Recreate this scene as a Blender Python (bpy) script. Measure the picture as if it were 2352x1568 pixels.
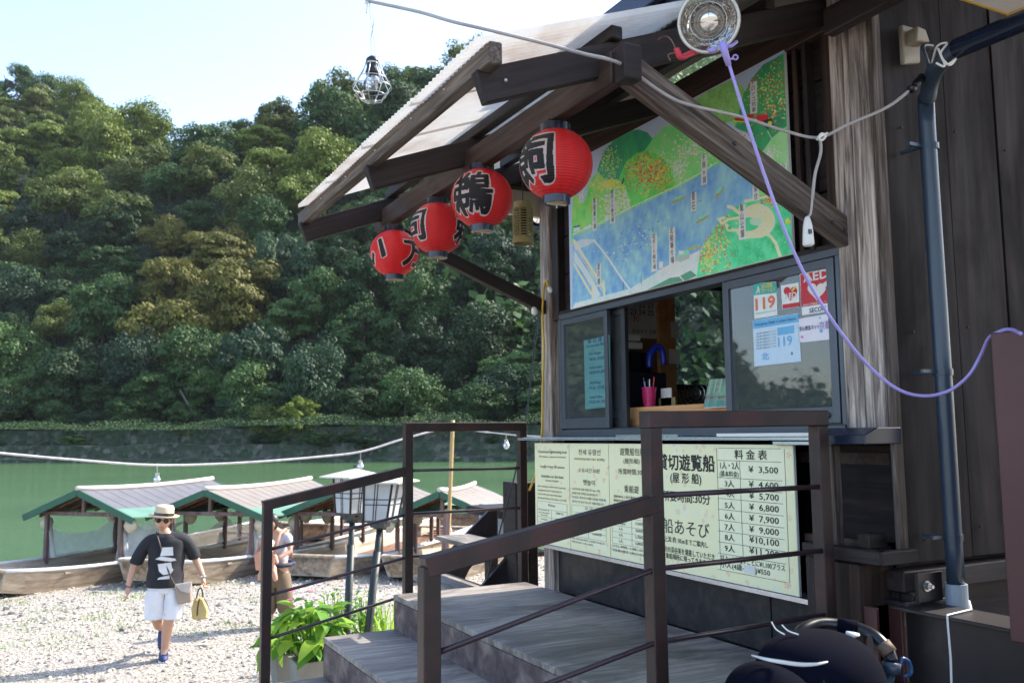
import bpy, bmesh, math, random
import numpy as np
from mathutils import Vector, Matrix
from mathutils.bvhtree import BVHTree
random.seed(7); rng = np.random.default_rng(7)
for o in list(bpy.data.objects): bpy.data.objects.remove(o)
S = bpy.context.scene
COL = S.collection

# ------------------------------------------------------------------ camera
# world: X into the kiosk, Y along its front (away from us), Z up; the eye is the origin
F = 2040.0; PITCH = .1045; ROLL = .0105; YAW = .479      # F in pixels of a 2352 px wide picture
_cp, _sp, _cr, _sr = math.cos(PITCH), math.sin(PITCH), math.cos(ROLL), math.sin(ROLL)
_h = Vector((math.sin(YAW), math.cos(YAW), 0)); _r0 = Vector((math.cos(YAW), -math.sin(YAW), 0))
FWD = _h * _cp + Vector((0, 0, _sp)); _u0 = -_h * _sp + Vector((0, 0, _cp))
RGT = _r0 * _cr - _u0 * _sr; UPV = _r0 * _sr + _u0 * _cr
def ray(px, py): return FWD * F + RGT * (px - 1176) - UPV * (py - 784)
def at(px, py, X=None, Y=None, Z=None):
    d = ray(px, py)
    t = X / d.x if X is not None else Y / d.y if Y is not None else Z / d.z
    return d * t
def proj(p):
    p = Vector(p); f = p.dot(FWD)
    return 1176 + F * p.dot(RGT) / f, 784 - F * p.dot(UPV) / f
cam_d = bpy.data.cameras.new('camera'); cam = bpy.data.objects.new('camera', cam_d); COL.objects.link(cam)
cam_d.sensor_width = 36; cam_d.lens = 36 * F / 2352; cam_d.clip_start = .05; cam_d.clip_end = 6000
cam.matrix_world = Matrix((RGT, UPV, -FWD)).transposed().to_4x4()
cam_d.dof.use_dof = True; cam_d.dof.focus_distance = 3.9; cam_d.dof.aperture_fstop = 5.6
S.camera = cam

# ------------------------------------------------------------------ light
SUN_EL = math.radians(42); SUN_AZ = math.radians(2)     # azimuth from +X towards +Y
sd = Vector((math.cos(SUN_EL) * math.cos(SUN_AZ), math.cos(SUN_EL) * math.sin(SUN_AZ), math.sin(SUN_EL)))
W = bpy.data.worlds.new('World'); S.world = W; W.use_nodes = True
wn = W.node_tree.nodes; wl = W.node_tree.links
sky = wn.new('ShaderNodeTexSky'); sky.sky_type = 'NISHITA'; sky.sun_disc = False
sky.sun_elevation = SUN_EL; sky.sun_rotation = math.radians(90) - SUN_AZ
sky.air_density = 1.0; sky.dust_density = 1.6; sky.ozone_density = 1.0
wl.new(sky.outputs[0], wn['Background'].inputs[0]); wn['Background'].inputs[1].default_value = .15
sl = bpy.data.lights.new('sun', 'SUN'); sl.energy = 3.1; sl.angle = math.radians(.55); sl.color = (1, .94, .84)
so = bpy.data.objects.new('sun', sl); COL.objects.link(so); so.rotation_euler = sd.to_track_quat('Z', 'Y').to_euler()
S.view_settings.view_transform = 'Standard'; S.view_settings.look = 'None'; S.view_settings.gamma = 1
S.view_settings.use_curve_mapping = False; S.view_settings.exposure = 1.75
S.render.engine = 'CYCLES'
S.cycles.max_bounces = 8; S.cycles.transparent_max_bounces = 12; S.cycles.caustics_reflective = False; S.cycles.caustics_refractive = False
S.cycles.use_denoising = True; S.cycles.sample_clamp_indirect = 6

# ------------------------------------------------------------------ materials
def lin(c):
    return tuple((x / 255 / 12.92 if x / 255 <= .04045 else ((x / 255 + .055) / 1.055) ** 2.4) for x in c)
class NT:
    def __init__(s, name):
        s.m = bpy.data.materials.new(name); s.m.use_nodes = True; s.t = s.m.node_tree; s.b = s.t.nodes['Principled BSDF']
    def n(s, typ, ins=None, **kw):
        nd = s.t.nodes.new('ShaderNode' + typ)
        for k, v in kw.items(): setattr(nd, k, v)
        for k, v in (ins or {}).items(): s.put(nd.inputs[k], v)
        return nd
    def put(s, inp, v):
        if isinstance(v, bpy.types.NodeSocket): s.t.links.new(v, inp)
        else: inp.default_value = v
    def ramp(s, fac, stops):
        r = s.n('ValToRGB', {0: fac}); e = r.color_ramp.elements
        while len(e) < len(stops): e.new(.5)
        for x, (p, c) in zip(e, stops):
            x.position = p; x.color = (*c, 1) if len(c) == 3 else c
        return r.outputs[0]
    def mix(s, f, a, b, mode='MIX'):
        m = s.n('Mix', data_type='RGBA', blend_type=mode); s.put(m.inputs[0], f)
        s.put(m.inputs[6], (*a[:3], 1) if isinstance(a, tuple) else a); s.put(m.inputs[7], (*b[:3], 1) if isinstance(b, tuple) else b)
        return m.outputs[2]
    def coords(s, scale=(1, 1, 1), kind='Object'):
        tc = s.n('TexCoord'); mp = s.n('Mapping', {0: tc.outputs[kind]}); mp.inputs['Scale'].default_value = scale
        return mp.outputs[0]
    def noise(s, vec, scale, detail=4, rough=.55, dist=0):
        return s.n('TexNoise', {'Vector': vec, 'Scale': scale, 'Detail': detail, 'Roughness': rough, 'Distortion': dist}).outputs[0]
    def bump(s, h, strength, dist=.002):
        s.put(s.b.inputs['Normal'], s.n('Bump', {'Height': h, 'Strength': strength, 'Distance': dist}).outputs[0])
    def sets(s, **kw):
        for k, v in kw.items(): s.put(s.b.inputs[k.replace('_', ' ')], v)
        return s.m
def mul(c, k): return tuple(x * k for x in c)
def paint(name, c, rough=.6, metal=0., var=.25, scale=8., bump=.15, spec=.5, dirt=None, dirt_amt=.35):
    n = NT(name); v = n.coords(); f = n.noise(v, scale, 5)
    col = n.ramp(f, [(.25, mul(c, 1 - var)), (.75, mul(c, 1 + var * .6))])
    if dirt is not None:
        g = n.ramp(n.noise(v, scale * .45, 6, .7), [(.5, (0, 0, 0)), (.72, (dirt_amt,) * 3)])
        col = n.mix(g, col, (*dirt, 1))
    n.bump(n.noise(v, scale * 9, 3), bump, .001)
    return n.sets(Base_Color=col, Roughness=rough, Metallic=metal, Specular_IOR_Level=spec)
def wood(name, dark, mid, light, axis=0, fine=46, wear=.5, rough=.62, bump=.5, spec=.35, big=1.6):
    """Planed or weathered timber; grain runs along the given object axis."""
    n = NT(name); sc = [1., 1., 1.]; sc[axis] = .045
    oi = n.n('ObjectInfo'); tc = n.n('TexCoord')
    add = n.n('VectorMath', {0: tc.outputs['Object']}, operation='ADD')
    sh = n.n('CombineXYZ', {0: oi.outputs['Random'], 1: oi.outputs['Random'], 2: oi.outputs['Random']})
    sh2 = n.n('VectorMath', {0: sh.outputs[0]}, operation='SCALE'); sh2.inputs['Scale'].default_value = 7.3
    n.t.links.new(sh2.outputs[0], add.inputs[1])
    mp = n.n('Mapping', {0: add.outputs[0]}); mp.inputs['Scale'].default_value = sc
    g = n.noise(mp.outputs[0], fine, 5, .6, .6)
    sc2 = [1., 1., 1.]; sc2[axis] = .28
    mp2 = n.n('Mapping', {0: add.outputs[0]}); mp2.inputs['Scale'].default_value = sc2
    blot = n.noise(mp2.outputs[0], big * 3, 6, .68, .5)
    base = n.ramp(g, [(.28, dark), (.5, mid), (.74, light)])
    w = n.ramp(blot, [(.62 - .3 * wear, (0, 0, 0)), (.78 - .2 * wear, (1, 1, 1))])
    shade = n.mix(w, base, n.mix(.62, base, (*dark, 1)))
    n.bump(g, bump, .0025)
    return n.sets(Base_Color=shade, Roughness=n.ramp(blot, [(.3, (rough - .12,) * 3), (.7, (min(1, rough + .15),) * 3)]), Specular_IOR_Level=spec)
def leafmat(name, a, b, c, back=.25):
    n = NT(name); oi = n.n('ObjectInfo'); geo = n.n('NewGeometry')
    f = n.noise(n.coords((1, 1, 1)), .55, 4, .7)
    rnd = n.n('Math', {0: f, 1: oi.outputs['Random']}, operation='ADD')
    rr = n.n('Math', {0: rnd.outputs[0], 1: .5}, operation='MULTIPLY')
    col = n.ramp(rr.outputs[0], [(.18, a), (.5, b), (.8, c)])
    col = n.mix(n.ramp(geo.outputs['Random Per Island'], [(0, (0, 0, 0)), (1, (.5, .5, .5))]), col, (*mul(b, 1.35), 1))
    n.sets(Base_Color=col, Roughness=.62, Specular_IOR_Level=.3)
    tr = n.n('BsdfTranslucent', {0: col}); mx = n.n('MixShader', {0: back, 1: n.b.outputs[0], 2: tr.outputs[0]})
    n.t.links.new(mx.outputs[0], n.t.nodes['Material Output'].inputs[0]); return n.m
def vcol(name, rough=.5, spec=.4, bump=0, back=0.):
    n = NT(name); a = n.n('Attribute', attribute_name='Col')
    n.sets(Base_Color=a.outputs[0], Roughness=rough, Specular_IOR_Level=spec)
    if bump: n.bump(n.noise(n.coords(), 90, 3), bump, .001)
    if back:
        tr = n.n('BsdfTranslucent', {0: a.outputs[0]}); mx = n.n('MixShader', {0: back, 1: n.b.outputs[0], 2: tr.outputs[0]})
        n.t.links.new(mx.outputs[0], n.t.nodes['Material Output'].inputs[0])
    return n.m
def sheet(name, c, trans, back=.5, rough=.4):
    """thin translucent sheet: part see-through, part glowing when lit from behind"""
    n = NT(name); f = n.noise(n.coords(), 7, 4)
    col = n.ramp(f, [(.3, mul(c, .85)), (.7, c)])
    n.sets(Base_Color=col, Roughness=rough)
    tr = n.n('BsdfTranslucent', {0: col}); mx = n.n('MixShader', {0: back, 1: n.b.outputs[0], 2: tr.outputs[0]})
    tp = n.n('BsdfTransparent', {0: (*[min(1, x + .1) for x in c], 1)}); m2 = n.n('MixShader', {0: trans, 1: mx.outputs[0], 2: tp.outputs[0]})
    n.t.links.new(m2.outputs[0], n.t.nodes['Material Output'].inputs[0]); return n.m
def glassmat(name, tint, refl_rough=.02, haze=.0):
    n = NT(name); fr = n.n('Fresnel', {0: 1.5}); gl = n.n('BsdfGlossy', {0: (1, 1, 1, 1), 1: refl_rough})
    tp = n.n('BsdfTransparent', {0: (*tint, 1)})
    df = n.n('BsdfDiffuse', {0: (.5, .55, .6, 1)}); m0 = n.n('MixShader', {0: haze, 1: tp.outputs[0], 2: df.outputs[0]})
    k = n.n('Math', {0: fr.outputs[0], 1: 1.7}, operation='MULTIPLY', use_clamp=True)
    mx = n.n('MixShader', {0: k.outputs[0], 1: m0.outputs[0], 2: gl.outputs[0]})
    n.t.links.new(mx.outputs[0], n.t.nodes['Material Output'].inputs[0]); return n.m

M = {}
DK, MD, LT = (.012, .0085, .0085), (.026, .018, .018), (.046, .033, .03)
for ax in (0, 1, 2):
    M['wood%d' % ax] = wood('dark_stained_wood_%d' % ax, DK, MD, LT, ax)
    M['grey%d' % ax] = wood('weathered_grey_wood_%d' % ax, (.025, .019, .017), (.1, .078, .066), (.26, .215, .185), ax, fine=60, wear=.25, bump=1., spec=.2, big=1.2)
    M['brown%d' % ax] = wood('brown_wood_%d' % ax, (.016, .009, .007), (.045, .025, .019), (.085, .05, .037), ax)
M['bleach'] = wood('sun_bleached_post', (.03, .02, .018), (.36, .29, .25), (.8, .7, .62), 0, fine=70, wear=.5, bump=1., spec=.2, big=1.5)
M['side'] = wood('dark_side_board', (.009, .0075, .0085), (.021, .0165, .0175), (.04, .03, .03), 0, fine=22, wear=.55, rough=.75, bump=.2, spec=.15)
tn = NT('worn_tread_plywood'); tv = tn.coords((1, .22, 1)); tv2 = tn.coords((1, .5, 1))
tw = tn.n('TexWave', {'Vector': tv, 'Scale': 5., 'Distortion': 14., 'Detail': 5., 'Detail Scale': 1.6}).outputs[0]
tb = tn.noise(tv2, 2.2, 6, .68, .6); tf = tn.noise(tn.coords((1, .06, 1)), 60, 4, .6)
tc_ = tn.ramp(tb, [(.36, (.03, .025, .022)), (.46, (.18, .155, .135)), (.56, (.42, .37, .325))])
tc_ = tn.mix(tn.ramp(tw, [(.35, (.75, .75, .75)), (.6, (0, 0, 0))]), tc_, tn.mix(.5, tc_, (.05, .045, .05, 1)))
tc_ = tn.mix(.35, tc_, tn.ramp(tf, [(.3, (.06, .052, .048)), (.7, (.32, .285, .255))]))
tn.bump(tn.n('Math', {0: tw, 1: tf}, operation='ADD').outputs[0], .25, .002); M['tread'] = tn.sets(Base_Color=tc_, Roughness=.55, Specular_IOR_Level=.4)
M['riser'] = wood('stained_riser_plywood', (.045, .032, .036), (.12, .09, .09), (.28, .22, .2), 1, fine=9, wear=.5, bump=.3, big=1.8)
M['ply'] = wood('dark_plywood', (.01, .009, .012), (.022, .02, .024), (.05, .038, .034), 1, fine=14, wear=.4, rough=.45)
M['rail'] = paint('brown_railing_paint', (.03, .018, .0175), .42, .0, .35, 9, .3, .4, (.14, .035, .035), .4)
M['rod'] = paint('brown_rod_paint', (.05, .028, .036), .3, .2, .2, 20, .1)
M['alu'] = paint('grey_window_aluminium', (.09, .1, .125), .35, .5, .1, 5, .05)
M['aluD'] = paint('dark_window_aluminium', (.03, .032, .04), .4, .3, .1, 5, .05)
M['silver'] = paint('silver_rail', (.6, .63, .7), .25, .9, .1, 5, .05)
M['white'] = paint('white_plastic', (.78, .78, .76), .45, 0, .06, 10, .05)
M['black'] = paint('black_plastic', (.012, .013, .018), .3, 0, .2, 10, .05)
M['navy'] = paint('navy_black_lacquer', (.015, .022, .05), .25, 0, .2, 10, .05)
M['cable'] = paint('grey_white_cable', (.42, .4, .4), .5, 0, .2, 10, .1)
M['purple'] = paint('lilac_plastic', (.36, .3, .68), .35, 0, .1, 6, .05)
M['redpl'] = paint('red_plastic', (.55, .03, .06), .35, 0, .1, 6, .05)
M['pipe'] = paint('dark_blue_grey_pipe', (.035, .055, .085), .32, 0, .15, 4, .1)
M['greypl'] = paint('grey_pvc', (.32, .38, .45), .4, 0, .1, 8, .05)
M['steel'] = paint('painted_steel_beam', (.03, .024, .027), .38, .2, .4, 5, .3, .5, (.14, .12, .12), .4)
M['maroon'] = paint('maroon_sheet_metal', (.09, .035, .033), .5, .1, .15, 3, .1)
M['wire'] = paint('galvanised_wire', (.55, .55, .53), .3, .9, .1, 10, .05)
cn = NT('mirror_reflector'); cn.bump(cn.noise(cn.coords(), 34, 2, .5, 1.), 1., .006)
M['chrome'] = cn.sets(Base_Color=(.95, .95, .93, 1), Metallic=1., Roughness=.08)
M['enamel'] = paint('chipped_white_enamel', (.72, .7, .64), .3, 0, .08, 14, .05, .5, (.2, .12, .06), .5)
M['glass'] = glassmat('window_glass', (.8, .88, .92), .02, .10)
M['bulb'] = glassmat('clear_bulb_glass', (.95, .95, .95))
M['khaki'] = paint('khaki_plastic', (.3, .24, .1), .45, 0, .1, 9, .1)
M['concrete'] = paint('pale_concrete', (.3, .28, .25), .85, 0, .2, 5, .3)
M['cream'] = paint('cream_board', (.55, .48, .36), .6, 0, .08, 4, .1)
M['yellowcable'] = paint('yellow_cable', (.62, .4, .05), .45, 0, .1, 10, .05)
M['terracotta'] = paint('terracotta', (.36, .2, .13), .8, 0, .2, 8, .3)
M['paper'] = paint('white_paper', (.7, .7, .68), .7, 0, .05, 10, .02)
M['ink'] = paint('black_ink', (.012, .012, .014), .5, 0, .1, 10, 0)
M['orangewood'] = wood('varnished_pine', (.42, .2, .08), (.55, .28, .12), (.65, .36, .17), 1, fine=20, wear=.1, rough=.35, bump=.1)

# ------------------------------------------------------------------ mesh helpers
class MB:
    def __init__(s): s.v = []; s.f = []; s.mi = []
    def add(s, vs, fs, mi=0):
        b = len(s.v); s.v.extend([tuple(x) for x in vs]); s.f.extend([tuple(b + i for i in f) for f in fs]); s.mi.extend([mi] * len(fs)); return s
    def box(s, c, d, R=None, mi=0):
        c = Vector(c); vs = []
        for z in (-.5, .5):
            for y in (-.5, .5):
                for x in (-.5, .5):
                    p = Vector((x * d[0], y * d[1], z * d[2]))
                    if R is not None: p = R @ p
                    vs.append(c + p)
        return s.add(vs, [(0, 2, 3, 1), (4, 5, 7, 6), (0, 1, 5, 4), (2, 6, 7, 3), (0, 4, 6, 2), (1, 3, 7, 5)], mi)
    def span(s, a, b, mi=0):
        a = Vector(a); b = Vector(b)
        return s.box((a + b) / 2, [abs(x) for x in (b - a)], None, mi)
    def beam(s, p, q, w, h, up=(0, 0, 1), mi=0):
        p = Vector(p); q = Vector(q); x = (q - p).normalized(); y = Vector(up).cross(x).normalized(); z = x.cross(y)
        R = Matrix((x, y, z)).transposed()
        return s.box((p + q) / 2, ((q - p).length, w, h), R, mi)
    def tube(s, pts, r, n=8, mi=0, close=True):
        pts = [Vector(p) for p in pts]; rs = r if isinstance(r, (list, tuple)) else [r] * len(pts)
        b = []; prev = None
        for i, p in enumerate(pts):
            t = (pts[min(i + 1, len(pts) - 1)] - pts[max(i - 1, 0)]).normalized()
            if prev is None: a = t.orthogonal().normalized()
            else: a = (prev - t * prev.dot(t)).normalized()
            prev = a; c = t.cross(a)
            b += [p + (a * math.cos(2 * math.pi * k / n) + c * math.sin(2 * math.pi * k / n)) * rs[i] for k in range(n)]
        fs = [(i * n + k, i * n + (k + 1) % n, (i + 1) * n + (k + 1) % n, (i + 1) * n + k) for i in range(len(pts) - 1) for k in range(n)]
        if close: fs += [tuple(range(n))[::-1], tuple((len(pts) - 1) * n + k for k in range(n))]
        return s.add(b, fs, mi)
    def lathe(s, c, prof, n=24, axis=(0, 0, 1), mi=0, cap=True):
        c = Vector(c); z = Vector(axis).normalized(); x = z.orthogonal().normalized(); y = z.cross(x)
        vs = [c + z * h + (x * math.cos(2 * math.pi * k / n) + y * math.sin(2 * math.pi * k / n)) * r for r, h in prof for k in range(n)]
        fs = [(i * n + k, i * n + (k + 1) % n, (i + 1) * n + (k + 1) % n, (i + 1) * n + k) for i in range(len(prof) - 1) for k in range(n)]
        if cap: fs += [tuple(range(n))[::-1], tuple((len(prof) - 1) * n + k for k in range(n))]
        return s.add(vs, fs, mi)
    def poly(s, pts, mi=0): return s.add(pts, [tuple(range(len(pts)))], mi)
    def prism(s, pts, d, mi=0):
        n = len(pts); d = Vector(d); a = [Vector(p) for p in pts]; vs = a + [p + d for p in a]
        return s.add(vs, [tuple(range(n))[::-1], tuple(range(n, 2 * n))] + [(i, (i + 1) % n, n + (i + 1) % n, n + i) for i in range(n)], mi)
    def mesh(s, name, mats, off=Vector((0, 0, 0)), smooth=False, bevel=0., bseg=1, fix=True):
        me = bpy.data.meshes.new(name); me.from_pydata([tuple(Vector(v) - off) for v in s.v], [], s.f)
        for m in (mats if isinstance(mats, (list, tuple)) else [mats]): me.materials.append(m)
        me.polygons.foreach_set('material_index', s.mi)
        if bevel or fix:
            bm = bmesh.new(); bm.from_mesh(me)
            if fix: bmesh.ops.recalc_face_normals(bm, faces=bm.faces)
            if bevel:
                es = [e for e in bm.edges if len(e.link_faces) == 2 and e.calc_face_angle(0) > .6]
                bmesh.ops.bevel(bm, geom=es, offset=bevel, segments=bseg, affect='EDGES', clamp_overlap=True)
            bm.to_mesh(me); bm.free()
        me.polygons.foreach_set('use_smooth', [smooth] * len(me.polygons))
        me.update(); return me
def loc_of(p): return Vector(p.matrix_world.translation) if p is not None else Vector((0, 0, 0))
def put(name, me, parent=None, **props):
    o = bpy.data.objects.new(name, me); COL.objects.link(o)
    if parent is not None: o.parent = parent
    for k, v in props.items(): o[k] = v
    return o
WL = {}   # world locations of the unrotated parents
def part(name, mb, mats, parent=None, smooth=False, bevel=0., local=False, **props):
    off = Vector((0, 0, 0)) if local or parent is None else WL.get(parent.name, Vector((0, 0, 0)))
    o = put(name, mb.mesh(name, mats, off, smooth, bevel), parent, **props)
    if parent is not None and not local: WL[o.name] = off
    return o
def thing(name, label, cat, loc=(0, 0, 0), group=None, rz=0):
    o = bpy.data.objects.new(name, None); COL.objects.link(o); o.location = loc; o.rotation_euler = (0, 0, rz)
    o['label'] = label; o['category'] = cat
    if group: o['group'] = group
    WL[o.name] = Vector(loc); return o
def single(name, mb, mats, label, cat, loc=None, group=None, smooth=False, bevel=0.):
    """a thing that is one mesh; origin at loc"""
    vs = [Vector(v) for v in mb.v]
    if loc is None:
        loc = Vector((sum(v.x for v in vs) / len(vs), sum(v.y for v in vs) / len(vs), min(v.z for v in vs)))
    o = put(name, mb.mesh(name, mats, Vector(loc), smooth, bevel)); o.location = loc
    o['label'] = label; o['category'] = cat
    if group: o['group'] = group
    WL[o.name] = Vector(loc); return o
def timber(name, p, q, w, h, mat, parent, up=(0, 0, 1), bevel=.004, **props):
    """a length of timber, its own object, grain along its local X"""
    p = Vector(p); q = Vector(q); x = (q - p).normalized(); y = Vector(up).cross(x).normalized(); z = x.cross(y)
    L = (q - p).length
    m = MB().box((L / 2, 0, 0), (L, w, h)); me = m.mesh(name, mat, bevel=bevel)
    o = put(name, me, parent, **props)
    base = WL.get(parent.name, Vector((0, 0, 0))) if parent is not None else Vector((0, 0, 0))
    o.matrix_local = Matrix.Translation(p - base) @ Matrix((x, y, z)).transposed().to_4x4()
    WL[o.name] = None
    return o
def tag(o, label, cat, group=None):
    o['label'] = label; o['category'] = cat
    if group: o['group'] = group
    return o
def smoothpts(ps, k=6):
    """Catmull-Rom through the points"""
    ps = [Vector(p) for p in ps]; out = []
    for i in range(len(ps) - 1):
        a, b, c, d = ps[max(i - 1, 0)], ps[i], ps[i + 1], ps[min(i + 2, len(ps) - 1)]
        for j in range(k):
            t = j / k
            out.append(.5 * ((2 * b) + (c - a) * t + (2 * a - 5 * b + 4 * c - d) * t * t + (3 * b - a - 3 * c + d) * t ** 3))
    out.append(ps[-1]); return out
def grid_sheet(name, P3, rgb, mat, parent=None, smooth=True, **props):
    """P3: (nv, nu, 3) points, rgb: (nv, nu, 3) linear colour, as one mesh with a colour attribute"""
    nv, nu, _ = P3.shape; me = bpy.data.meshes.new(name)
    off = np.array(WL.get(parent.name, Vector((0, 0, 0)))) if parent is not None else np.zeros(3)
    idx = np.arange(nv * nu).reshape(nv, nu)
    q = np.stack([idx[:-1, :-1], idx[:-1, 1:], idx[1:, 1:], idx[1:, :-1]], -1).reshape(-1, 4)
    me.vertices.add(nv * nu); me.vertices.foreach_set('co', (P3 - off).reshape(-1).astype(np.float32))
    me.loops.add(q.size); me.loops.foreach_set('vertex_index', q.reshape(-1).astype(np.int32))
    me.polygons.add(len(q)); me.polygons.foreach_set('loop_start', np.arange(0, q.size, 4, dtype=np.int32))
    me.polygons.foreach_set('use_smooth', np.full(len(q), smooth))
    me.update(calc_edges=True)
    a = me.color_attributes.new('Col', 'FLOAT_COLOR', 'POINT')
    c = np.ones((nv * nu, 4), np.float32); c[:, :3] = rgb.reshape(-1, 3); a.data.foreach_set('color', c.reshape(-1))
    me.materials.append(mat)
    return put(name, me, parent, **props)
def npmesh(name, V, Fq, mat, smooth=False):
    me = bpy.data.meshes.new(name); k = Fq.shape[1]
    me.vertices.add(len(V)); me.vertices.foreach_set('co', V.reshape(-1).astype(np.float32))
    me.loops.add(Fq.size); me.loops.foreach_set('vertex_index', Fq.reshape(-1).astype(np.int32))
    me.polygons.add(len(Fq)); me.polygons.foreach_set('loop_start', np.arange(0, Fq.size, k, dtype=np.int32))
    me.polygons.foreach_set('use_smooth', np.full(len(Fq), smooth))
    me.update(calc_edges=True); me.materials.append(mat); return me
_dg = lambda: bpy.context.evaluated_depsgraph_get()
def text_mesh(txt, offset=0., size=1.):
    c = bpy.data.curves.new('t', 'FONT'); c.body = txt; c.size = size; c.offset = offset; c.align_x = 'CENTER'; c.align_y = 'CENTER'
    o = bpy.data.objects.new('t', c); COL.objects.link(o); bpy.context.view_layer.update()
    me = bpy.data.meshes.new_from_object(o.evaluated_get(_dg())); bpy.data.objects.remove(o); bpy.data.curves.remove(c)
    return me
def text_bvh(txt, offset=0.):
    me = text_mesh(txt, offset); vs = [v.co.copy() for v in me.vertices]
    xs = [v.x for v in vs]; ys = [v.y for v in vs]
    t = BVHTree.FromPolygons([(v.x, v.y, 0) for v in vs], [tuple(p.vertices) for p in me.polygons])
    return t, (min(xs) + max(xs)) / 2, (min(ys) + max(ys)) / 2, max(xs) - min(xs), max(ys) - min(ys)
TEXTS = []
def text(txt, a, b, hpx, parent, plane, mat=None, bold=0., name='lettering', lift=.002, vert=False, fit=True):
    """flat lettering on a plane facing -X between the picture points a and b of its baseline"""
    X = plane - lift
    A = at(*a, X=X); B = at(*b, X=X); hz = abs(at(a[0], a[1] - hpx, X=X).z - A.z)
    c = bpy.data.curves.new(name, 'FONT'); c.body = txt; c.size = hz / .75; c.resolution_u = 2
    o = bpy.data.objects.new(name, c); COL.objects.link(o); o.parent = parent
    x = Vector((0, -1, 0)); y = Vector((0, 0, 1)); z = x.cross(y)
    o.matrix_local = Matrix.Translation(A - WL.get(parent.name, Vector((0, 0, 0)))) @ Matrix((x, y, z)).transposed().to_4x4()
    c.materials.append(mat or M['ink'])
    TEXTS.append((o, abs(A.y - B.y), bold * hz)); return o
def fit_texts():
    """turn every lettering curve into a mesh, squeezed to its measured width; bold strokes by shifted copies"""
    bpy.context.view_layer.update(); dg = _dg(); info = {o.name: (w, b) for o, w, b in TEXTS}
    for o in [o for o in COL.objects if o.type == 'FONT']:
        me = bpy.data.meshes.new_from_object(o.evaluated_get(dg)); w, b = info.get(o.name, (None, 0))
        n = len(me.vertices); co = np.zeros(n * 3); me.vertices.foreach_get('co', co); co = co.reshape(-1, 3)
        if n and w:
            co[:, 0] -= co[:, 0].min(); co[:, 0] *= w / max(1e-6, co[:, 0].max()); me.vertices.foreach_set('co', co.reshape(-1))
        if n and b:
            bm = bmesh.new(); bm.from_mesh(me); g = list(bm.verts) + list(bm.edges) + list(bm.faces)
            for k, (dx, dy) in enumerate(((b, 0), (-b, 0), (0, b), (0, -b))):
                r = bmesh.ops.duplicate(bm, geom=g)['geom']
                bmesh.ops.translate(bm, verts=[v for v in r if isinstance(v, bmesh.types.BMVert)], vec=(dx, dy, .00008 * (k + 1)))
            bm.to_mesh(me); bm.free()
        nm = o.name; q = bpy.data.objects.new('lettering', me); COL.objects.link(q); q.parent = o.parent; q.matrix_local = o.matrix_local.copy()
        bpy.data.objects.remove(o)
    TEXTS.clear()
HAZE = .00008

# ================================================================== THE SETTING
WATER_Z = -2.62
def fbm(x, y, seed=0, oct=4):
    r = np.random.default_rng(seed); out = 0; a = 1.
    for k in range(oct):
        for _ in range(4):
            th = r.uniform(0, 6.28); ph = r.uniform(0, 6.28); out = out + a * np.sin((x * math.cos(th) + y * math.sin(th)) * (1.9 ** k) + ph) / 3
        a *= .5
    return out
# far shore line and hill
def shoreY(x): return np.where(x < -5, 120 - (x + 5) * .25, np.where(x > 70, 54.4 - (x - 70) * .2, 115.6 - .875 * x))
def shore_dist(x, y): return (y - shoreY(x)) * .78
SKY_PX = [(-60, 120), (0, 148), (100, 170), (200, 200), (300, 262), (380, 285), (440, 318), (478, 326), (505, 300), (560, 268), (640, 262), (720, 268), (790, 235), (850, 205), (920, 165), (1030, 150), (1110, 120), (1250, 70), (1500, 40)]
_az = []; _te = []
for px, py in SKY_PX:
    d = ray(px, py); _az.append(math.atan2(d.x, d.y)); _te.append(d.z / math.hypot(d.x, d.y) - .032)
_az = [-1.3, -.74, -.62, -.3] + _az + [1.2]; _te = [.02, .03, .22, .36] + _te + [.42]
def hill_h(x, y):
    s = shore_dist(x, y); r = np.hypot(x, y); te = np.interp(np.arctan2(x, y), _az, _te)
    base = np.clip(s - 9, 0, None) * .8 + 1.1 + fbm(x * .05, y * .05, 3, 3) * np.clip(s * .04, 0, 2.2)
    top = te * r
    h = np.where(base < top, base, top - (base - top) * .6)
    return np.where(s < 8, 1.1 + fbm(x * .2, y * .2, 5, 2) * .15, h)
# terrain sheet beyond the river
nu, nv = 190, 110
U, V_ = np.meshgrid(np.concatenate([np.linspace(-700, -130, 30), np.linspace(-120, 260, nu - 30)]), np.linspace(0, 1, nv))
SD = 3.9 + 330 * V_ ** 1.7
Yt = shoreY(U) + SD / .78
Zt = hill_h(U, Yt)
mt = NT('forest_floor'); v_ = mt.coords(); c_ = mt.ramp(mt.noise(v_, .35, 6, .7), [(.3, (.004, .008, .004)), (.6, (.009, .018, .007)), (.8, (.018, .022, .01))])
mt.sets(Base_Color=c_, Roughness=1.)
hill = put('hill', npmesh('hill', np.stack([U, Yt, Zt], -1).reshape(-1, 3),
    (lambda i: np.stack([i[:-1, :-1], i[:-1, 1:], i[1:, 1:], i[1:, :-1]], -1).reshape(-1, 4))(np.arange(nv * nu).reshape(nv, nu)), mt.m, True))
hill['kind'] = 'structure'
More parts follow.
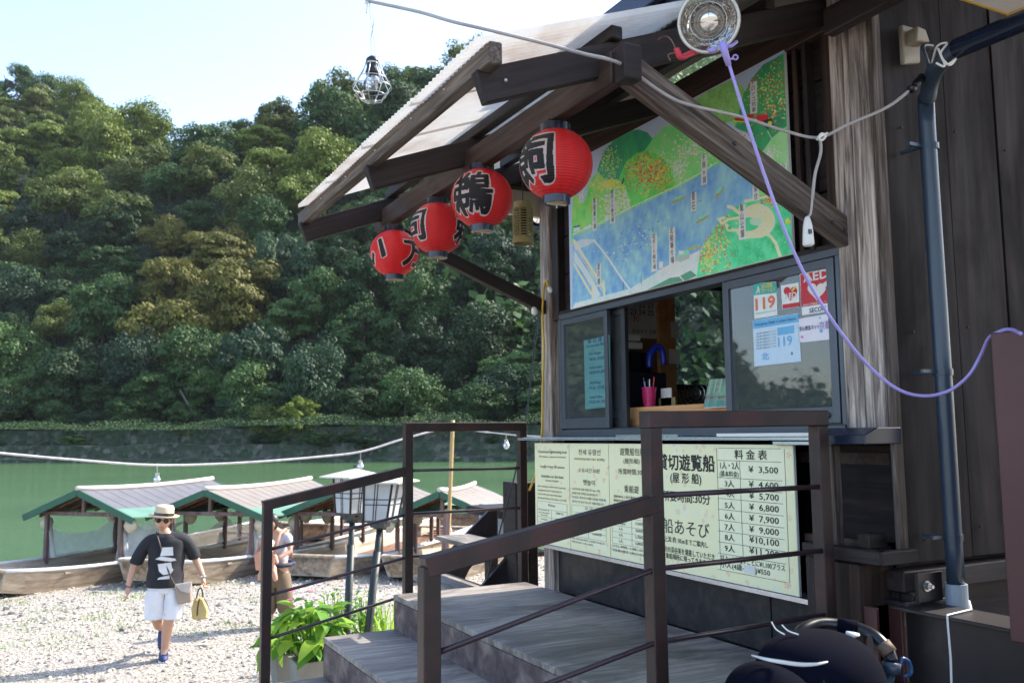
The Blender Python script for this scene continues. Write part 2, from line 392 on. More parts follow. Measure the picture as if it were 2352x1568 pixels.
# river: long ripples, green depth
mw = NT('green_river_water'); vw = mw.coords((.5, 1.6, 1))
rip = mw.noise(vw, 1.3, 6, .62, .4); rip2 = mw.noise(vw, 9., 3, .6)
big = mw.noise(mw.coords((.04, .12, 1)), 1.2, 4)
hh = mw.n('Math', {0: rip, 1: rip2}, operation='ADD').outputs[0]
mw.b.inputs['Normal'].default_value = (0, 0, 0)
mw.bump(hh, .7, .05)
mw.sets(Base_Color=mw.ramp(big, [(.3, (.06, .12, .05)), (.7, (.085, .16, .07))]), Roughness=.1, IOR=1.333, Specular_IOR_Level=.5)
me = MB().poly([(-1500, -60, WATER_Z), (1500, -60, WATER_Z), (1500, 260, WATER_Z), (-1500, 260, WATER_Z)])
river = put('river', me.mesh('river', mw.m, fix=False)); river['kind'] = 'structure'
# beach: pale river gravel falling to the water
def beach_z(x, y):
    z = np.interp(y, [-400, 3.2, 5.2, 10.3, 15.5, 17.6, 19, 24, 40], [-1.63, -1.63, -1.95, -2.41, -2.5, -2.58, -2.72, -3.3, -4.5])
    z = z + fbm(x * .9, y * .9, 9, 3) * .022 * np.clip(y - 4, 0, 3) / 3
    return z
mb_ = NT('river_gravel'); vb = mb_.coords()
vo = mb_.n('TexVoronoi', {'Vector': vb, 'Scale': 40.}); vo2 = mb_.n('TexVoronoi', {'Vector': vb, 'Scale': 19.})
cc = mb_.ramp(mb_.n('SeparateColor', {0: vo.outputs['Color']}).outputs[0], [(0, (.17, .148, .125)), (.5, (.31, .275, .235)), (1, (.46, .415, .355))])
gg = mb_.ramp(mb_.noise(vb, .8, 5, .65), [(.6, (0, 0, 0)), (.72, (.55, .55, .55))])
cc = mb_.mix(gg, cc, (.22, .24, .1, 1))
mb_.bump(mb_.n('Math', {0: vo.outputs[0], 1: vo2.outputs[0]}, operation='ADD').outputs[0], .7, .022)
mb_.sets(Base_Color=cc, Roughness=.9)
xs = np.concatenate([np.linspace(-1500, -14, 14), np.linspace(-12, 34, 150), np.linspace(36, 1500, 14)])
ys = np.concatenate([np.linspace(-600, -2, 10), np.linspace(-1, 30, 130)])
U, V_ = np.meshgrid(xs, ys)
bz = put('gravel_beach', npmesh('gravel_beach', np.stack([U, V_, beach_z(U, V_)], -1).reshape(-1, 3),
    (lambda i: np.stack([i[:-1, :-1], i[:-1, 1:], i[1:, 1:], i[1:, :-1]], -1).reshape(-1, 4))(np.arange(U.size).reshape(U.shape)), mb_.m, True))
bz['kind'] = 'structure'
# loose stones on it
st = NT('pale_stone'); oi = st.n('NewGeometry')
st.sets(Base_Color=st.ramp(oi.outputs['Random Per Island'], [(0, (.15, .135, .12)), (.35, (.34, .305, .265)), (1, (.55, .5, .435))]), Roughness=.85)
bmx = bmesh.new(); bmesh.ops.create_icosphere(bmx, subdivisions=1, radius=1); iv = np.array([v.co[:] for v in bmx.verts]); ifc = np.array([[v.index for v in f.verts] for f in bmx.faces]); bmx.free()
N = 13000
sx = rng.uniform(-2.5, 12, N); sy = 8.5 + 9.3 * rng.random(N) ** .9; ss = rng.lognormal(-4.05, .42, N).clip(.009, .09)
sz = beach_z(sx, sy)
A = rng.uniform(0, 6.28, N); fl = rng.uniform(.4, .8, N)
P = iv[None] * (1 + .25 * rng.standard_normal((N, len(iv), 1)) * .6)
X = (P[..., 0] * np.cos(A)[:, None] - P[..., 1] * np.sin(A)[:, None] * .7) * ss[:, None] + sx[:, None]
Y = (P[..., 0] * np.sin(A)[:, None] + P[..., 1] * np.cos(A)[:, None] * .7) * ss[:, None] + sy[:, None]
Z = P[..., 2] * (ss * fl)[:, None] + (sz + ss * .2)[:, None]
ff = (ifc[None] + (np.arange(N) * len(iv))[:, None, None]).reshape(-1, 3)
o = put('loose_gravel', npmesh('loose_gravel', np.stack([X, Y, Z], -1).reshape(-1, 3), ff, st.m)); o['kind'] = 'stuff'
tag(o, 'pale rounded river stones lying loose on the gravel beach', 'gravel')
# tufts of grass on the gravel
gm = leafmat('young_grass', (.05, .12, .015), (.1, .22, .03), (.18, .32, .06))
V = []; Fc = []
for k in range(46):
    cx, cy = random.uniform(-.6, 3.2), random.uniform(11.8, 16.5)
    for j in range(26):
        a = random.uniform(0, 6.28); r = random.gauss(0, .16); x = cx + r * math.cos(a) * 1.6; y = cy + r * math.sin(a); z = float(beach_z(x, y)) - .01
        h = random.uniform(.03, .09); w = .006; dx, dy = math.cos(a) * w, math.sin(a) * w; lx, ly = random.gauss(0, .03), random.gauss(0, .03)
        b = len(V); V += [(x - dx, y - dy, z), (x + dx, y + dy, z), (x + lx, y + ly, z + h)]; Fc.append((b, b + 1, b + 2))
o = put('grass', npmesh('grass', np.array(V), np.array(Fc), gm)); o['kind'] = 'stuff'; tag(o, 'thin tufts of young grass growing in the gravel', 'grass')

# ------------------------------------------------------------------ trees of the far bank
def crown_arrays(seed, n_lobes, n_leaf, R=1., H=.8, leaf=.085, flat=1., lr=(.16, .36), sq=.8, loose=1.12):
    """leaf quads on a heap of lobes; crown radius about 1, base at z=0"""
    r = np.random.default_rng(seed)
    L = []
    while len(L) < n_lobes:
        p = r.uniform(-1, 1, 3)
        if p[0] ** 2 + p[1] ** 2 + p[2] ** 2 > 1: continue
        if p[2] < -.75: continue
        m = np.linalg.norm(p)
        if m < .45 and r.random() < .6: continue
        L.append((p[0] * R * .8, p[1] * R * .8, (p[2] * .72 + .62) * H * flat, r.uniform(*lr)))
    L = np.array(L); pr = L[:, 3] ** 2; pr /= pr.sum()
    k = r.choice(len(L), n_leaf, p=pr)
    d = r.standard_normal((n_leaf, 3)); d[:, 2] = np.abs(d[:, 2]) * .9 - .35 * r.random(n_leaf); d /= np.linalg.norm(d, axis=1)[:, None]
    rad = L[k, 3] * r.uniform(.7, loose, n_leaf) ** (1 if loose < 1.3 else 1.4)
    C = L[k, :3] + d * rad[:, None] * np.array([1, 1, sq])
    nrm = d + r.standard_normal((n_leaf, 3)) * .42; nrm[:, 2] += .3; nrm /= np.linalg.norm(nrm, axis=1)[:, None]
    t = np.cross(nrm, r.standard_normal((n_leaf, 3))); t /= np.linalg.norm(t, axis=1)[:, None]; b = np.cross(nrm, t)
    sz_ = leaf * r.uniform(.5, 1.25, n_leaf)[:, None]
    q = np.stack([C - t * sz_, C - b * sz_ * .7, C + t * sz_, C + b * sz_ * .7], 1)
    return q.reshape(-1, 3), np.arange(n_leaf * 4).reshape(-1, 4)
TM = [leafmat('leaves_deep_green', (.01, .028, .010), (.025, .058, .017), (.05, .1, .028)),
      leafmat('leaves_blue_green', (.013, .034, .018), (.028, .064, .03), (.054, .108, .047)),
      leafmat('leaves_olive', (.042, .06, .012), (.09, .118, .024), (.15, .185, .04)),
      leafmat('leaves_yellow_green', (.06, .095, .012), (.12, .165, .024), (.19, .235, .04)),
      leafmat('leaves_golden', (.06, .064, .012), (.12, .118, .022), (.19, .175, .035)),
      leafmat('leaves_fresh_green', (.022, .058, .016), (.048, .1, .026), (.088, .155, .042))]
KIND = ['dark green', 'blue green', 'olive green', 'yellowish green', 'golden brown', 'fresh green']
CR = {}
for m in range(6):
    for k in range(5):
        vv, f4 = crown_arrays(100 + m * 10 + k, [40, 90, 46, 60, 34][k], [8500, 9000, 8000, 7000, 8500][k], flat=[1., 1.1, .95, 1.35, 1.2][k], leaf=[.04, .036, .042, .04, .046][k], lr=[(.16, .34), (.09, .2), (.14, .36), (.12, .26), (.2, .4)][k], sq=[.8, .8, .38, .9, .7][k], loose=[1.12, 1.15, 1.2, 1.5, 1.25][k])
        CR[m, k] = npmesh('crown', vv, f4, TM[m])
bark = paint('bark', (.06, .045, .035), .9, 0, .4, 3, .5)
TRUNK = MB().tube([(0, 0, -1.2), (.03, 0, -.6), (-.02, .03, 0), (.02, 0, .5), (0, .02, 1.0)], [.055, .045, .038, .025, .01], 7)
for k in range(5):
    a = k * 1.3; TRUNK.tube([(0, 0, .05 + .1 * k), (.25 * math.cos(a), .25 * math.sin(a), .3 + .1 * k), (.5 * math.cos(a), .5 * math.sin(a), .5 + .1 * k)], [.02, .013, .005], 5)
TRUNKM = TRUNK.mesh('trunk', bark)
ORD = 'first second third fourth fifth sixth seventh eighth ninth tenth eleventh twelfth thirteenth fourteenth fifteenth sixteenth seventeenth eighteenth nineteenth twentieth'.split()
def ordinal(i): return ORD[i] if i < 20 else '%dth' % (i + 1) if (i + 1) % 10 not in (1, 2, 3) else {1: '%dst', 2: '%dnd', 3: '%drd'}[(i + 1) % 10] % (i + 1)
TREES = []
tiers = [(6.8, 3.4, 3), (9.5, 3.8, 3), (13, 4.3, 5), (17.5, 4.5, 6), (23, 4.7, 6), (29, 5, 6), (36, 5.2, 6), (44, 5.5, 6), (53, 5.8, 6), (63, 6, 6), (74, 6.2, 6), (86, 6.4, 6), (99, 6.7, 6), (114, 7, 6), (131, 7, 6)]
for ti, (s, R, hgt) in enumerate(tiers):
    x = -14. + random.uniform(0, 3); row = []
    while x < 150:
        ss_ = s + random.uniform(-2.4, 1.8) * (1 + ti * .1); y = float(shoreY(np.array(x))) + ss_ / .78
        az = math.atan2(x, y)
        r = R * random.uniform(.72, 1.2); z = float(hill_h(np.array(x), np.array(y)))
        te = z / math.hypot(x, y); lim = float(np.interp(az, _az, _te))
        px, py = proj((x, y, z + r))
        if -90 < px < 1330 and te <= lim + .008: row.append((x, y, z, r, px, py))
        x += r * random.uniform(1.25, 1.75)
    row.sort(key=lambda t: t[4]); TREES.append(row)
def tree_kind(px, py, ti):
    # the photograph's patches of colour on the hillside
    if ((px - 440) / 190) ** 2 + ((py - 640) / 125) ** 2 < 1: return 4
    if px < 330 and 210 < py < 480: return random.choice([2, 3, 3, 2])
    if 500 < px < 800 and 240 < py < 470: return random.choice([3, 2, 5])
    if 480 < px < 600 and 450 < py < 560: return 3
    if py < 260: return random.choice([0, 5, 2, 2])
    if 650 < px < 850 and 660 < py < 780: return 5
    if py > 760: return random.choice([0, 0, 1, 5, 5])
    return random.choice([0, 0, 1, 5, 2, 5])
n_tree = 0
TIERN = ['lowest', 'second', 'third', 'fourth', 'fifth', 'sixth', 'seventh', 'eighth', 'ninth', 'tenth', 'eleventh', 'twelfth', 'thirteenth', 'fourteenth', 'topmost']
for ti, row in enumerate(TREES):
    for i, (x, y, z, r, px, py) in enumerate(row):
        m = tree_kind(px, py, ti); k = random.randrange(5); hgt = r * random.uniform(.85, 1.45) if ti > 0 else r * random.uniform(.7, 1.1)
        lift = r * (.1 if ti > 1 else .3)
        t = thing('broadleaf_tree', '%s broadleaf tree, %s from the left in the %s tier above the river' % (KIND[m], ordinal(i), TIERN[ti]), 'tree', (x, y, z - .5), 'broadleaf trees covering the hillside')
        rz = random.uniform(0, 6.28)
        o = put('crown', CR[m, k], t); o.location = (0, 0, lift); o.scale = (r, r, hgt); o.rotation_euler = (random.uniform(-.12, .12), random.uniform(-.12, .12), rz)
        o = put('trunk', TRUNKM, t); o.location = (0, 0, lift + hgt * .35); o.scale = (r, r, hgt * .8); o.rotation_euler = (0, 0, rz)
        n_tree += 1
print('TREES', n_tree)
# undergrowth between the trees and the woods that stretch away left and right of the frame (seen in the window glass)
def scatter_leaves(name, n, xr, sr, h, size, mat, label, seed, cond=None):
    r = np.random.default_rng(seed); x = r.uniform(*xr, n); s = r.uniform(*sr, n); y = shoreY(x) + s / .78; z = hill_h(x, y)
    lump = np.clip(fbm(x * .55, y * .55, seed, 3) * .5 + .55, .05, 1.4)
    z = z + lump * h * r.uniform(.1, 1, n)
    nrm = r.standard_normal((n, 3)); nrm[:, 2] = np.abs(nrm[:, 2]) + .3; nrm[:, 1] -= .5; nrm /= np.linalg.norm(nrm, axis=1)[:, None]
    t = np.cross(nrm, r.standard_normal((n, 3))); t /= np.linalg.norm(t, axis=1)[:, None]; b = np.cross(nrm, t); sz_ = size * r.uniform(.5, 1.3, n)[:, None]
    C = np.stack([x, y, z], -1); q = np.stack([C - t * sz_, C - b * sz_ * .7, C + t * sz_, C + b * sz_ * .7], 1)
    o = put(name, npmesh(name, q.reshape(-1, 3), np.arange(n * 4).reshape(-1, 4), mat)); o['kind'] = 'stuff'; tag(o, label, 'undergrowth'); return o
scatter_leaves('undergrowth', 60000, (-20, 110), (6, 150), 3.2, .38, TM[0], 'dark undergrowth between the trees of the hillside', 5)
scatter_leaves('distant_woods', 60000, (-200, -16), (6, 200), 9., 1.2, TM[5], 'green woods farther along the far bank', 6)
scatter_leaves('distant_woods', 70000, (48, 255), (4, 190), 8., .8, TM[5], 'green woods on the hillside hidden behind the kiosk', 7)
scatter_leaves('bank_shrubs', 42000, (-16, 90), (-3.4, 4.4), 1.3, .1, TM[0], 'low green shrubs and weeds growing on the stone embankment', 8)
# a few shrubs that stand out on the bank
def bank_plant(px, py_base, r, m, label, flat=1.):
    # standing on the embankment terrace
    d = ray(px, 1000); lo, hi = 40., 200.
    for _ in range(40):
        mid = (lo + hi) / 2; p = d.normalized() * mid
        if float(shore_dist(np.array(p.x), np.array(p.y))) < 3.2: lo = mid
        else: hi = mid
    x, y = p.x, p.y; t = thing('bank_shrub', label, 'shrub', (x, y, -.4), None)
    o = put('crown', CR[m, random.randrange(4)], t); o.location = (0, 0, .3); o.scale = (r, r, r * .95 * flat); o.rotation_euler = (0, 0, random.uniform(0, 6))
    o = put('trunk', TRUNKM, t); o.location = (0, 0, .3 + r * .3); o.scale = (r * .7, r * .7, r * .7)
bank_plant(610, 0, 2.6, 2, 'olive shrub leaning over the stone embankment, left of the tall yellowish one')
bank_plant(690, 0, 3.1, 3, 'tallest yellowish green shrub rising above the stone embankment', 1.3)
bank_plant(820, 0, 1.7, 2, 'small rounded olive shrub on the embankment right of the tall yellowish one')
bank_plant(430, 0, 1.8, 2, 'low spreading olive shrub on the embankment above the first boat roof')
bank_plant(960, 0, 2.0, 3, 'yellowish shrub on the embankment seen through the far railing')
bank_plant(1010, 0, 1.3, 3, 'smallest bright shrub on the embankment beside the bamboo pole')
bank_plant(180, 0, 1.6, 0, 'dark round shrub at the foot of the embankment near the picture edge')
for k in range(26):
    x = random.uniform(-12, 62); s = random.choice([-.2, 2.0, 2.2, 4.5, 5.5]); y = float(shoreY(np.array(x))) + s / .78; r = random.uniform(.7, 1.7); z = -1.2 if s < 0 else -.9 if s < 3 else .9
    t = thing('bank_shrub', '%s shrub %s the embankment, %s along it from the picture edge' % (random.choice(['small leafy', 'rounded', 'ragged', 'low']), 'at the foot of' if s < 0 else 'on the ledge of' if s < 3 else 'on top of', ordinal(k)), 'shrub', (x, y, z), 'small shrubs growing out of the embankment')
    o = put('crown', CR[random.choice([0, 0, 1, 2, 5]), random.randrange(4)], t); o.scale = (r * random.uniform(1, 1.5), r, r * .8); o.location = (0, 0, .1); o.rotation_euler = (0, 0, random.uniform(0, 6))
    o = put('trunk', TRUNKM, t); o.location = (0, 0, .2); o.scale = (r * .5, r * .5, r * .5)
# stone embankment: two courses of walling with a ledge between
em = NT('mossy_stone_walling'); ve = em.coords()
vs_ = em.n('TexVoronoi', {'Vector': ve, 'Scale': 1.7}); cs = em.ramp(em.n('SeparateColor', {0: vs_.outputs['Color']}).outputs[0], [(0, (.025, .03, .022)), (.6, (.055, .062, .045)), (1, (.13, .13, .105))])
cs = em.mix(em.ramp(em.noise(ve, .5, 5, .7), [(.42, (0, 0, 0)), (.6, (.9, .9, .9))]), cs, (.025, .05, .02, 1))
em.bump(vs_.outputs[0], 1., .25); em.sets(Base_Color=cs, Roughness=.9)
prof = [(-1.6, -3.2), (-1.2, -2.3), (-.4, -2.1), (0, -.75), (1.9, -.7), (2.3, 1.05), (4.6, 1.15), (9.5, 1.6)]
xs = np.linspace(-200, 200, 330); V = []
for s, z in prof:
    y = shoreY(xs) + s / .78 + fbm(xs * 1.3, xs * 0 + s, 12, 3) * .25
    V.append(np.stack([xs, y, z + fbm(xs * .9, xs * 0 + z * 3, 13, 3) * .14], -1))
V = np.stack(V); i_ = np.arange(V.shape[0] * V.shape[1]).reshape(V.shape[:2])
emo = put('stone_embankment', npmesh('stone_embankment', V.reshape(-1, 3), np.stack([i_[:-1, :-1], i_[:-1, 1:], i_[1:, 1:], i_[1:, :-1]], -1).reshape(-1, 4), em.m))
tag(emo, 'terraced stone embankment wall along the far bank of the river', 'embankment')
# far-bank details: leaning bare trunk
lt = MB().tube([Vector(at(455, 965, Y=112)), Vector(at(430, 925, Y=113)), Vector(at(413, 895, Y=114))], [.22, .16, .1], 7)
single('leaning_trunk', lt, paint('pale_bark', (.09, .08, .065), .9), 'pale bare tree trunk leaning left above the embankment', 'tree trunk')

hz = NT('thin_river_haze'); hv = hz.n('VolumePrincipled'); hv.inputs['Color'].default_value = (.86, .92, 1, 1); hv.inputs['Density'].default_value = HAZE
hz.t.nodes.remove(hz.b); hz.t.links.new(hv.outputs[0], hz.t.nodes['Material Output'].inputs[1])
o = put('haze', MB().span((-1520, -620, -6), (1520, 900, 260)).mesh('haze', hz.m)); o['kind'] = 'stuff'; tag(o, 'thin pale blue summer haze over the river valley', 'haze')

# ================================================================== THE KIOSK
FX = 2.60                                   # plane of the kiosk front
ZL = -.88                                   # landing
K = thing('ticket_kiosk', 'dark wooden boat ticket kiosk with sliding window, corrugated canopy and weathered corner posts', 'kiosk', (3.4, 3.4, -1.63))
YN, YF = 2.15, 4.60                         # near and far corner of the front
# corner posts ------------------------------------------------------
timber('corner_post', (FX + .02, 2.285, -.02), (FX + .02, 2.285, 1.85), .085, .085, M['bleach'], K, up=(1, 0, 0), bevel=.006, label='split weathered grey corner post beside the window')
timber('corner_post', (FX + .02, 2.195, -.02), (FX + .02, 2.195, 1.85), .085, .09, M['bleach'], K, up=(1, 0, 0), bevel=.006)
timber('corner_post', (FX + .035, 2.365, .70), (FX + .035, 2.365, 1.72), .06, .05, M['brown0'], K, up=(1, 0, 0), bevel=.004)
timber('corner_post', (FX + .03, 4.55, -.9), (FX + .03, 4.55, 1.6), .11, .09, M['bleach'], K, up=(1, 0, 0), bevel=.006)
timber('corner_post', (FX + .05, 4.45, .66), (FX + .05, 4.45, 1.5), .07, .10, M['wood0'], K, up=(1, 0, 0), bevel=.004)
timber('jamb', (FX + .04, 2.33, -.02), (FX + .04, 2.33, .69), .02, .05, M['grey0'], K, up=(1, 0, 0), bevel=.002)
# boards behind the painted map
for i in range(4):
    z0 = .705 + i * .225
    timber('board', (FX + .06, 2.22, z0 + .11), (FX + .06, 4.62, z0 + .11), .03, .218, M['wood0'], K, bevel=.003)
for y in (2.47, 2.535):
    timber('batten', (FX + .02, y, .70), (FX + .02, y, 1.62), .022, .045 if y < 2.5 else .018, M['wood0'] if y < 2.5 else M['brown0'], K, up=(1, 0, 0), bevel=.002)
timber('ledger', (FX + .015, 2.1, 1.60), (FX + .015, 4.7, 1.60), .05, .13, M['brown0'], K, bevel=.004)
timber('head_beam', (FX + .03, 2.15, .692), (FX + .03, 4.62, .692), .05, .035, M['wood0'], K, bevel=.003)
# side wall: upright boards facing the camera side
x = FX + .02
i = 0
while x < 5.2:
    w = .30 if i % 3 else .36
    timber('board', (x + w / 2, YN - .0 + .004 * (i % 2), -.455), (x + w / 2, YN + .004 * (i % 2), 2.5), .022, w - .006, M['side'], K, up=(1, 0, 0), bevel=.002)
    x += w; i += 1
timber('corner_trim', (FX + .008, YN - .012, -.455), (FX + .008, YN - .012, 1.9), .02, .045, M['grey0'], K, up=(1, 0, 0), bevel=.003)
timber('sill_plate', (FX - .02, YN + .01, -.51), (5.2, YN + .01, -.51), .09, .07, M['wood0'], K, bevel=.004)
# far walls and floor of the cabin
timber('board', (FX + .1, 4.60, -.2), (2.75, 4.60, -.2), .02, 1.9, M['wood0'], K)
w_ = MB()
w_.span((2.64, 2.2, -.12), (5.1, 4.58, -.08))                      # floor
part('floor', w_, M['brown0'], K)
w_ = MB(); w_.span((2.66, 2.2, 1.62), (5.1, 4.58, 1.66)); part('ceiling', w_, M['brown0'], K)
w_ = MB(); w_.span((5.1, 2.17, -.5), (5.14, 4.6, 1.7)); part('back_wall', w_, M['wood1'], K)
# far wall with its own window: x .. boards left, door post, glazing right
w_ = MB(); w_.span((2.70, 4.56, -.5), (3.52, 4.60, 1.66)); w_.span((3.52, 4.56, -.5), (5.1, 4.60, .30)); w_.span((3.52, 4.56, .95), (5.1, 4.60, 1.66)); w_.span((4.55, 4.56, .30), (5.1, 4.60, .95))
part('far_wall', w_, paint('cabin_board', (.16, .09, .045), .6, 0, .2, 3, .1), K)
w_ = MB(); w_.span((3.40, 4.525, -.08), (3.53, 4.558, 1.6)); part('door_post', w_, M['orangewood'], K, bevel=.003)
rw = part('rear_window', MB().span((3.535, 4.56, .28), (4.55, 4.60, .31)).span((3.535, 4.56, .94), (4.55, 4.60, .965)).span((3.53, 4.56, .31), (3.55, 4.6, .94)).span((4.53, 4.56, .31), (4.55, 4.6, .94)).span((4.05, 4.565, .31), (4.08, 4.595, .94)), M['aluD'], K)
part('pane', MB().span((3.55, 4.578, .31), (4.53, 4.582, .94)), M['glass'], rw)
# wall under the counter and the cupboard beside it
timber('panel', (FX + .03, 2.80, -.745), (FX + .03, 4.60, -.745), .02, .29, M['ply'], K, bevel=.002)
timber('panel', (FX + .034, 2.25, -.80), (FX + .034, 2.797, -.80), .02, .36, M['ply'], K, bevel=.002)
timber('panel', (FX + .10, 2.25, -.3), (FX + .10, 4.6, -.3), .02, .62, paint('counter_void_shade', (.004, .004, .005), .95, 0, .2, 5, .1, .05), K, bevel=.002)  # black sheet paints in the shade of the open space under the counter
timber('panel', (FX + .05, 2.16, -.22), (FX + .05, 2.47, -.22), .02, .34, M['side'], K, bevel=.002)
timber('shelf', (FX + .03, 2.25, -.4), (FX + .03, 2.56, -.4), .10, .03, M['brown0'], K, bevel=.003)
timber('panel', (FX + .09, 2.25, -.52), (FX + .09, 2.62, -.52), .02, .22, M['ply'], K, bevel=.003)
# counter shelf: silver edge, dark end block
cs_ = part('counter_edge', MB().span((FX - .09, 2.34, -.033), (FX + .02, 4.78, -.018)).span((FX - .085, 2.34, -.050), (FX - .06, 2.64, -.036)), M['silver'], K, bevel=.002)
part('counter_strip', MB().span((FX - .10, 2.36, -.017), (FX - .01, 2.95, -.004)), M['white'], cs_)
part('counter_strip', MB().span((FX - .07, 3.25, -.017), (FX - .01, 3.75, -.006)), M['silver'], cs_)
part('counter_end', MB().prism([(FX - .16, 2.335, -.045), (FX - .16, 2.335, -.012), (FX - .10, 2.335, .012), (FX + .02, 2.335, .012), (FX + .02, 2.335, -.045)], (0, -.21, 0)), M['navy'], K, bevel=.003)
timber('counter_leg', (FX - .10, 2.33, -.047), (FX - .10, 2.33, -.40), .045, .045, M['grey0'], K, up=(1, 0, 0))
timber('bracket_rail', (FX - .14, 2.43, -.42), (FX - .14, 2.09, -.42), .05, .045, M['wood0'], K)
timber('bracket_rail', (FX - .16, 2.10, -.42), (FX + .02, 2.10, -.42), .04, .045, M['wood0'], K)
timber('bracket_block', (FX - .11, 2.2, -.375), (FX - .02, 2.2, -.375), .05, .05, M['wood0'], K)
timber('pier', (FX - .08, 2.27, -.45), (FX - .08, 2.27, -1.4), .17, .15, M['brown0'], K, up=(1, 0, 0))
timber('pier', (FX - .08, 2.42, -.45), (FX - .08, 2.42, -.88), .06, .10, M['wood0'], K, up=(1, 0, 0))
# sliding window ----------------------------------------------------
Wn = part('window', MB().span((FX - .01, 2.335, .655), (FX + .07, 4.40, .685)).span((FX - .02, 2.335, -.016), (FX + .07, 4.40, .022)).span((FX - .01, 4.385, .022), (FX + .07, 4.41, .655)).span((FX - .01, 2.335, .022), (FX + .07, 2.355, .655))
          .span((FX + .012, 2.36, .022), (FX + .016, 4.38, .03)).span((FX + .04, 2.36, .022), (FX + .044, 4.38, .03)), M['alu'], K, bevel=.0015)
def sash(y0, y1, X, z0=.03, z1=.652, w=.032, wb=.055, m='alu'):
    s = part('sash', MB().span((X - .012, y0, z0), (X + .012, y0 + w, z1)).span((X - .012, y1 - w, z0), (X + .012, y1, z1)).span((X - .011, y0 + w, z0), (X + .011, y1 - w, z0 + wb)).span((X - .011, y0 + w, z1 - w), (X + .011, y1 - w, z1)), M[m], K, bevel=.0015)
    part('pane', MB().span((X - .002, y0 + w, z0 + wb), (X + .002, y1 - w, z1 - w)), M['glass'], s)
    return s
sash(3.90, 4.38, FX + .002)
sa = sash(2.362, 2.985, FX - .0, w=.036, wb=.062)
sash(3.80, 4.34, FX + .045, m='aluD')
for y in (2.42, 2.83): part('latch', MB().lathe((FX - .014, y, .06), [(.012, 0), (.012, .003), (.007, .004)], 14, (-1, 0, 0)), M['aluD'], sa)
# things inside the cabin
IC = part('inner_counter', MB().span((FX + .10, 2.30, -.06), (FX + .13, 4.50, .115)).span((FX + .10, 2.30, .115), (FX + .42, 4.50, .135)), M['orangewood'], K, bevel=.002)

# canopy ------------------------------------------------------------
SLP = .38
def roofz(x): return 1.165 + SLP * (x - 1.147)
def rafter(y, x0=1.12, x1=2.62, yo=0, **p):
    timber('rafter', (x0, y, roofz(x0) - .105), (x1, y, roofz(x1) - .105), .042, .105, M['wood0'], K, **p)
rafter(2.36); rafter(3.42); rafter(4.50)
def purlin(x, y0, y1, h=.06, mat='grey0', dz=-.03, **p):
    timber('purlin', (x, y0, roofz(x) + dz), (x, y1, roofz(x) + dz), .045, h, M[mat], K, **p)
purlin(1.135, 2.27, 4.56, .07, label='weathered grey eave purlin of the canopy')
purlin(1.60, 2.31, 4.52, .045, 'wood0'); purlin(1.95, 2.33, 4.52, .045, 'wood0'); purlin(2.3, 2.33, 4.52, .045, 'wood0')
timber('lantern_beam', (1.57, 2.27, 1.165), (1.57, 4.60, 1.165), .05, .105, M['brown0'], K, label='brown beam carrying the red lanterns')
timber('end_block', (1.553, 2.235, 1.165), (1.62, 2.235, 1.165), .06, .115, M['wood0'], K)
timber('brace', (1.57, 2.30, 1.205), (2.66, 2.30, .695), .05, .105, M['grey0'], K, label='mossy grey diagonal brace in front of the painted map')
timber('brace', (1.57, 4.56, 1.15), (2.66, 4.56, .72), .05, .075, M['wood0'], K)
# corrugated translucent sheets, corrugation along the slope
cm = NT('translucent_corrugated_plastic'); vc = cm.coords()
ccol = cm.ramp(cm.noise(cm.coords((1, 1, 1)), 3.2, 6, .6), [(.3, (.62, .52, .44)), (.5, (.8, .76, .7)), (.8, (.88, .86, .82))])
cm.sets(Base_Color=ccol, Roughness=.35)
tr = cm.n('BsdfTranslucent', {0: ccol}); mx = cm.n('MixShader', {0: .5, 1: cm.b.outputs[0], 2: tr.outputs[0]}); cm.t.links.new(mx.outputs[0], cm.t.nodes['Material Output'].inputs[0])
def corrugated(x0, x1, y0, y1, lift):
    n = int(round((y1 - y0) / .032)) * 8; ys = np.linspace(y0, y1, n + 1); xsn = np.linspace(x0, x1, 14)
    Yg, Xg = np.meshgrid(ys, xsn); Zg = roofz(Xg) + lift + .0105 * np.cos((Yg - y0) / .032 * 2 * np.pi) + .004 * np.sin(Yg * 5 + Xg * 3)
    P = np.stack([Xg, Yg, Zg], -1); P2 = P.copy(); P2[..., 2] += .0014
    V = P.reshape(-1, 3); i = np.arange(P.shape[0] * P.shape[1]).reshape(P.shape[:2]); N = i.size
    q = np.stack([i[:-1, :-1], i[:-1, 1:], i[1:, 1:], i[1:, :-1]], -1).reshape(-1, 4)
    e = np.stack([i[0, :-1], i[0, :-1] + N, i[0, 1:] + N, i[0, 1:]], -1)
    me = npmesh('corrugated_sheet', V - np.array(WL[K.name]), q, cm.m, True); o = put('corrugated_sheet', me, K); WL[o.name] = WL[K.name]
corrugated(1.06, 1.92, 2.26, 2.80, .012); corrugated(1.06, 1.92, 2.78, 3.34, .016); corrugated(1.06, 1.92, 3.32, 3.86, .012); corrugated(1.06, 1.92, 3.84, 4.35, .016)
part('shaded_inner_sheet', MB().prism([(1.90, 2.26, roofz(1.9) + .02), (2.7, 2.26, roofz(2.7) + .02), (2.7, 4.35, roofz(2.7) + .02), (1.90, 4.35, roofz(1.9) + .02)], (0, 0, .01)), paint('shade_painted_beige', (.2, .155, .12), .7, 0, .3, 3, .1), K)  # inner roof sheets, beige but opaque, the main roof's shade painted into the colour
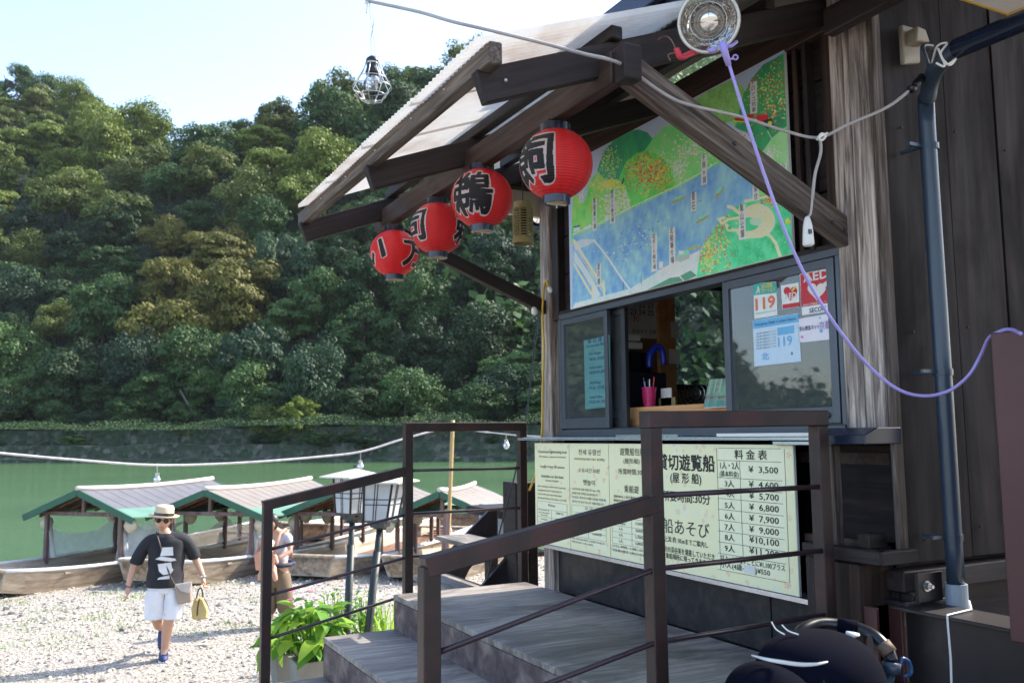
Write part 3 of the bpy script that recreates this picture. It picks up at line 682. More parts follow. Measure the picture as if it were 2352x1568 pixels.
# main roof over the cabin: eave board, boarded soffit, gutter
mr = part('main_roof', MB().prism([(1.93, -2.6, 1.60), (5.6, -2.6, 3.0), (5.6, -2.6, 3.06), (1.93, -2.6, 1.66)], (0, 6.3, 0)), M['wood1'], K)
timber('eave_board', (1.92, -2.6, 1.625), (1.92, 3.2, 1.625), .03, .10, M['navy'], K)
timber('eave_board', (1.97, -2.6, 1.55), (1.97, 3.2, 1.55), .05, .06, M['navy'], K)
for y in np.arange(-2.4, 2.2, .455): timber('roof_rafter', (1.95, y, 1.56), (5.4, y, 2.876), .045, .08, M['wood0'], K)
timber('wall_plate', (2.62, -2.6, 1.74), (2.62, 2.15, 1.74), .10, .16, M['wood0'], K)
timber('wall_plate', (2.5, -2.6, 1.50), (2.5, 2.25, 1.50), .05, .10, M['wood0'], K)
# gable end boards above the canopy, cream soffit seen past the lanterns
part('soffit_board', MB().span((2.25, 4.62, 1.315), (3.2, 4.66, 1.8)), M['cream'], K)
timber('board', (2.0, 4.58, 1.50), (3.0, 4.58, 1.50), .06, .08, M['wood0'], K)

part('dark_underfloor_infill', MB().span((2.78, 2.35, -1.9), (5.0, 4.5, -.5)).span((2.66, 4.4, -2.1), (2.8, 4.55, -.4)).span((5.0, 1.0, -1.9), (5.1, 4.5, -.4)), M['wood0'], K)  # dark boxes added below the floor so no bright beach shows through

# ================================================================== STEPS, RAILINGS, STEEL
ST = thing('wooden_steps', 'broad worn plywood steps rising to the landing below the ticket window', 'steps', (1.6, 3.6, -1.63))
lev = [(1.745, 2.57, -.88), (1.35, 1.80, -1.067), (1.03, 1.40, -1.27), (.68, 1.08, -1.46)]
for i, (xa, xb, z) in enumerate(lev):
    y0 = 1.9
    if i == 0:
        for (ya, yb) in ((y0, 3.02), (3.024, 4.82)):
            timber('tread', ((xa + xb) / 2, ya, z - .014), ((xa + xb) / 2, yb, z - .014), xb - xa + .012, .028, M['treadX'] if 'treadX' in M else M['tread'], ST, bevel=.003)
    else:
        timber('tread', ((xa + xb) / 2, y0, z - .014), ((xa + xb) / 2, 4.82, z - .014), xb - xa + .012, .028, M['tread'], ST, bevel=.003)
    zb = lev[i + 1][2] if i < 3 else -1.75
    timber('riser', (xa + .004, y0, (z - .03 + zb) / 2), (xa + .004, 4.81, (z - .03 + zb) / 2), .02, z - .03 - zb, M['riser'], ST, bevel=.002)
    part('side_panel', MB().span((xa + .016, 4.78, -1.9), (2.6 if i == 0 else xb, 4.80, z - .03)), M['riser'], ST)

def railing(name, label, Y, pts_top, posts, zb, bars, cap):
    T = thing(name, label, 'railing', (1.8, Y, -1.0))
    for (x, z1), z0 in zip(posts, zb):
        timber('post', (x, Y, z0), (x, Y, z1), .05, .05, M['rail'], T, up=(1, 0, 0), bevel=.003)
    for (xa, za, xb, zb_) in pts_top:
        timber('handrail', (xa, Y, za), (xb, Y, zb_), .053, .053, M['rail'], T, bevel=.003)
    for b in bars:
        part('rod', MB().tube([(x, Y - .012, z) for x, z in b], .0085, 8), M['rod'], T, smooth=True)
    return T
railing('far_railing', 'brown steel railing on the far side of the steps with three posts', 4.90,
        [(1.030, -.365, 1.83, -.205), (1.83, .05, 2.63, .05)],
        [(1.055, -.345), (1.855, .025), (2.605, .025)], [-1.45, -.90, -.90],
        [[(1.855, -.20), (2.605, -.205)], [(1.06, -.597), (1.855, -.447), (2.605, -.447)], [(1.06, -.835), (1.855, -.69), (2.605, -.69)], [(1.06, -1.06), (1.8, -.91)]], None)
NY = 2.27
p_a = at(965, 1285, Y=NY); p_b = at(1480, 1147, Y=NY); p_c = at(1495, 962, Y=NY); p_d = at(1878, 960, Y=NY)
railing('near_railing', 'brown steel railing on the near side of the steps with chipped red edges', NY,
        [(p_a.x + .01, p_a.z - .02, p_b.x + .04, p_b.z - .012), (p_c.x - .028, p_c.z - .002, p_d.x + .028, p_d.z)],
        [(p_a.x + .026, p_a.z - .02), (p_c.x, p_c.z - .026), (p_d.x, p_d.z - .026)], [-1.5, -1.5, -.89],
        [[tuple(at(1500, 1137, Y=NY))[::2], tuple(at(1892, 1116, Y=NY))[::2]], [tuple(at(985, 1502, Y=NY))[::2], tuple(at(1500, 1305, Y=NY))[::2], tuple(at(1892, 1262, Y=NY))[::2]], [tuple(at(900, 1700, Y=NY))[::2], tuple(at(1500, 1473, Y=NY))[::2], tuple(at(1888, 1410, Y=NY))[::2]]], None)
# second flight beyond the kiosk
S2 = thing('back_steps', 'dark steel flight of steps behind the far railing with plate stringers', 'steps', (2.9, 5.6, -1.9))
def plate(name, pts, Y, th, mat, parent): part(name, MB().prism([at(px, py, Y=Y) for px, py in pts], (0, th, 0)), mat, parent, bevel=.002)
plate('stringer', [(975, 1365), (1039, 1258), (1127, 1168), (1142, 1166), (1142, 1228), (1078, 1308), (1050, 1365)], 6.0, .03, M['steel'], S2)
plate('stringer', [(1060, 1400), (1119, 1331), (1184, 1257), (1215, 1215), (1215, 1400)], 5.15, .03, M['steel'], S2)
for (px, py, w) in ((1092, 1240, .26), (1035, 1335, .26), (1165, 1252, .2)):
    p = at(px, py, Y=5.6); part('tread', MB().span((p.x - w / 2, 5.18, p.z - .03), (p.x + w / 2, 6.0, p.z)), M['tread'], S2, bevel=.003)
part('deck_edge', MB().span((3.0, 5.15, -.62), (4.4, 6.6, -.56)).span((3.1, 6.4, -2.4), (3.18, 6.48, -.6)), M['wood0'], S2)
c = at(1168, 1195, Y=6.8)
single('utility_box', MB().span((c.x - .14, 6.8, c.z - .16), (c.x + .2, 7.1, c.z + .13)), M['greypl'], 'weathered grey box standing on the back steps behind the railing', 'box', bevel=.008)
# steel frame at the kiosk's near corner
BM = thing('steel_frame', 'painted steel beams and bolted plate carrying the near corner of the kiosk', 'steel frame', (2.6, 1.6, -1.63))
XB = 2.52
part('beam', MB().span((XB, -1.5, -.592), (XB + .17, 2.13, -.58)).span((XB + .075, -1.5, -.84), (XB + .09, 2.13, -.592)).span((XB, -1.5, -.852), (XB + .17, 2.13, -.84)), M['steel'], BM, bevel=.002)
part('beam', MB().span((XB - .06, -1.5, -1.12), (XB + .17, 2.05, -.90)), M['steel'], BM, bevel=.004)
part('beam', MB().span((XB - .22, -1.5, -1.66), (XB + .17, 2.05, -1.15)), M['brown1'], BM, bevel=.004)
part('column', MB().span((XB - .06, 2.135, -1.66), (XB - .045, 2.25, -.585)).span((XB + .06, 2.135, -1.66), (XB + .075, 2.25, -.585)).span((XB - .045, 2.185, -1.66), (XB + .06, 2.195, -.59)), M['maroon'], BM, bevel=.002)
part('stub', MB().span((XB + .08, 2.145, -.66), (XB + .20, 2.155, -.55)).span((XB + .08, 2.10, -.58), (XB + .09, 2.2, -.55)).span((XB + .03, 2.09, -.582), (XB + .25, 2.21, -.57)), M['steel'], BM, bevel=.002)
pl0 = at(2105, 1316, Y=2.075); pl1 = at(2164, 1376, Y=2.075)
pl = part('gusset_plate', MB().span((pl0.x, 2.07, pl1.z), (pl1.x, 2.085, pl0.z)), M['steel'], BM, bevel=.002)
bc = at(2128, 1345, Y=2.07); bo = MB().lathe(bc, [(.018, 0), (.018, .004)], 16, (0, -1, 0)).lathe(bc, [(.013, .004), (.013, .014)], 6, (0, -1, 0)).lathe(bc, [(.006, .014), (.006, .026)], 10, (0, -1, 0))
part('bolt', bo, M['wire'], pl)
# sheet-metal cabinet at the right edge
single('metal_cabinet', MB().span((2.352, 1.1, -.575), (3.0, 1.595, .272)), M['maroon'], 'dark maroon sheet metal cabinet standing on the steel beam', 'cabinet', (2.6, 1.4, -.575), bevel=.004)
# rain pipe ----------------------------------------------------------
RP = thing('rain_pipe', 'dark blue grey rain pipe running down the side wall into a pale socket', 'pipe', (2.735, 2.03, -.6))
part('downpipe', MB().tube(smoothpts([(2.735, 2.035, -.52), (2.735, 2.035, .2), (2.73, 2.035, 1.08), (2.71, 2.01, 1.17), (2.64, 1.93, 1.215), (2.56, 1.80, 1.222), (2.55, 1.70, 1.222)], 4), .0285, 20), M['pipe'], RP, smooth=True)
part('gutter_pipe', MB().tube([(2.55, 1.78, 1.222), (2.55, -1.2, 1.19)], .032, 20), M['navy'], RP, smooth=True)
for z in (1.0, .20, -.36):
    b = part('pipe_clip', MB().lathe((2.735, 2.035, z - .012), [(.032, 0), (.032, .022)], 20).span((2.70, 2.035, z - .006), (2.71, 2.13, z + .006)).span((2.64, 2.04, z - .004), (2.71, 2.05, z + .008)), M['pipe'], RP)
part('socket', MB().lathe((2.735, 2.035, -.60), [(.031, -.06), (.031, 0), (.036, 0), (.036, .085), (.030, .085)], 20), M['greypl'], RP, smooth=False)
# strap over the beam
single('white_strap', MB().tube([(2.735, 1.99, -.565), (2.66, 1.93, -.575), (XB - .004, 1.91, -.575), (XB - .006, 1.905, -.70), (XB - .02, 1.90, -.87)], .0035, 6), M['white'], 'thin white cable tie looped over the steel beam below the pipe', 'cable tie')
# pale panel under the soffit
q = at(2317, 33, Z=1.32)
LP_ = thing('soffit_panel', 'pale panel with a yellow edge under the roof in the upper corner', 'panel', (q.x, q.y, 1.32))
part('face', MB().span((q.x - .8, q.y - .9, 1.322), (q.x, q.y, 1.335)), M['paper'], LP_)
part('rim', MB().span((q.x - .8, q.y, 1.318), (q.x + .006, q.y + .006, 1.338)).span((q.x, q.y - .9, 1.318), (q.x + .006, q.y, 1.338)), M['yellowcable'], LP_)
# beige hooded wall socket with plug and dark cable
so_ = thing('wall_socket', 'beige hooded outdoor socket on the dark side wall', 'socket', tuple(at(2085, 110, Y=2.12)))
c = at(2083, 108, Y=2.12)
part('housing', MB().prism([c + Vector((-.045, 0, .07)), c + Vector((.02, 0, .07)), c + Vector((.05, 0, .02)), c + Vector((.045, 0, -.06)), c + Vector((-.045, 0, -.08))], (0, -.02, 0)).prism([c + Vector((-.02, -.02, .05)), c + Vector((.025, -.02, .045)), c + Vector((.045, -.02, .0)), c + Vector((-.03, -.02, -.01))], (0, -.045, 0)), paint('beige_plastic', (.3, .26, .2), .5), so_, bevel=.004)
part('plug', MB().lathe(c + Vector((.02, -.05, -.02)), [(.012, 0), (.014, .02), (.009, .045)], 12, (.8, -.4, .1)), M['black'], so_)
single('plug_lead', MB().tube(smoothpts([c + Vector((.05, -.07, -.015)), at(2120, 108, Y=2.0), at(2132, 150, Y=1.98), at(2125, 178, Y=1.97), at(2110, 190, Y=1.96)], 5), .006, 8), M['pipe'], 'dark teal lead curving from the socket to the white cable', 'cable', smooth=True)
# white festoon cable -------------------------------------------------
B1 = Vector((1.50, 2.215, 1.225))
cab = [at(848, 3, Y=2.5), at(960, 27, Y=2.35), at(1040, 50, Y=2.25), at(1135, 72, Y=2.2), at(1250, 100, Y=2.18), at(1345, 125, Y=2.17), at(1395, 136, Y=2.18), at(1440, 155, Y=2.24), at(1520, 212, Y=2.24), at(1580, 240, Y=2.22), at(1700, 268, Y=2.22), at(1800, 300, Y=2.2), at(1880, 316, Y=2.17), at(1950, 285, Y=2.1), at(2040, 245, Y=2.03), at(2098, 200, Y=1.97)]
single('festoon_cable', MB().tube(smoothpts(cab, 7), .0055, 8), M['cable'], 'off-white cable sagging from the caged bulb across the canopy to the wall', 'cable', smooth=True)
single('cable_joint', MB().tube([at(2096, 203, Y=1.97), at(2118, 178, Y=1.965)], [.012, .016], 10).tube([at(2092, 206, Y=1.97), at(2100, 200, Y=1.97)], .014, 10), M['black'], 'black taped joint where the white cable meets the teal lead', 'cable joint', smooth=True)
for k, (px, py) in enumerate([(1880, 316), (1890, 318)]):
    pass
single('cable_drop', MB().tube(smoothpts([at(1883, 318, Y=2.17), at(1885, 350, Y=2.18), at(1872, 400, Y=2.2), at(1866, 455, Y=2.21)], 6), .0055, 8), M['cable'], 'white cable hanging from the junction past the diagonal brace', 'cable', smooth=True)
sp = at(1856, 538, Y=2.215)
ss_ = thing('pull_switch', 'white bottle-shaped cord switch hanging in front of the dark board', 'switch', tuple(sp))
part('body', MB().lathe(sp, [(.006, .062), (.010, .055), (.016, .03), (.019, -.01), (.02, -.035), (.014, -.042)], 18, (0, 0, 1)), M['white'], ss_, smooth=True)
part('rocker', MB().box(sp + Vector((-.008, -.018, .005)), (.012, .006, .016)), M['black'], ss_)
part('lead', MB().tube(smoothpts([at(1866, 455, Y=2.21), at(1862, 490, Y=2.215), sp + Vector((0, 0, .06))], 4), .0045, 6), M['cable'], ss_)
single('cable_knot', MB().tube(smoothpts([at(1876, 322, Y=2.16), at(1886, 308, Y=2.15), at(1896, 312, Y=2.15), at(1888, 322, Y=2.15), at(1880, 316, Y=2.15), at(1900, 306, Y=2.15)], 5), .0045, 6), M['white'], 'white cable tie knot where the hanging switch cable branches off', 'cable knot')
single('tie_wire', MB().tube(smoothpts([at(2140, 150, Y=1.9), at(2152, 108, Y=1.82), at(2175, 100, Y=1.78), at(2160, 125, Y=1.78), at(2180, 150, Y=1.78), at(2195, 135, Y=1.78), at(2172, 148, Y=1.78), at(2155, 112, Y=1.8), at(2170, 152, Y=1.78), at(2150, 145, Y=1.8)], 5), .0035, 6), M['paper'], 'loops of white tie wire round the pipe elbow', 'wire')
# caged work bulb hanging at the upper left ---------------------------
c = at(855, 130, Y=2.5); s = (c - Vector((0, 0, 0))).length / F
CB = thing('caged_bulb', 'clear work bulb in a wire cage hanging against the sky', 'caged bulb', tuple(c - Vector((0, 0, 105 * s))))
H = 105 * s; Rr = 42 * s
part('holder', MB().lathe(c + Vector((0, 0, -30 * s)), [(13 * s, -12 * s), (15 * s, -6 * s), (12 * s, 4 * s), (12 * s, 14 * s), (14 * s, 17 * s), (13 * s, 24 * s), (6 * s, 30 * s)], 18), M['black'], CB, smooth=True)
part('collar', MB().lathe(c + Vector((0, 0, -12 * s)), [(13 * s, -5 * s), (13 * s, 3 * s)], 18), M['white'], CB)
part('bulb', MB().lathe(c, [(9 * s, -36 * s), (13 * s, -48 * s), (20 * s, -62 * s), (20 * s, -72 * s), (13 * s, -84 * s), (3 * s, -88 * s)], 20), M['bulb'], CB, smooth=True)
part('filament_stem', MB().tube([c + Vector((0, 0, -38 * s)), c + Vector((0, 0, -60 * s))], 3 * s, 8), M['wire'], CB)
for k in range(8):
    a = k * math.pi / 4 + .2; d = Vector((math.cos(a), math.sin(a), 0))
    part('cage_wire', MB().tube([c + d * 14 * s + Vector((0, 0, -14 * s)), c + d * 20 * s + Vector((0, 0, -32 * s)), c + d * Rr + Vector((0, 0, -70 * s)), c + d * 22 * s + Vector((0, 0, -98 * s)), c + Vector((0, 0, -106 * s))], 1.1 * s, 6), M['wire'], CB, smooth=True)
for zz, rr in ((-50, 30), (-70, 42), (-88, 30)):
    part('cage_ring', MB().tube([c + Vector((math.cos(t) * rr * s, math.sin(t) * rr * s, zz * s)) for t in np.linspace(0, 6.283, 25)], 1.0 * s, 6), M['wire'], CB, smooth=True)
single('bulb_lead', MB().tube(smoothpts([at(850, 3, Y=2.5), at(860, 40, Y=2.5), at(852, 90, Y=2.5), c], 6), 1.1 * s, 6).tube(smoothpts([at(848, 3, Y=2.5), at(852, 45, Y=2.5), at(860, 92, Y=2.5), c + Vector((.01, 0, 0))], 6), 1.0 * s, 6), M['wire'], 'twisted grey leads from which the caged bulb hangs', 'cable')
single('lead_knot', MB().tube(smoothpts([at(838, 8, Y=2.5), at(850, 2, Y=2.5), at(856, -8, Y=2.5), at(846, -4, Y=2.5), at(842, 30, Y=2.5)], 5), 2.2 * s, 6), M['paper'], 'knot of white rope at the top of the caged bulb lead', 'rope')
single('overhead_wire', MB().tube([at(846, 4, Y=2.5), at(-400, -900, Y=2.5)], .004, 6), M['cable'], 'cable carrying the caged bulb out of the picture above', 'cable')
# reflector flood lamp ------------------------------------------------
c = at(1628, 50, Y=2.0); dist = c.length; s = dist / F
ax = (-c).normalized() + Vector((-.10, .0, .05)); ax.normalize()
FL = thing('flood_lamp', 'round glass reflector flood lamp with chipped white rim under the roof', 'lamp', tuple(c))
part('reflector', MB().lathe(c, [(66 * s, 4 * s), (60 * s, -8 * s), (46 * s, -40 * s), (22 * s, -62 * s), (8 * s, -66 * s)], 40, ax, cap=False), M['chrome'], FL, smooth=True)
part('rim', MB().lathe(c, [(58 * s, 1 * s), (60 * s, 9 * s), (64 * s, 8 * s), (66 * s, 0), (62 * s, -12 * s), (57 * s, -2 * s)], 48, ax, cap=False), M['enamel'], FL, smooth=True)
part('bulb', MB().lathe(c, [(4 * s, -60 * s), (14 * s, -50 * s), (26 * s, -30 * s), (34 * s, -10 * s), (30 * s, 2 * s), (12 * s, 7 * s), (2 * s, 8 * s)], 30, ax), NT('frosted_bulb').sets(Base_Color=(.75, .74, .7, 1), Metallic=.85, Roughness=.12), FL, smooth=True)
e1 = ax.orthogonal().normalized(); e2 = ax.cross(e1)
for k in range(4):
    a = .5 + k * math.pi / 2; d = e1 * math.cos(a) + e2 * math.sin(a)
    part('guard_wire', MB().tube([c + d * 61 * s + ax * 8 * s, c + d * 40 * s + ax * 17 * s, c + d * 14 * s + ax * 22 * s], .9 * s, 6), paint('rusty_wire', (.3, .18, .12), .6), FL)
part('guard_ring', MB().tube([c + (e1 * math.cos(t) + e2 * math.sin(t)) * 38 * s + ax * 18 * s for t in np.linspace(0, 6.283, 33)], .9 * s, 6), M['wire'], FL, smooth=True)
part('glass', MB().lathe(c, [(58 * s, 5 * s), (40 * s, 9 * s), (2 * s, 11 * s)], 40, ax, cap=False), M['bulb'], FL, smooth=True)
single('red_hook', MB().tube(smoothpts([at(1622, 112, Y=2.06), at(1590, 122, Y=2.06), at(1565, 132, Y=2.06), at(1556, 118, Y=2.06), at(1554, 112, Y=2.06)], 5), 6.5 * s, 12), M['redpl'], 'short red plastic hook beside the flood lamp', 'hook', smooth=True)
single('rusty_wire_loop', MB().tube(smoothpts([at(1510, 92, Y=2.3), at(1525, 84, Y=2.3), at(1540, 90, Y=2.2), at(1552, 118, Y=2.1), at(1535, 126, Y=2.1), at(1540, 140, Y=2.1)], 5), 1.3 * s, 6), paint('rust', (.25, .13, .08), .8), 'bent rusty wire loop hanging left of the red hook', 'wire')
# lilac hose: hangs from a clip by the lamp, sags and runs to the cabinet
hz = [at(1662, 110, Y=1.97), at(1675, 150, Y=1.97), at(1712, 270, Y=1.96), at(1762, 420, Y=1.95), at(1815, 560, Y=1.94), at(1870, 670, Y=1.93), at(1935, 768, Y=1.92), at(2000, 845, Y=1.90), at(2065, 895, Y=1.86), at(2125, 909, Y=1.82), at(2180, 897, Y=1.78), at(2225, 862, Y=1.72), at(2253, 815, Y=1.68), at(2270, 778, Y=1.63), at(2290, 764, Y=1.58), at(2318, 756, Y=1.53), at(2345, 766, Y=1.45)]
HS = thing('lilac_cord', 'lilac cord sagging from the flood lamp past the window to the maroon cabinet', 'cord', tuple(hz[0]))
part('cord', MB().tube(smoothpts(hz, 7), [3.6 * s] * (len(hz) * 7 - 6), 10), M['purple'], HS, smooth=True)
part('clip', MB().tube([at(1660, 98, Y=1.97), at(1664, 118, Y=1.97), at(1674, 150, Y=1.97)], [9 * s, 8 * s, 6 * s], 10).tube([at(1668, 108, Y=1.97), at(1680, 106, Y=1.97), at(1692, 96, Y=1.97)], 4 * s, 8).tube([at(1674, 138, Y=1.97), at(1684, 134, Y=1.97)], 2.5 * s, 8).tube([at(1689, 132, Y=1.97) + RGT * math.cos(t) * 5 * s + UPV * math.sin(t) * 5 * s for t in np.linspace(0, 6.283, 13)], 2 * s, 6).tube([at(1645, 112, Y=1.97), at(1630, 118, Y=1.97)], 5 * s, 8), M['purple'], HS, smooth=True)

# ================================================================== LANTERNS
def lantern(px, py, diam, chars, label, Y=None):
    c = at(px, py, X=1.57); R = diam / 2; H = R * .90
    T = thing('red_paper_lantern', label, 'lantern', tuple(c - Vector((0, 0, H + .03))), 'red paper lanterns hanging from the canopy beam')
    nu, nv = 420, 190
    th = np.linspace(0, 2 * np.pi, nu); v = np.linspace(-1, 1, nv)
    TH, VV = np.meshgrid(th, v)
    r = R * np.sqrt(1 - .855 * VV ** 2)
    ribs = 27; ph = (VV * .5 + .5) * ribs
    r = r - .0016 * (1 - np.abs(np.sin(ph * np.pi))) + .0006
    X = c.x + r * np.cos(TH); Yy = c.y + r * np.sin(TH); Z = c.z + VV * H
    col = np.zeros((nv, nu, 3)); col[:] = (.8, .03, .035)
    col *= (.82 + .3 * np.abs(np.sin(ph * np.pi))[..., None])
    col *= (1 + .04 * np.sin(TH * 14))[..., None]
    view = math.atan2(-c.y, -c.x)
    for ch, az, sc in chars:
        inner, cx, cy, w, h = text_bvh(ch)
        a0 = view + math.radians(az)
        dA = (TH - a0 + np.pi) % (2 * np.pi) - np.pi
        # arc length across, height up; east of a0 is to the viewer's right
        k = h / (2 * H * .74 * sc)
        U_ = dA * R * k * .90 + cx; W_ = VV * H * k + cy
        m = (np.abs(U_ - cx) < w * .62) & (np.abs(W_ - cy) < h * .62)
        for j, i in zip(*np.nonzero(m)):
            d_ = inner.find_nearest(Vector((U_[j, i], W_[j, i], 0)), .08)[3]
            if d_ is None: continue
            if d_ < .027 + .010 * math.sin(U_[j, i] * 9 + W_[j, i] * 7): col[j, i] = (.014, .014, .018)
            elif d_ < .058: col[j, i] = (.7, .66, .66)
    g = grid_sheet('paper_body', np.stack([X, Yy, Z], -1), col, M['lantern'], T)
    for z0, z1, rr in ((c.z + H - .004, c.z + H + .026, .40), (c.z - H - .026, c.z - H + .004, .37)):
        part('ring', MB().lathe((c.x, c.y, z0), [(R * rr * .82, 0), (R * rr * 1.0, 0), (R * rr * 1.03, z1 - z0), (R * rr * .82, z1 - z0), (R * rr * .82, 0)], 32, cap=False), M['navy'], T, smooth=False)
    part('bottom_plate', MB().lathe((c.x, c.y, c.z - H - .022), [(R * .30, 0), (R * .30, .004)], 24).box((c.x, c.y, c.z - H - .026), (R * .6, .012, .006)).tube([(c.x, c.y, c.z - H - .02), (c.x, c.y, c.z - H - .042)], .0025, 6), M['cream'], T)
    top = c.z + H + .026; zt = 1.12
    part('hanger', MB().tube(smoothpts([(c.x - .04, c.y, top - .01), (c.x - .02, c.y, top + .03), (c.x, c.y, top + .045), (c.x + .02, c.y, top + .03), (c.x + .04, c.y, top - .01)], 4), .0022, 6).tube([(c.x, c.y, top + .045), (c.x + .004, c.y - .004, max(zt, top + .07))], .003, 6), M['black'], T)
    return c
M['lantern'] = vcol('lantern_paper', .4, .5, 0, .38)
LC = [lantern(1277, 378, .262, [('飼', -47, 1.0)], 'largest looking red paper lantern, nearest the ticket window, its black character turned left'),
      lantern(1107, 456, .258, [('鵜', -24, 1.0)], 'red paper lantern with a full black character facing the steps, second from the window'),
      lantern(1005, 525, .252, [('司', -62, .8), ('鵜', 82, .9)], 'red paper lantern showing only the edges of characters, third from the window'),
      lantern(906, 582, .256, [('い', -58, .75), ('方', 60, .9)], 'red paper lantern hanging at the far end of the beam')]
# lead that links them
lk = [at(1272, 255, X=1.60), at(1235, 300, X=1.6), at(1185, 335, X=1.6), at(1128, 352, X=1.59), at(1070, 350, X=1.58), at(1020, 338, X=1.55)]
single('lantern_lead', MB().tube(smoothpts(lk, 5), .003, 6).tube(smoothpts([at(1128, 352, X=1.59), at(1060, 388, X=1.6), at(1000, 430, X=1.6), at(920, 470, X=1.6), at(895, 480, X=1.6), at(850, 468, X=1.57)], 5), .003, 6), M['steel'], 'dark lead looping along the beam between the red lanterns', 'cable')
# khaki slatted insect lantern
c = at(1201, 507, Y=3.9); s = c.length / F
KL = thing('slatted_lantern', 'khaki plastic slatted cylinder lantern between the two nearest red lanterns', 'lantern', tuple(c - Vector((0, 0, .1))))
part('top_cap', MB().lathe(c, [(21 * s, 42 * s), (22 * s, 38 * s), (22 * s, 26 * s)], 24), M['khaki'], KL)
part('base', MB().lathe(c, [(24 * s, -40 * s), (25 * s, -50 * s), (25 * s, -53 * s), (22 * s, -53 * s)], 24, cap=False), M['khaki'], KL)
for k in range(11): part('slat_ring', MB().lathe(c, [(21 * s, 24 * s - k * 6 * s), (24 * s, 23 * s - k * 6 * s), (24 * s, 21 * s - k * 6 * s), (21 * s, 21 * s - k * 6 * s)], 24, cap=False), M['khaki'], KL)
for k in range(8):
    a = k * math.pi / 4; part('rib', MB().box(c + Vector((math.cos(a) * 22 * s, math.sin(a) * 22 * s, -8 * s)), (3 * s, 3 * s, 68 * s)), M['khaki'], KL)
part('core', MB().lathe(c, [(9 * s, -40 * s), (9 * s, 34 * s)], 14), M['aluD'], KL)
part('hanger', MB().tube([c + Vector((0, 0, 42 * s)), c + Vector((0, 0, 120 * s))], 1.2 * s, 5), M['black'], KL)
# round mirror behind the post
c = at(1240, 492, Y=5.0)
RM = thing('round_mirror', 'round grey framed mirror half hidden behind the far post', 'mirror', tuple(c)); ax = Vector((-.75, -.6, -.1)).normalized(); s = c.length / F
part('rim', MB().lathe(c, [(27 * s, 0), (34 * s, -3 * s), (38 * s, 4 * s), (34 * s, 9 * s), (27 * s, 6 * s)], 40, ax, cap=False), M['aluD'], RM, smooth=True)
part('mirror_face', MB().lathe(c, [(28 * s, 2 * s), (18 * s, 6 * s), (1 * s, 8 * s)], 40, ax), M['chrome'], RM, smooth=True)
part('arm', MB().tube([c - ax * 4 * s, c + Vector((.1, -.35, -.02))], 4 * s, 8), M['aluD'], RM)
# yellow cable and small lamp holders on the far post
single('yellow_cable', MB().tube(smoothpts([at(1262, 672, X=2.52), at(1256, 645, X=2.52), at(1250, 660, X=2.53), at(1246, 720, X=2.55), at(1249, 800, X=2.55), at(1246, 900, X=2.55), at(1244, 1003, X=2.55), at(1232, 1080, X=2.58), at(1216, 1125, X=2.6)], 5), .007, 8), M['yellowcable'], 'yellow cable running down the far corner post beside the window', 'cable', smooth=True)
single('lamp_holder', MB().lathe(at(1228, 716, X=2.5), [(.004, -.02), (.017, -.012), (.02, .0), (.016, .02), (.006, .03)], 14, (-.3, 0, 1)), M['white'], 'small white lamp holder hanging below the far brace', 'lamp holder', smooth=True)
single('white_connector', MB().lathe(at(1266, 672, X=2.50), [(.006, 0), (.014, .012), (.012, .035)], 12, (-.4, .2, 1)), M['white'], 'white cable connector where the yellow cable meets the far brace', 'connector', smooth=True)
g0, g1 = at(1240, 690, Y=4.95), at(1208, 965, Y=4.95)
single('guy_wire', MB().tube([g0, g1, at(1185, 1080, Y=5.0), at(1118, 1332, Y=5.1)], .005, 6), M['aluD'], 'thin dark guy wire slanting down past the far railing', 'wire')
# post beyond the sign
single('short_post', MB().span((2.62, 5.02, -1.9), (2.78, 5.2, -.30)), M['wood1'], 'short dark timber post beyond the sign with a cable on its top', 'post', bevel=.006)

# bolts and nail heads on the timbers
def bolt(p, ax, r, parent, m='steel'): part('bolt', MB().lathe(p, [(r, 0), (r, .004), (r * .6, .007)], 8, ax), M[m], parent)
for x, z in ((1.60, 1.165), (1.66, 1.15), (2.50, .755), (2.56, .735), (2.05, .985)): bolt((x, 2.274, z), (0, -1, 0), .008, K)
for x in (1.2, 1.55, 1.9): bolt((x, 2.337, roofz(x) - .105), (0, -1, 0), .006, K, 'wire')
for y in (2.6, 2.9, 3.3, 3.7, 4.1): bolt((1.112, y, roofz(1.135) - .03), (-1, 0, 0), .004, K, 'wire')
for i, x in enumerate(np.arange(2.72, 3.9, .3)):
    for z in (-.38, .35, 1.1): bolt((x, 2.136, z + .03 * (i % 2)), (0, -1, 0), .004, K, 'steel')

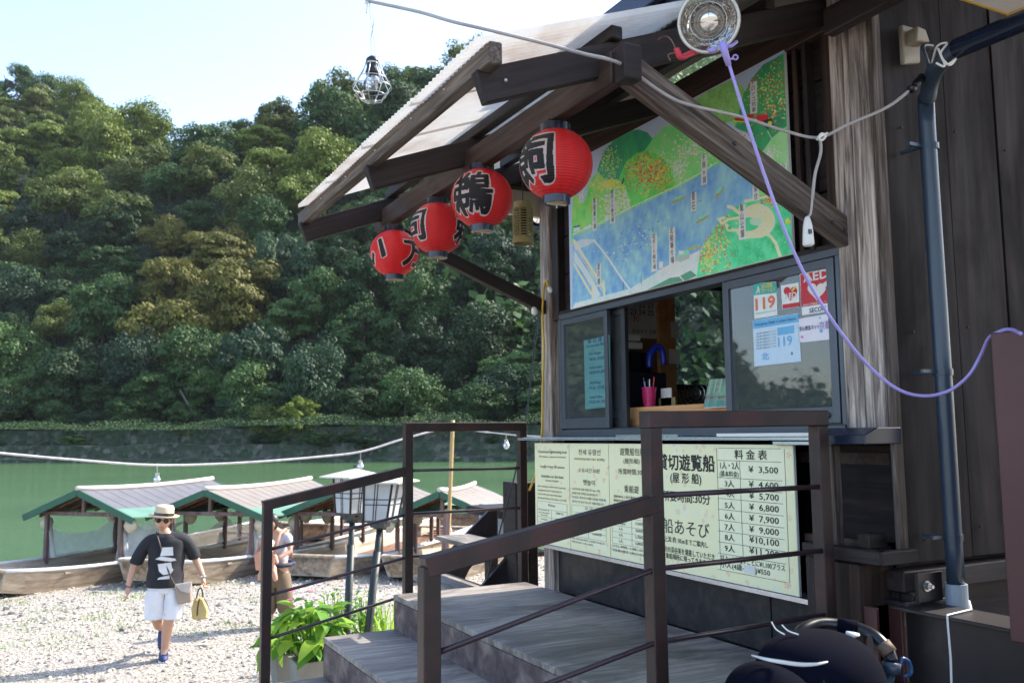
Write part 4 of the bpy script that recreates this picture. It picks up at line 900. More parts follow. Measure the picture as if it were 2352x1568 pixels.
# ================================================================== PAINTED MAP AND PRICE SIGN
M['print'] = vcol('printed_board', .42, .45, 0)
M['glossprint'] = vcol('glossy_print', .22, .5, 0)
def src(x, y): return (x / 1.7415, y / 1.7415)
def cA(x, y): return src(2250 + x / 2.3515, 250 + y / 2.3515)
def cB(x, y): return src(2250 + x / 2.352, 750 + y / 2.352)
def cC(x, y): return src(2080 + x / 1.928, 1650 + y / 1.928)
def cW(x, y): return src(2100 + x / 1.68, 900 + y / 1.68)
class Canvas:
    """a board on a plane facing -X, painted on a fine grid"""
    def __init__(s, X, y0, y1, z0, z1, nu, nv, base):
        s.X = X; Yg, Zg = np.meshgrid(np.linspace(y0, y1, nu), np.linspace(z0, z1, nv)); s.Y, s.Z = Yg, Zg
        f = X * FWD.x + Yg * FWD.y + Zg * FWD.z
        s.px = 1176 + F * (X * RGT.x + Yg * RGT.y + Zg * RGT.z) / f; s.py = 784 - F * (X * UPV.x + Yg * UPV.y + Zg * UPV.z) / f
        s.c = np.zeros(Yg.shape + (3,)); s.c[:] = lin(base); s.r = np.random.default_rng(3)
        s.n1 = fbm(Yg * 24, Zg * 24, 21, 4) * .5; s.n2 = fbm(Yg * 90, Zg * 90, 22, 3) * .5
    def inside(s, pts):
        m = np.zeros(s.px.shape, bool); n = len(pts)
        for i in range(n):
            x0, y0 = pts[i]; x1, y1 = pts[(i + 1) % n]
            if y0 == y1: continue
            c = ((y0 > s.py) != (y1 > s.py)) & (s.px < (x1 - x0) * (s.py - y0) / (y1 - y0) + x0); m ^= c
        return m
    def fill(s, m, col, var=.07, k=1., col2=None):
        c = np.array(lin(col))
        if col2 is not None:
            t = np.clip(.5 + s.n1 * .7 + s.n2 * .35, 0, 1)[..., None]; c = c * (1 - t) + np.array(lin(col2)) * t
        c = c * (1 + var * (s.n2 + s.n1 * .5))[..., None]
        w = (m * k)[..., None] if m.dtype != bool else np.where(m, k, 0.)[..., None]
        s.c = s.c * (1 - w) + c * w
    def poly(s, pts, col, **k): m = s.inside(pts); s.fill(m, col, **k); return m
    def ell(s, c, rx, ry, col, rot=0., **k):
        rx *= .56; ry *= .56
        dx = s.px - c[0]; dy = s.py - c[1]; a = math.cos(rot); b = math.sin(rot)
        m = ((dx * a + dy * b) / rx) ** 2 + ((-dx * b + dy * a) / ry) ** 2 < 1
        s.fill(m, col, **k); return m
    def line(s, pts, w, col, **k):
        m = np.zeros(s.px.shape, bool)
        for (x0, y0), (x1, y1) in zip(pts[:-1], pts[1:]):
            L = max(1e-6, (x1 - x0) ** 2 + (y1 - y0) ** 2); t = np.clip(((s.px - x0) * (x1 - x0) + (s.py - y0) * (y1 - y0)) / L, 0, 1)
            m |= np.hypot(s.px - x0 - t * (x1 - x0), s.py - y0 - t * (y1 - y0)) < w * .28
        s.fill(m, col, **k)
    def dots(s, n, c, sx, sy, cols, r, mask=None, rot=0.):
        nv, nu = s.px.shape; ya, yb = s.Y[0, 0], s.Y[0, -1]; za, zb = s.Z[0, 0], s.Z[-1, 0]; sx *= .6; sy *= .6; r *= .62; n = int(n * 1.5)
        for _ in range(n):
            gx, gy = s.r.normal(0, sx), s.r.normal(0, sy)
            x = c[0] + gx * math.cos(rot) - gy * math.sin(rot); y = c[1] + gx * math.sin(rot) + gy * math.cos(rot); rr = r * s.r.uniform(.5, 1.3)
            p = at(x, y, X=s.X); i = int((p.y - ya) / (yb - ya) * (nu - 1)); j = int((p.z - za) / (zb - za) * (nv - 1))
            w = 9; j0, j1, i0, i1 = max(0, j - w), min(nv, j + w), max(0, i - w), min(nu, i + w)
            if j1 <= j0 or i1 <= i0: continue
            sl_ = (slice(j0, j1), slice(i0, i1)); m = (s.px[sl_] - x) ** 2 + (s.py[sl_] - y) ** 2 < rr * rr
            if mask is not None: m &= mask[sl_]
            s.c[sl_] = np.where(m[..., None], np.array(lin(cols[s.r.integers(len(cols))])) * .85 + s.c[sl_] * .15, s.c[sl_])
MX = FX - .012
mc = Canvas(MX, 4.262, 2.563, .702, 1.54, 720, 380, (160, 172, 200))
A_ = lambda L: [cA(*p) for p in L]
B_ = lambda L: [cB(*p) for p in L]
RED = [(190, 70, 60), (205, 110, 60), (220, 180, 60), (170, 60, 80)]; YG = [(200, 210, 80), (120, 200, 90), (230, 225, 150)]
CREAM = [(225, 225, 190), (240, 225, 225), (200, 215, 160)]
m = mc.poly(A_([(300, 1400), (330, 1000), (380, 850), (470, 740), (600, 650), (720, 630), (800, 660), (850, 720), (900, 1400)]), (35, 130, 100), col2=(60, 155, 95))
mc.dots(220, cA(420, 930), 26, 40, YG + [(90, 160, 60)], 2.4, m)
m = mc.poly(A_([(1000, 640), (1180, 400), (1350, 280), (1600, 160), (1700, 230), (1740, 330), (1700, 700), (1500, 1000), (1100, 900)]), (110, 172, 88), col2=(140, 190, 110))
mc.dots(160, cA(1450, 330), 80, 40, [(160, 160, 60), (80, 150, 80)], 2, m)
m = mc.poly(A_([(700, 1300), (760, 850), (850, 710), (960, 600), (1100, 560), (1300, 620), (1480, 760), (1600, 1000), (1400, 1300)]), (95, 195, 100), col2=(130, 215, 120))
mc.dots(120, cA(1200, 800), 40, 30, CREAM, 3, m); mc.dots(60, cA(1090, 1010), 14, 24, CREAM, 3, m); mc.dots(160, cA(1050, 850), 80, 60, YG, 1.8, m)
m = mc.poly(A_([(1640, 560), (1700, 300), (1780, 150), (1890, 20), (2090, -90), (2200, -90), (2200, 560), (2130, 590), (1960, 720), (1880, 870), (1600, 700)]), (38, 128, 88), col2=(60, 150, 90))
mc.dots(420, cA(1950, 300), 70, 75, RED + YG, 2.8, m)
m = mc.poly(A_([(1200, 470), (1330, 500), (1440, 560), (1500, 640), (1400, 640), (1250, 540)]), (90, 140, 90)); mc.dots(50, cA(1360, 560), 35, 20, RED, 2, m)
mc.poly(A_([(1505, 650), (1530, 580), (1600, 550), (1620, 610), (1700, 650), (1800, 720), (1850, 840), (1880, 930), (1600, 780)]), (150, 175, 215), col2=(175, 170, 185))
m = mc.poly(A_([(1620, 640), (1720, 650), (1800, 720), (1840, 830), (1760, 830), (1640, 730)]), (175, 170, 178)); mc.dots(140, cA(1740, 740), 35, 30, [(120, 120, 135), (215, 210, 215)], 2, m)
m = mc.poly(A_([(1850, 960), (1880, 840), (1980, 700), (2130, 580), (2230, 540), (2230, 1300), (1700, 1300), (1760, 1100)]), (112, 205, 105), col2=(150, 222, 140)); mc.dots(80, cA(1930, 900), 20, 25, CREAM, 3, m)
m = mc.poly(A_([(210, 1300), (250, 1120), (330, 1030), (410, 1110), (500, 1300), (500, 1600), (80, 1700), (100, 1230)]), (70, 185, 85), col2=(150, 200, 80)); mc.dots(200, cA(260, 1120), 40, 30, YG, 2.2, m)
m = mc.poly(A_([(500, 1600), (530, 1080), (600, 930), (700, 850), (800, 828), (920, 880), (1010, 980), (1060, 1130), (1100, 1600)]), (75, 175, 60), col2=(95, 200, 90))
mc.dots(420, cA(830, 1030), 50, 42, RED, 3, m); mc.dots(140, cA(740, 950), 50, 30, YG, 2.4, m)
m = mc.poly(A_([(180, 1700), (220, 1400), (270, 1250), (350, 1130), (430, 1098), (520, 1100), (590, 1160), (640, 1300), (660, 1600)]), (140, 185, 75), col2=(105, 205, 105))
mc.dots(90, cA(430, 1140), 40, 12, [(225, 205, 60)], 4, m); mc.dots(220, cA(520, 1330), 34, 34, CREAM, 3, m)
river = B_([(100, 455), (330, 362), (640, 203), (1060, 8), (1280, -110), (1450, -215), (1560, -260), (1700, -170), (1900, -60), (1800, 90), (1600, 210), (1420, 390), (1330, 520), (1290, 590), (1180, 640), (900, 790), (640, 950), (410, 1010), (90, 1130)])
m = mc.poly(river, (88, 140, 212), col2=(135, 180, 228), var=.08)
mc.dots(60, cB(700, 500), 60, 26, [(190, 215, 235), (70, 120, 200)], 3, m, -.45)
mc.line(B_([(95, 440), (330, 345), (640, 188), (1060, -8), (1280, -125), (1450, -235)]), 3.6, (225, 232, 205)); mc.line(B_([(95, 458), (330, 364), (640, 205), (1060, 10), (1280, -105)]), 2.4, (130, 200, 130))
mc.poly(B_([(100, 520), (190, 484), (310, 490), (250, 540), (120, 590)]), (175, 185, 200))
for k, w in ((.35, 9), (.5, 5)): mc.line(B_([(300, 500), (420, 650), (560, 860), (635, 960)]), w, (220, 225, 230), k=k)
m = mc.poly(B_([(90, 1150), (120, 1085), (410, 1010), (640, 950), (900, 790), (1180, 640), (1290, 590), (1270, 840), (120, 1160)]), (168, 190, 214), col2=(190, 195, 210)); mc.dots(300, cB(800, 900), 160, 50, [(230, 235, 240), (120, 165, 205)], 1.6, m)
mc.poly(B_([(880, 790), (1180, 640), (1290, 590), (1280, 640), (920, 810)]), (190, 188, 200))
mc.poly(B_([(800, 960), (1010, 850), (1095, 838), (1130, 870), (1120, 900), (860, 960)]), (75, 130, 108)); mc.poly(B_([(1105, 832), (1205, 780), (1265, 830), (1150, 880)]), (75, 130, 108)); mc.line(B_([(1100, 828), (1135, 870)]), 4, (225, 230, 225))
park = B_([(1262, 850), (1280, 680), (1330, 520), (1420, 390), (1500, 290), (1600, 200), (1750, 110), (1950, 55), (2200, 30), (2230, 640), (1262, 860)])
m = mc.poly(park, (45, 165, 110), col2=(90, 205, 150))
mc.dots(260, cB(1440, 500), 40, 60, RED + YG, 3, m); mc.dots(120, cB(1370, 640), 18, 40, RED[:3] + YG, 3, m); mc.dots(90, cB(1950, 120), 30, 14, RED, 3, m); mc.dots(300, cB(1750, 560), 110, 50, [(60, 190, 170), (110, 215, 110)], 2, m)
mc.dots(6, cB(2120, 320), 3, 3, [(235, 215, 70)], 5, m)
PATH = (205, 200, 158)
mc.line(B_([(1720, 130), (1900, 90), (2010, 70)]), 12, PATH)
m = mc.ell(cB(1830, 315), 74, 70, PATH); mc.dots(300, cB(1830, 315), 45, 45, [(230, 228, 205), (190, 170, 90)], 1.7, m)
mc.ell(cB(1750, 345), 42, 28, (60, 180, 130)); mc.ell(cB(1820, 320), 26, 16, (160, 215, 165))
mc.line(B_([(1890, 420), (1960, 460), (2010, 530), (2045, 640)]), 13, PATH); mc.line(B_([(1660, 240), (1600, 190), (1560, 180)]), 14, PATH); mc.line(B_([(1680, 280), (1560, 300), (1500, 340), (1470, 300), (1520, 285)]), 11, PATH)
mc.line(B_([(1700, 420), (1640, 400), (1560, 400), (1540, 350)]), 12, PATH); mc.ell(cB(1575, 378), 9, 8, (60, 170, 120)); mc.line(B_([(1650, 420), (1680, 470), (1830, 460)]), 12, PATH)
for L, w in (([(108, 500), (395, 960)], 11), ([(108, 545), (380, 985)], 3), ([(112, 725), (270, 1000)], 10), ([(112, 640), (260, 920)], 3)): mc.line(B_(L), w, (205, 200, 165))
mc.poly(B_([(110, 590), (250, 800), (360, 1010), (290, 1060), (270, 920), (112, 690)]), (180, 195, 220)); mc.line(B_([(385, 880), (395, 1025)]), 9, (210, 205, 165)); mc.line(B_([(280, 920), (283, 1060)]), 7, (210, 205, 165))
for x, y, r_ in ((1090, 108, -.35), (1475, 40, -.95), (1315, 290, -.55)):
    mc.ell(cB(x, y + 10), 31, 6, (150, 145, 90), rot=r_); mc.ell(cB(x, y - 14), 17, 6.5, (110, 190, 180), rot=r_)
for x, y in ((1210, 575), (1265, 553)): mc.ell(cB(x, y), 19, 4.5, (160, 165, 80), rot=.15)
for x, y in ((900, 320), (730, 355), (810, 543), (775, 262), (1295, 128), (1100, 488)): mc.ell(cB(x, y), 6, 2.4, (120, 130, 130), rot=-.4)
mc.poly(B_([(1075, 650), (1110, 600), (1185, 588), (1198, 625), (1140, 660)]), (120, 200, 170)); mc.poly(B_([(1075, 655), (1198, 628), (1195, 665), (1110, 700), (1075, 690)]), (150, 165, 160)); mc.poly(B_([(908, 700), (945, 695), (945, 755), (908, 762)]), (225, 228, 225)); mc.poly(B_([(1092, 595), (1138, 592), (1138, 625), (1092, 630)]), (225, 228, 225))
mc.poly(B_([(400, 262), (432, 256), (432, 306), (400, 314)]), (225, 228, 225)); mc.poly(B_([(105, 385), (165, 370), (165, 405), (105, 420)]), (215, 220, 225)); mc.poly(B_([(200, 375), (270, 345), (270, 375), (200, 405)]), (215, 225, 220)); mc.line(B_([(108, 372), (160, 362)]), 6, (60, 80, 130))
mc.poly(A_([(1610, 530), (1740, 490), (1810, 490), (1800, 510), (1740, 560), (1640, 560)]), (170, 40, 45)); mc.line(A_([(1610, 555), (1740, 560)]), 5, (220, 195, 60)); mc.poly(A_([(1820, 500), (1930, 485), (1945, 550), (1830, 570)]), (185, 45, 50)); mc.poly(A_([(1890, 545), (1965, 525), (1990, 590), (1930, 630), (1900, 600)]), (35, 50, 55)); mc.ell(cA(1952, 572), 9, 9, (230, 210, 60)); mc.line(A_([(1760, 545), (1820, 545)]), 10, (235, 235, 235)); mc.line(A_([(1930, 650), (1970, 720)]), 4, (160, 180, 160))
mc.line(A_([(575, 1095), (562, 1140)]), 5, (25, 25, 20))
for x, y in ((572, 930), (740, 870)): mc.line(B_([(x, y - 50), (x, y + 35)]), 1.8, (60, 80, 110))
LAB = [('A', 1765, 180, 1830, 480, 'トロッコ列車'), ('A', 1305, 870, 1360, 1150, '千鳥ヶ淵'), ('A', 1208, 1222, 1260, 1398, '要石'), ('A', 1660, 1335, 1722, 1665, '亀山公園'), ('A', 2048, 950, 2112, 1180, '小倉山'),
       ('A', 1788, 1080, 1848, 1300, '展望台'), ('A', 447, 1205, 492, 1515, '南ボート乗り場'), ('A', 283, 1280, 323, 1585, '南船乗り場'), ('A', 158, 1120, 196, 1318, '岩田山パーク'),
       ('B', 838, 443, 888, 788, '北ボート乗り場'), ('B', 1003, 378, 1060, 735, '北船乗り場'), ('B', 322, 715, 360, 928, '渡月橋')]
PB = thing('painted_map', 'large painted river map board with green hills, blue river and place labels above the window', 'painting', (MX, 3.4, .7))
strips = []
for cr, x0, y0, x1, y1, t in LAB:
    f = cA if cr == 'A' else cB
    mc.poly([f(x0, y0 + 6), f(x1, y0 - 6), f(x1, y1 - 5), f(x0, y1 + 5)], (228, 226, 224), var=.03)
grid_sheet('painting', np.stack([np.full(mc.Y.shape, MX), mc.Y, mc.Z], -1), np.clip(mc.c * 1.7 + .015, 0, .9), M['print'], PB)
part('board', MB().span((MX + .0015, 2.561, .70), (MX + .014, 4.264, 1.542)), M['white'], PB)
for cr, x0, y0, x1, y1, t in LAB:
    f = cA if cr == 'A' else cB; n = len(t)
    tl = at(*f(x0, y0), X=MX); br = at(*f(x1, y1), X=MX); wz = (tl.z - br.z) * .94 / n; wy = abs(tl.y - br.y) * .78
    for i, ch in enumerate(t):
        if ch == 'ー': ch = '|'
        c = bpy.data.curves.new('lettering', 'FONT'); c.body = ch; c.size = 1; c.align_x = 'CENTER'; c.align_y = 'CENTER'; c.resolution_u = 2; c.materials.append(M['ink'])
        o = put('lettering', c, PB); sc = min(wy, wz)
        o.matrix_local = Matrix.Translation(Vector((-.0015, (tl.y + br.y) / 2, tl.z - (i + .55) * wz)) - Vector((0, WL[PB.name].y, WL[PB.name].z))) @ Matrix(((0, 0, -1), (-1, 0, 0), (0, 1, 0))).to_4x4() @ Matrix.Diagonal((wy * .95, wz * .95, 1, 1))

# price sign ----------------------------------------------------------
SX = FX - .062
y0s = at(1228, 1012, X=SX).y; y1s = at(1820, 1012, X=SX).y
sg = Canvas(SX, y0s, y1s, -.618, -.052, 760, 230, (242, 238, 194))
zl = -.645
r_ = np.random.default_rng(11)
for _ in range(330):
    yy = r_.uniform(y1s, y0s); zz = r_.uniform(-.618, -.052); 
    if r_.random() < .5: zz = r_.choice([-.08, -.2, -.34, -.58, -.6]) + r_.normal(0, .02)
    col = [(240, 205, 180), (238, 240, 215), (226, 238, 225), (242, 190, 170)][r_.integers(4)]; R_ = r_.uniform(.009, .017)
    i = int((yy - y0s) / (y1s - y0s) * 759); j = int((zz + .618) / .566 * 229); a_, b_ = max(0, i - 9), max(0, j - 9)
    sl_ = (slice(b_, j + 9), slice(a_, i + 9)); dy = sg.Y[sl_] - yy; dz = sg.Z[sl_] - zz; rr = np.hypot(dy, dz); th = np.arctan2(dz, dy)
    if rr.size: sg.c[sl_] = np.where((rr < R_ * (.72 + .28 * np.cos(5 * th + r_.uniform(0, 6))))[..., None], np.array(lin(col)) * .75 + sg.c[sl_] * .25, sg.c[sl_]); sg.c[sl_] = np.where((rr < R_ * .25)[..., None], np.array(lin((228, 233, 176))), sg.c[sl_])
def tintbox(x0, y0, x1, y1, y2, y3): sg.poly([cC(x0, y0), cC(x1, y1), cC(x1, y3), cC(x0, y2)], (243, 243, 208), var=.02, k=.85)
tintbox(1528, 272, 2052, 272, 1205, 1292); tintbox(133, 675, 365, 695, 960, 1005); tintbox(400, 705, 662, 745, 990, 1065); tintbox(708, 750, 975, 780, 1060, 1120)
PS = thing('price_sign', 'long pale yellow price board with boat tour prices in four languages under the counter', 'sign', (SX, 3.5, -.66))
grid_sheet('sign_face', np.stack([np.full(sg.Y.shape, SX), sg.Y, sg.Z], -1), sg.c, M['print'], PS)
part('backing', MB().span((SX + .001, y1s - .002, -.620), (SX + .012, y0s + .002, -.05)), M['white'], PS)
part('bottom_rail', MB().span((SX - .008, y1s - .09, -.640), (SX + .02, y0s - .02, -.622)), M['silver'], PS)
def ln(x0, y0, x1, y1, w=.0016):
    a = at(*cC(x0, y0), X=SX); b = at(*cC(x1, y1), X=SX)
    if abs(a.y - b.y) > abs(a.z - b.z): sgl.span((SX - .0012, b.y, a.z - w / 2), (SX - .0004, a.y, a.z + w / 2))
    else: sgl.span((SX - .0012, a.y - w / 2, b.z), (SX - .0004, a.y + w / 2, a.z))
sgl = MB()
tl = at(*cC(1528, 272), X=SX); br_ = at(*cC(2055, 1290), X=SX); H_ = tl.z - br_.z
for y in (272, 366, 498, 580, 658, 742, 826, 908, 992, 1078, 1205):
    a = at(*cC(1528, y), X=SX); sgl.span((SX - .0012, br_.y, a.z - .0008), (SX - .0004, a.y, a.z + .0008))
zb = at(*cC(1528, 1205), X=SX).z; zt = tl.z; zr = at(*cC(1528, 366), X=SX).z; zq = at(*cC(1528, 1078), X=SX).z
for x, za, zz in ((1528, zt, zb), (1703, zr, zq), (2052, zt, zb)):
    yv = at(*cC(x, 600), X=SX).y; sgl.span((SX - .0012, yv - .0008, zz), (SX - .0004, yv + .0008, za))
for x in (383, 688, 1015):
    yv = at(*cC(x, 500), X=SX).y; sgl.span((SX - .0012, yv - .0006, -.618), (SX - .0004, yv + .0006, -.054))
for (xa, xb, ys, xm) in ((135, 363, (677, 735, 795, 835, 870, 905), 243), (400, 660, (707, 760, 820, 862, 903, 945), 525), (708, 970, (752, 800, 862, 910, 955, 1000), 858)):
    ya = at(*cC(xa, 700), X=SX).y; yb = at(*cC(xb, 700), X=SX).y; ym = at(*cC(xm, 700), X=SX).y; zs = [at(*cC(xa, y), X=SX).z for y in ys]
    for z in zs: sgl.span((SX - .0012, yb, z - .0005), (SX - .0004, ya, z + .0005))
    for y in (ya, ym, yb): sgl.span((SX - .0012, y - .0005, zs[-1]), (SX - .0004, y + .0005, zs[0] if y != ym else zs[1]))
part('table_lines', sgl, M['ink'], PS, kind='stuff')
ink2 = paint('brown_print', (.09, .06, .05), .5, 0, .1, 9, 0)
def T_(t, x0, y0, x1, y1, h, m=None, bold=.012): text(t, cC(x0, y0), cC(x1, y1), h / 3.357, PS, SX, m, bold, vert=True, lift=.0016)
for row in [
    ('Chartered sightseeing boat', 138, 308, 360, 22), ('(Yakatabune, a Japanese houseboat)', 150, 342, 352, 13), ('Length of tour: 30 minutes', 158, 420, 343, 19), ('Activities on the boat', 163, 496, 335, 24), ('<FUNA ASOBI>', 195, 527, 298, 13),
    ('After embarking, the boat will travel upstream', 138, 568, 352, 13), ('approximately 1km for a sightseeing tour.', 138, 598, 322, 13), ('The boat will return to the terminal after', 138, 628, 322, 13), ('introducing the beauty of the ravines of the River.', 138, 658, 358, 13),
    ('Prices', 218, 720, 268, 20), ('For 1 person or', 145, 748, 225, 11), ('up to two people', 145, 768, 228, 11), ('(base fare)', 160, 788, 212, 10), ('3,500 Yen', 275, 780, 335, 16), ('3 people', 162, 822, 210, 13), ('4,600 Yen', 275, 825, 335, 14), ('4 people', 162, 860, 210, 13), ('5,700 Yen', 275, 862, 335, 14), ('5 people', 162, 896, 210, 13), ('6,800 Yen', 275, 898, 335, 14), ('1,100 Yen for each additional person', 145, 935, 340, 11), ('Child (4 to 12) 550 Yen', 145, 962, 300, 11),
    ('전세 유람선', 450, 320, 620, 36), ('(야카타부네(지붕이 있는 놀잇배))', 418, 362, 652, 15), ('소요시간:30분', 450, 455, 616, 28), ('뱃놀이', 487, 553, 577, 36), ('승선하시면 상류 방향으로 1km 가량', 402, 592, 615, 15), ('안내한 후에 선착장으로 돌아옵니다', 402, 624, 600, 15), ('오이강 계곡의 아름다움을 마음껏', 402, 655, 660, 15), ('즐기신 후 승선 장소로 되돌아옵니다', 402, 687, 645, 15),
    ('요 금', 500, 745, 560, 20), ('1명·2명', 425, 790, 500, 16), ('3,500엔', 560, 800, 628, 18), ('3명', 445, 845, 480, 16), ('4,600엔', 560, 852, 628, 18), ('4명', 445, 888, 480, 16), ('5,700엔', 560, 896, 628, 18), ('5명', 445, 930, 480, 16), ('6,800엔', 560, 940, 628, 18), ('이상 1명 추가할 때마다 1,100엔이 추가됩니다', 400, 970, 655, 12), ('어린이(4세~12세) 550엔', 400, 995, 560, 12),
    ('遊覽船包船', 770, 322, 962, 46), ('(屋形船)', 798, 386, 922, 32), ('所需時間:30分', 758, 468, 975, 36), ('乘船遊', 803, 608, 915, 46), ('乘船後向上游行駛約1公里', 722, 648, 940, 15), ('盡情欣賞大堰川溪谷之美', 722, 680, 940, 15), ('再返回乘船處', 722, 712, 850, 15),
    ('價目表', 825, 790, 890, 22), ('1人~2人', 740, 835, 825, 20), ('(基本費用)', 750, 856, 815, 11), ('3,500日圓', 890, 862, 980, 22), ('3人', 762, 902, 795, 20), ('4,600日圓', 890, 915, 980, 22), ('4人', 762, 948, 795, 20), ('5,700日圓', 890, 965, 980, 22), ('5人', 762, 995, 795, 20), ('6,800日圓', 890, 1015, 980, 22), ('5人以上,每增加一人加收1,100日圓', 712, 1028, 975, 16), ('兒童票(4歲至12歲)550日圓', 712, 1060, 965, 16)]:
    T_(row[0], row[1], row[2], row[3], row[2], row[4], ink2, .006)
for row in [('貸切遊覧船', 1060, 425, 1500, 96, .03), ('(屋 形 船)', 1160, 528, 1397, 62, .02), ('所要時間:30分', 1100, 668, 1465, 64, .02), ('船あそび', 1100, 910, 1460, 92, .0), ('上流 約 1Kmまでご案内し', 1113, 985, 1450, 36, .012), ('大堰川の渓谷美を堪能していただき', 1060, 1055, 1497, 38, .012), ('乗船場所に帰ってきます', 1125, 1115, 1433, 36, .012),
    ('料 金 表', 1655, 350, 1905, 58, .02), ('1人・2人', 1545, 428, 1690, 48, .012), ('(基本料金)', 1540, 486, 1685, 36, .012), ('¥  3,500', 1763, 458, 1990, 50, .012), ('3人', 1580, 566, 1650, 44, .012), ('¥  4,600', 1765, 572, 1992, 50, .012), ('4人', 1590, 645, 1652, 42, .012), ('¥  5,700', 1768, 660, 1995, 50, .012),
    ('5人', 1580, 732, 1655, 44, .012), ('¥  6,800', 1768, 746, 1995, 50, .012), ('6人', 1580, 815, 1655, 44, .012), ('¥  7,900', 1768, 832, 1995, 50, .012), ('7人', 1580, 898, 1655, 44, .012), ('¥  9,000', 1768, 917, 1995, 50, .012), ('8人', 1580, 978, 1655, 44, .012), ('¥10,100', 1768, 997, 1997, 52, .012), ('9人', 1580, 1062, 1655, 44, .012), ('¥11,200', 1768, 1082, 1997, 52, .012),
    ('以上、1人増すごとに¥1,100プラス', 1550, 1132, 2040, 38, .012), ('小人(4歳~      )¥550', 1550, 1184, 1925, 38, .012)]:
    T_(row[0], row[1], row[2], row[3], row[2], row[4], None, row[5])
a = at(*cC(1730, 1170), X=SX); part('blank_patch', MB().span((SX - .003, at(*cC(1815, 1170), X=SX).y, a.z - .032), (SX - .0018, a.y, a.z)), M['paper'], PS)

# stickers and sheets in the window ----------------------------------
GX = FX - .003
def quadsheet(name, label, cat, corners, col, mat=None, X=GX, th=.0008):
    """thin printed sheet, corners given on the glass plane (tl, tr, br, bl)"""
    c = [at(*p, X=X) for p in corners]; L = sum(c, Vector()) / 4
    T = thing(name, label, cat, tuple(L)); m_ = paint(name + '_ground', lin(col), .45, 0, .04, 30, 0)
    part('sheet', MB().prism(c, (th, 0, 0)), mat or m_, T); return T
def tx(t, T, x0, y0, x1, h, m=None, bold=.02, X=GX): text(t, cW(x0, y0), cW(x1, y0), h / 2.926, T, X, m or M['ink'], bold, vert=True, lift=.0012)
def blob(name, T, pts, m, X=GX, lift=.0006): part(name, MB().prism([at(*cW(*p), X=X - lift) for p in pts], (-.0003, 0, 0)), m, T)
mr_ = paint('print_red', lin((196, 40, 58)), .45, 0, .05, 30, 0); mw_ = M['paper']; mt_ = paint('print_teal', lin((60, 175, 165)), .5, 0, .05, 30, 0); mo_ = paint('print_coral', lin((225, 120, 90)), .5, 0, .05, 30, 0); mb2 = paint('print_blue', lin((110, 180, 225)), .5, 0, .05, 30, 0); my_ = paint('print_yellow', lin((240, 205, 50)), .5, 0, .05, 30, 0); mnav = paint('print_navy', lin((40, 70, 120)), .5, 0, .05, 30, 0)
def heart(cx, cy, w, h, n=22):
    o = []
    for k in range(n):
        t = 2 * math.pi * k / n; o.append((cx + w * math.sin(t) ** 3, cy - h * (13 * math.cos(t) - 5 * math.cos(2 * t) - 2 * math.cos(3 * t) - math.cos(4 * t)) / 15))
    return o
T = quadsheet('aed_sticker', 'large red AED sticker with a white heart in the upper corner of the right sash', 'sticker', [cW(1846, 328), cW(2064, 286), cW(2070, 575), cW(1862, 606)], (232, 232, 232))
blob('red_field', T, [(1850, 333), (2060, 292), (2064, 520), (1858, 552)], mr_)
blob('heart', T, heart(1960, 440, 62, 62), mw_, lift=.001); blob('arrow', T, [(1965, 420), (2035, 368), (2040, 395), (1985, 450)], mw_, lift=.0013)
tx('AED', T, 1872, 385, 2042, 62, mw_, .04); tx('自動体外式除細動器を設置しています', T, 1868, 548, 2055, 14, mw_, .0); tx('SECOM', T, 1912, 590, 2022, 32, mnav, .03)
T = quadsheet('aed_badge', 'small white square AED sticker with a red heart and yellow arrow', 'sticker', [cW(1720, 407), cW(1838, 386), cW(1844, 549), cW(1728, 566)], (230, 230, 230))
blob('heart', T, heart(1784, 455, 46, 50), mr_, lift=.001); blob('red_band', T, [(1730, 535), (1842, 517), (1844, 547), (1731, 563)], mr_); blob('arrow', T, [(1788, 440), (1818, 408), (1824, 418), (1796, 446)], my_, lift=.0014); tx('AED', T, 1745, 500, 1825, 40, mw_, .05)
T = quadsheet('station_sticker', 'white 119 sticker with a teal top band on the right sash', 'sticker', [cW(1534, 392), cW(1688, 380), cW(1696, 606), cW(1542, 630)], (228, 232, 230))
blob('teal_band', T, [(1534, 394), (1687, 383), (1689, 455), (1537, 472)], mt_); tx('安心救急', T, 1590, 428, 1665, 26, my_, .02); tx('ステーション', T, 1588, 458, 1678, 24, my_, .02); tx('119', T, 1552, 572, 1680, 82, mo_, .05); tx('Emergency Relief Contact Station', T, 1555, 600, 1690, 11, mt_, 0)
blob('runner', T, [(1562, 412), (1572, 412), (1572, 425), (1585, 432), (1573, 436), (1580, 455), (1574, 458), (1566, 444), (1556, 462), (1551, 459), (1561, 432)], mw_, lift=.001)
T = quadsheet('notice_sheet', 'pale blue notice sheet with a header band taped inside the right sash', 'notice', [cW(1530, 640), cW(1838, 592), cW(1855, 915), cW(1542, 948)], (196, 218, 236))
blob('header', T, [(1532, 642), (1838, 595), (1840, 650), (1534, 698)], mb2); tx('Emergency Relief Contact Station', T, 1545, 680, 1825, 22, mnav, .01)
for i in range(6): tx('救急に関する講習を修了しています', T, 1555, 735 + i * 20, 1690, 9, ink2, 0)
blob('header', T, [(1695, 690), (1808, 672), (1810, 725), (1697, 742)], mb2); tx('119', T, 1702, 815, 1795, 66, mb2, .03); tx('嵐', T, 1788, 870, 1800, 16, M['ink'], .02); tx('北', T, 1590, 905, 1640, 40, mb2, .03)
T = quadsheet('network_sign', 'white and lilac sign about an emergency network on the right sash', 'sign', [cW(1828, 632), cW(2070, 590), cW(2078, 765), cW(1838, 790)], (228, 222, 232))
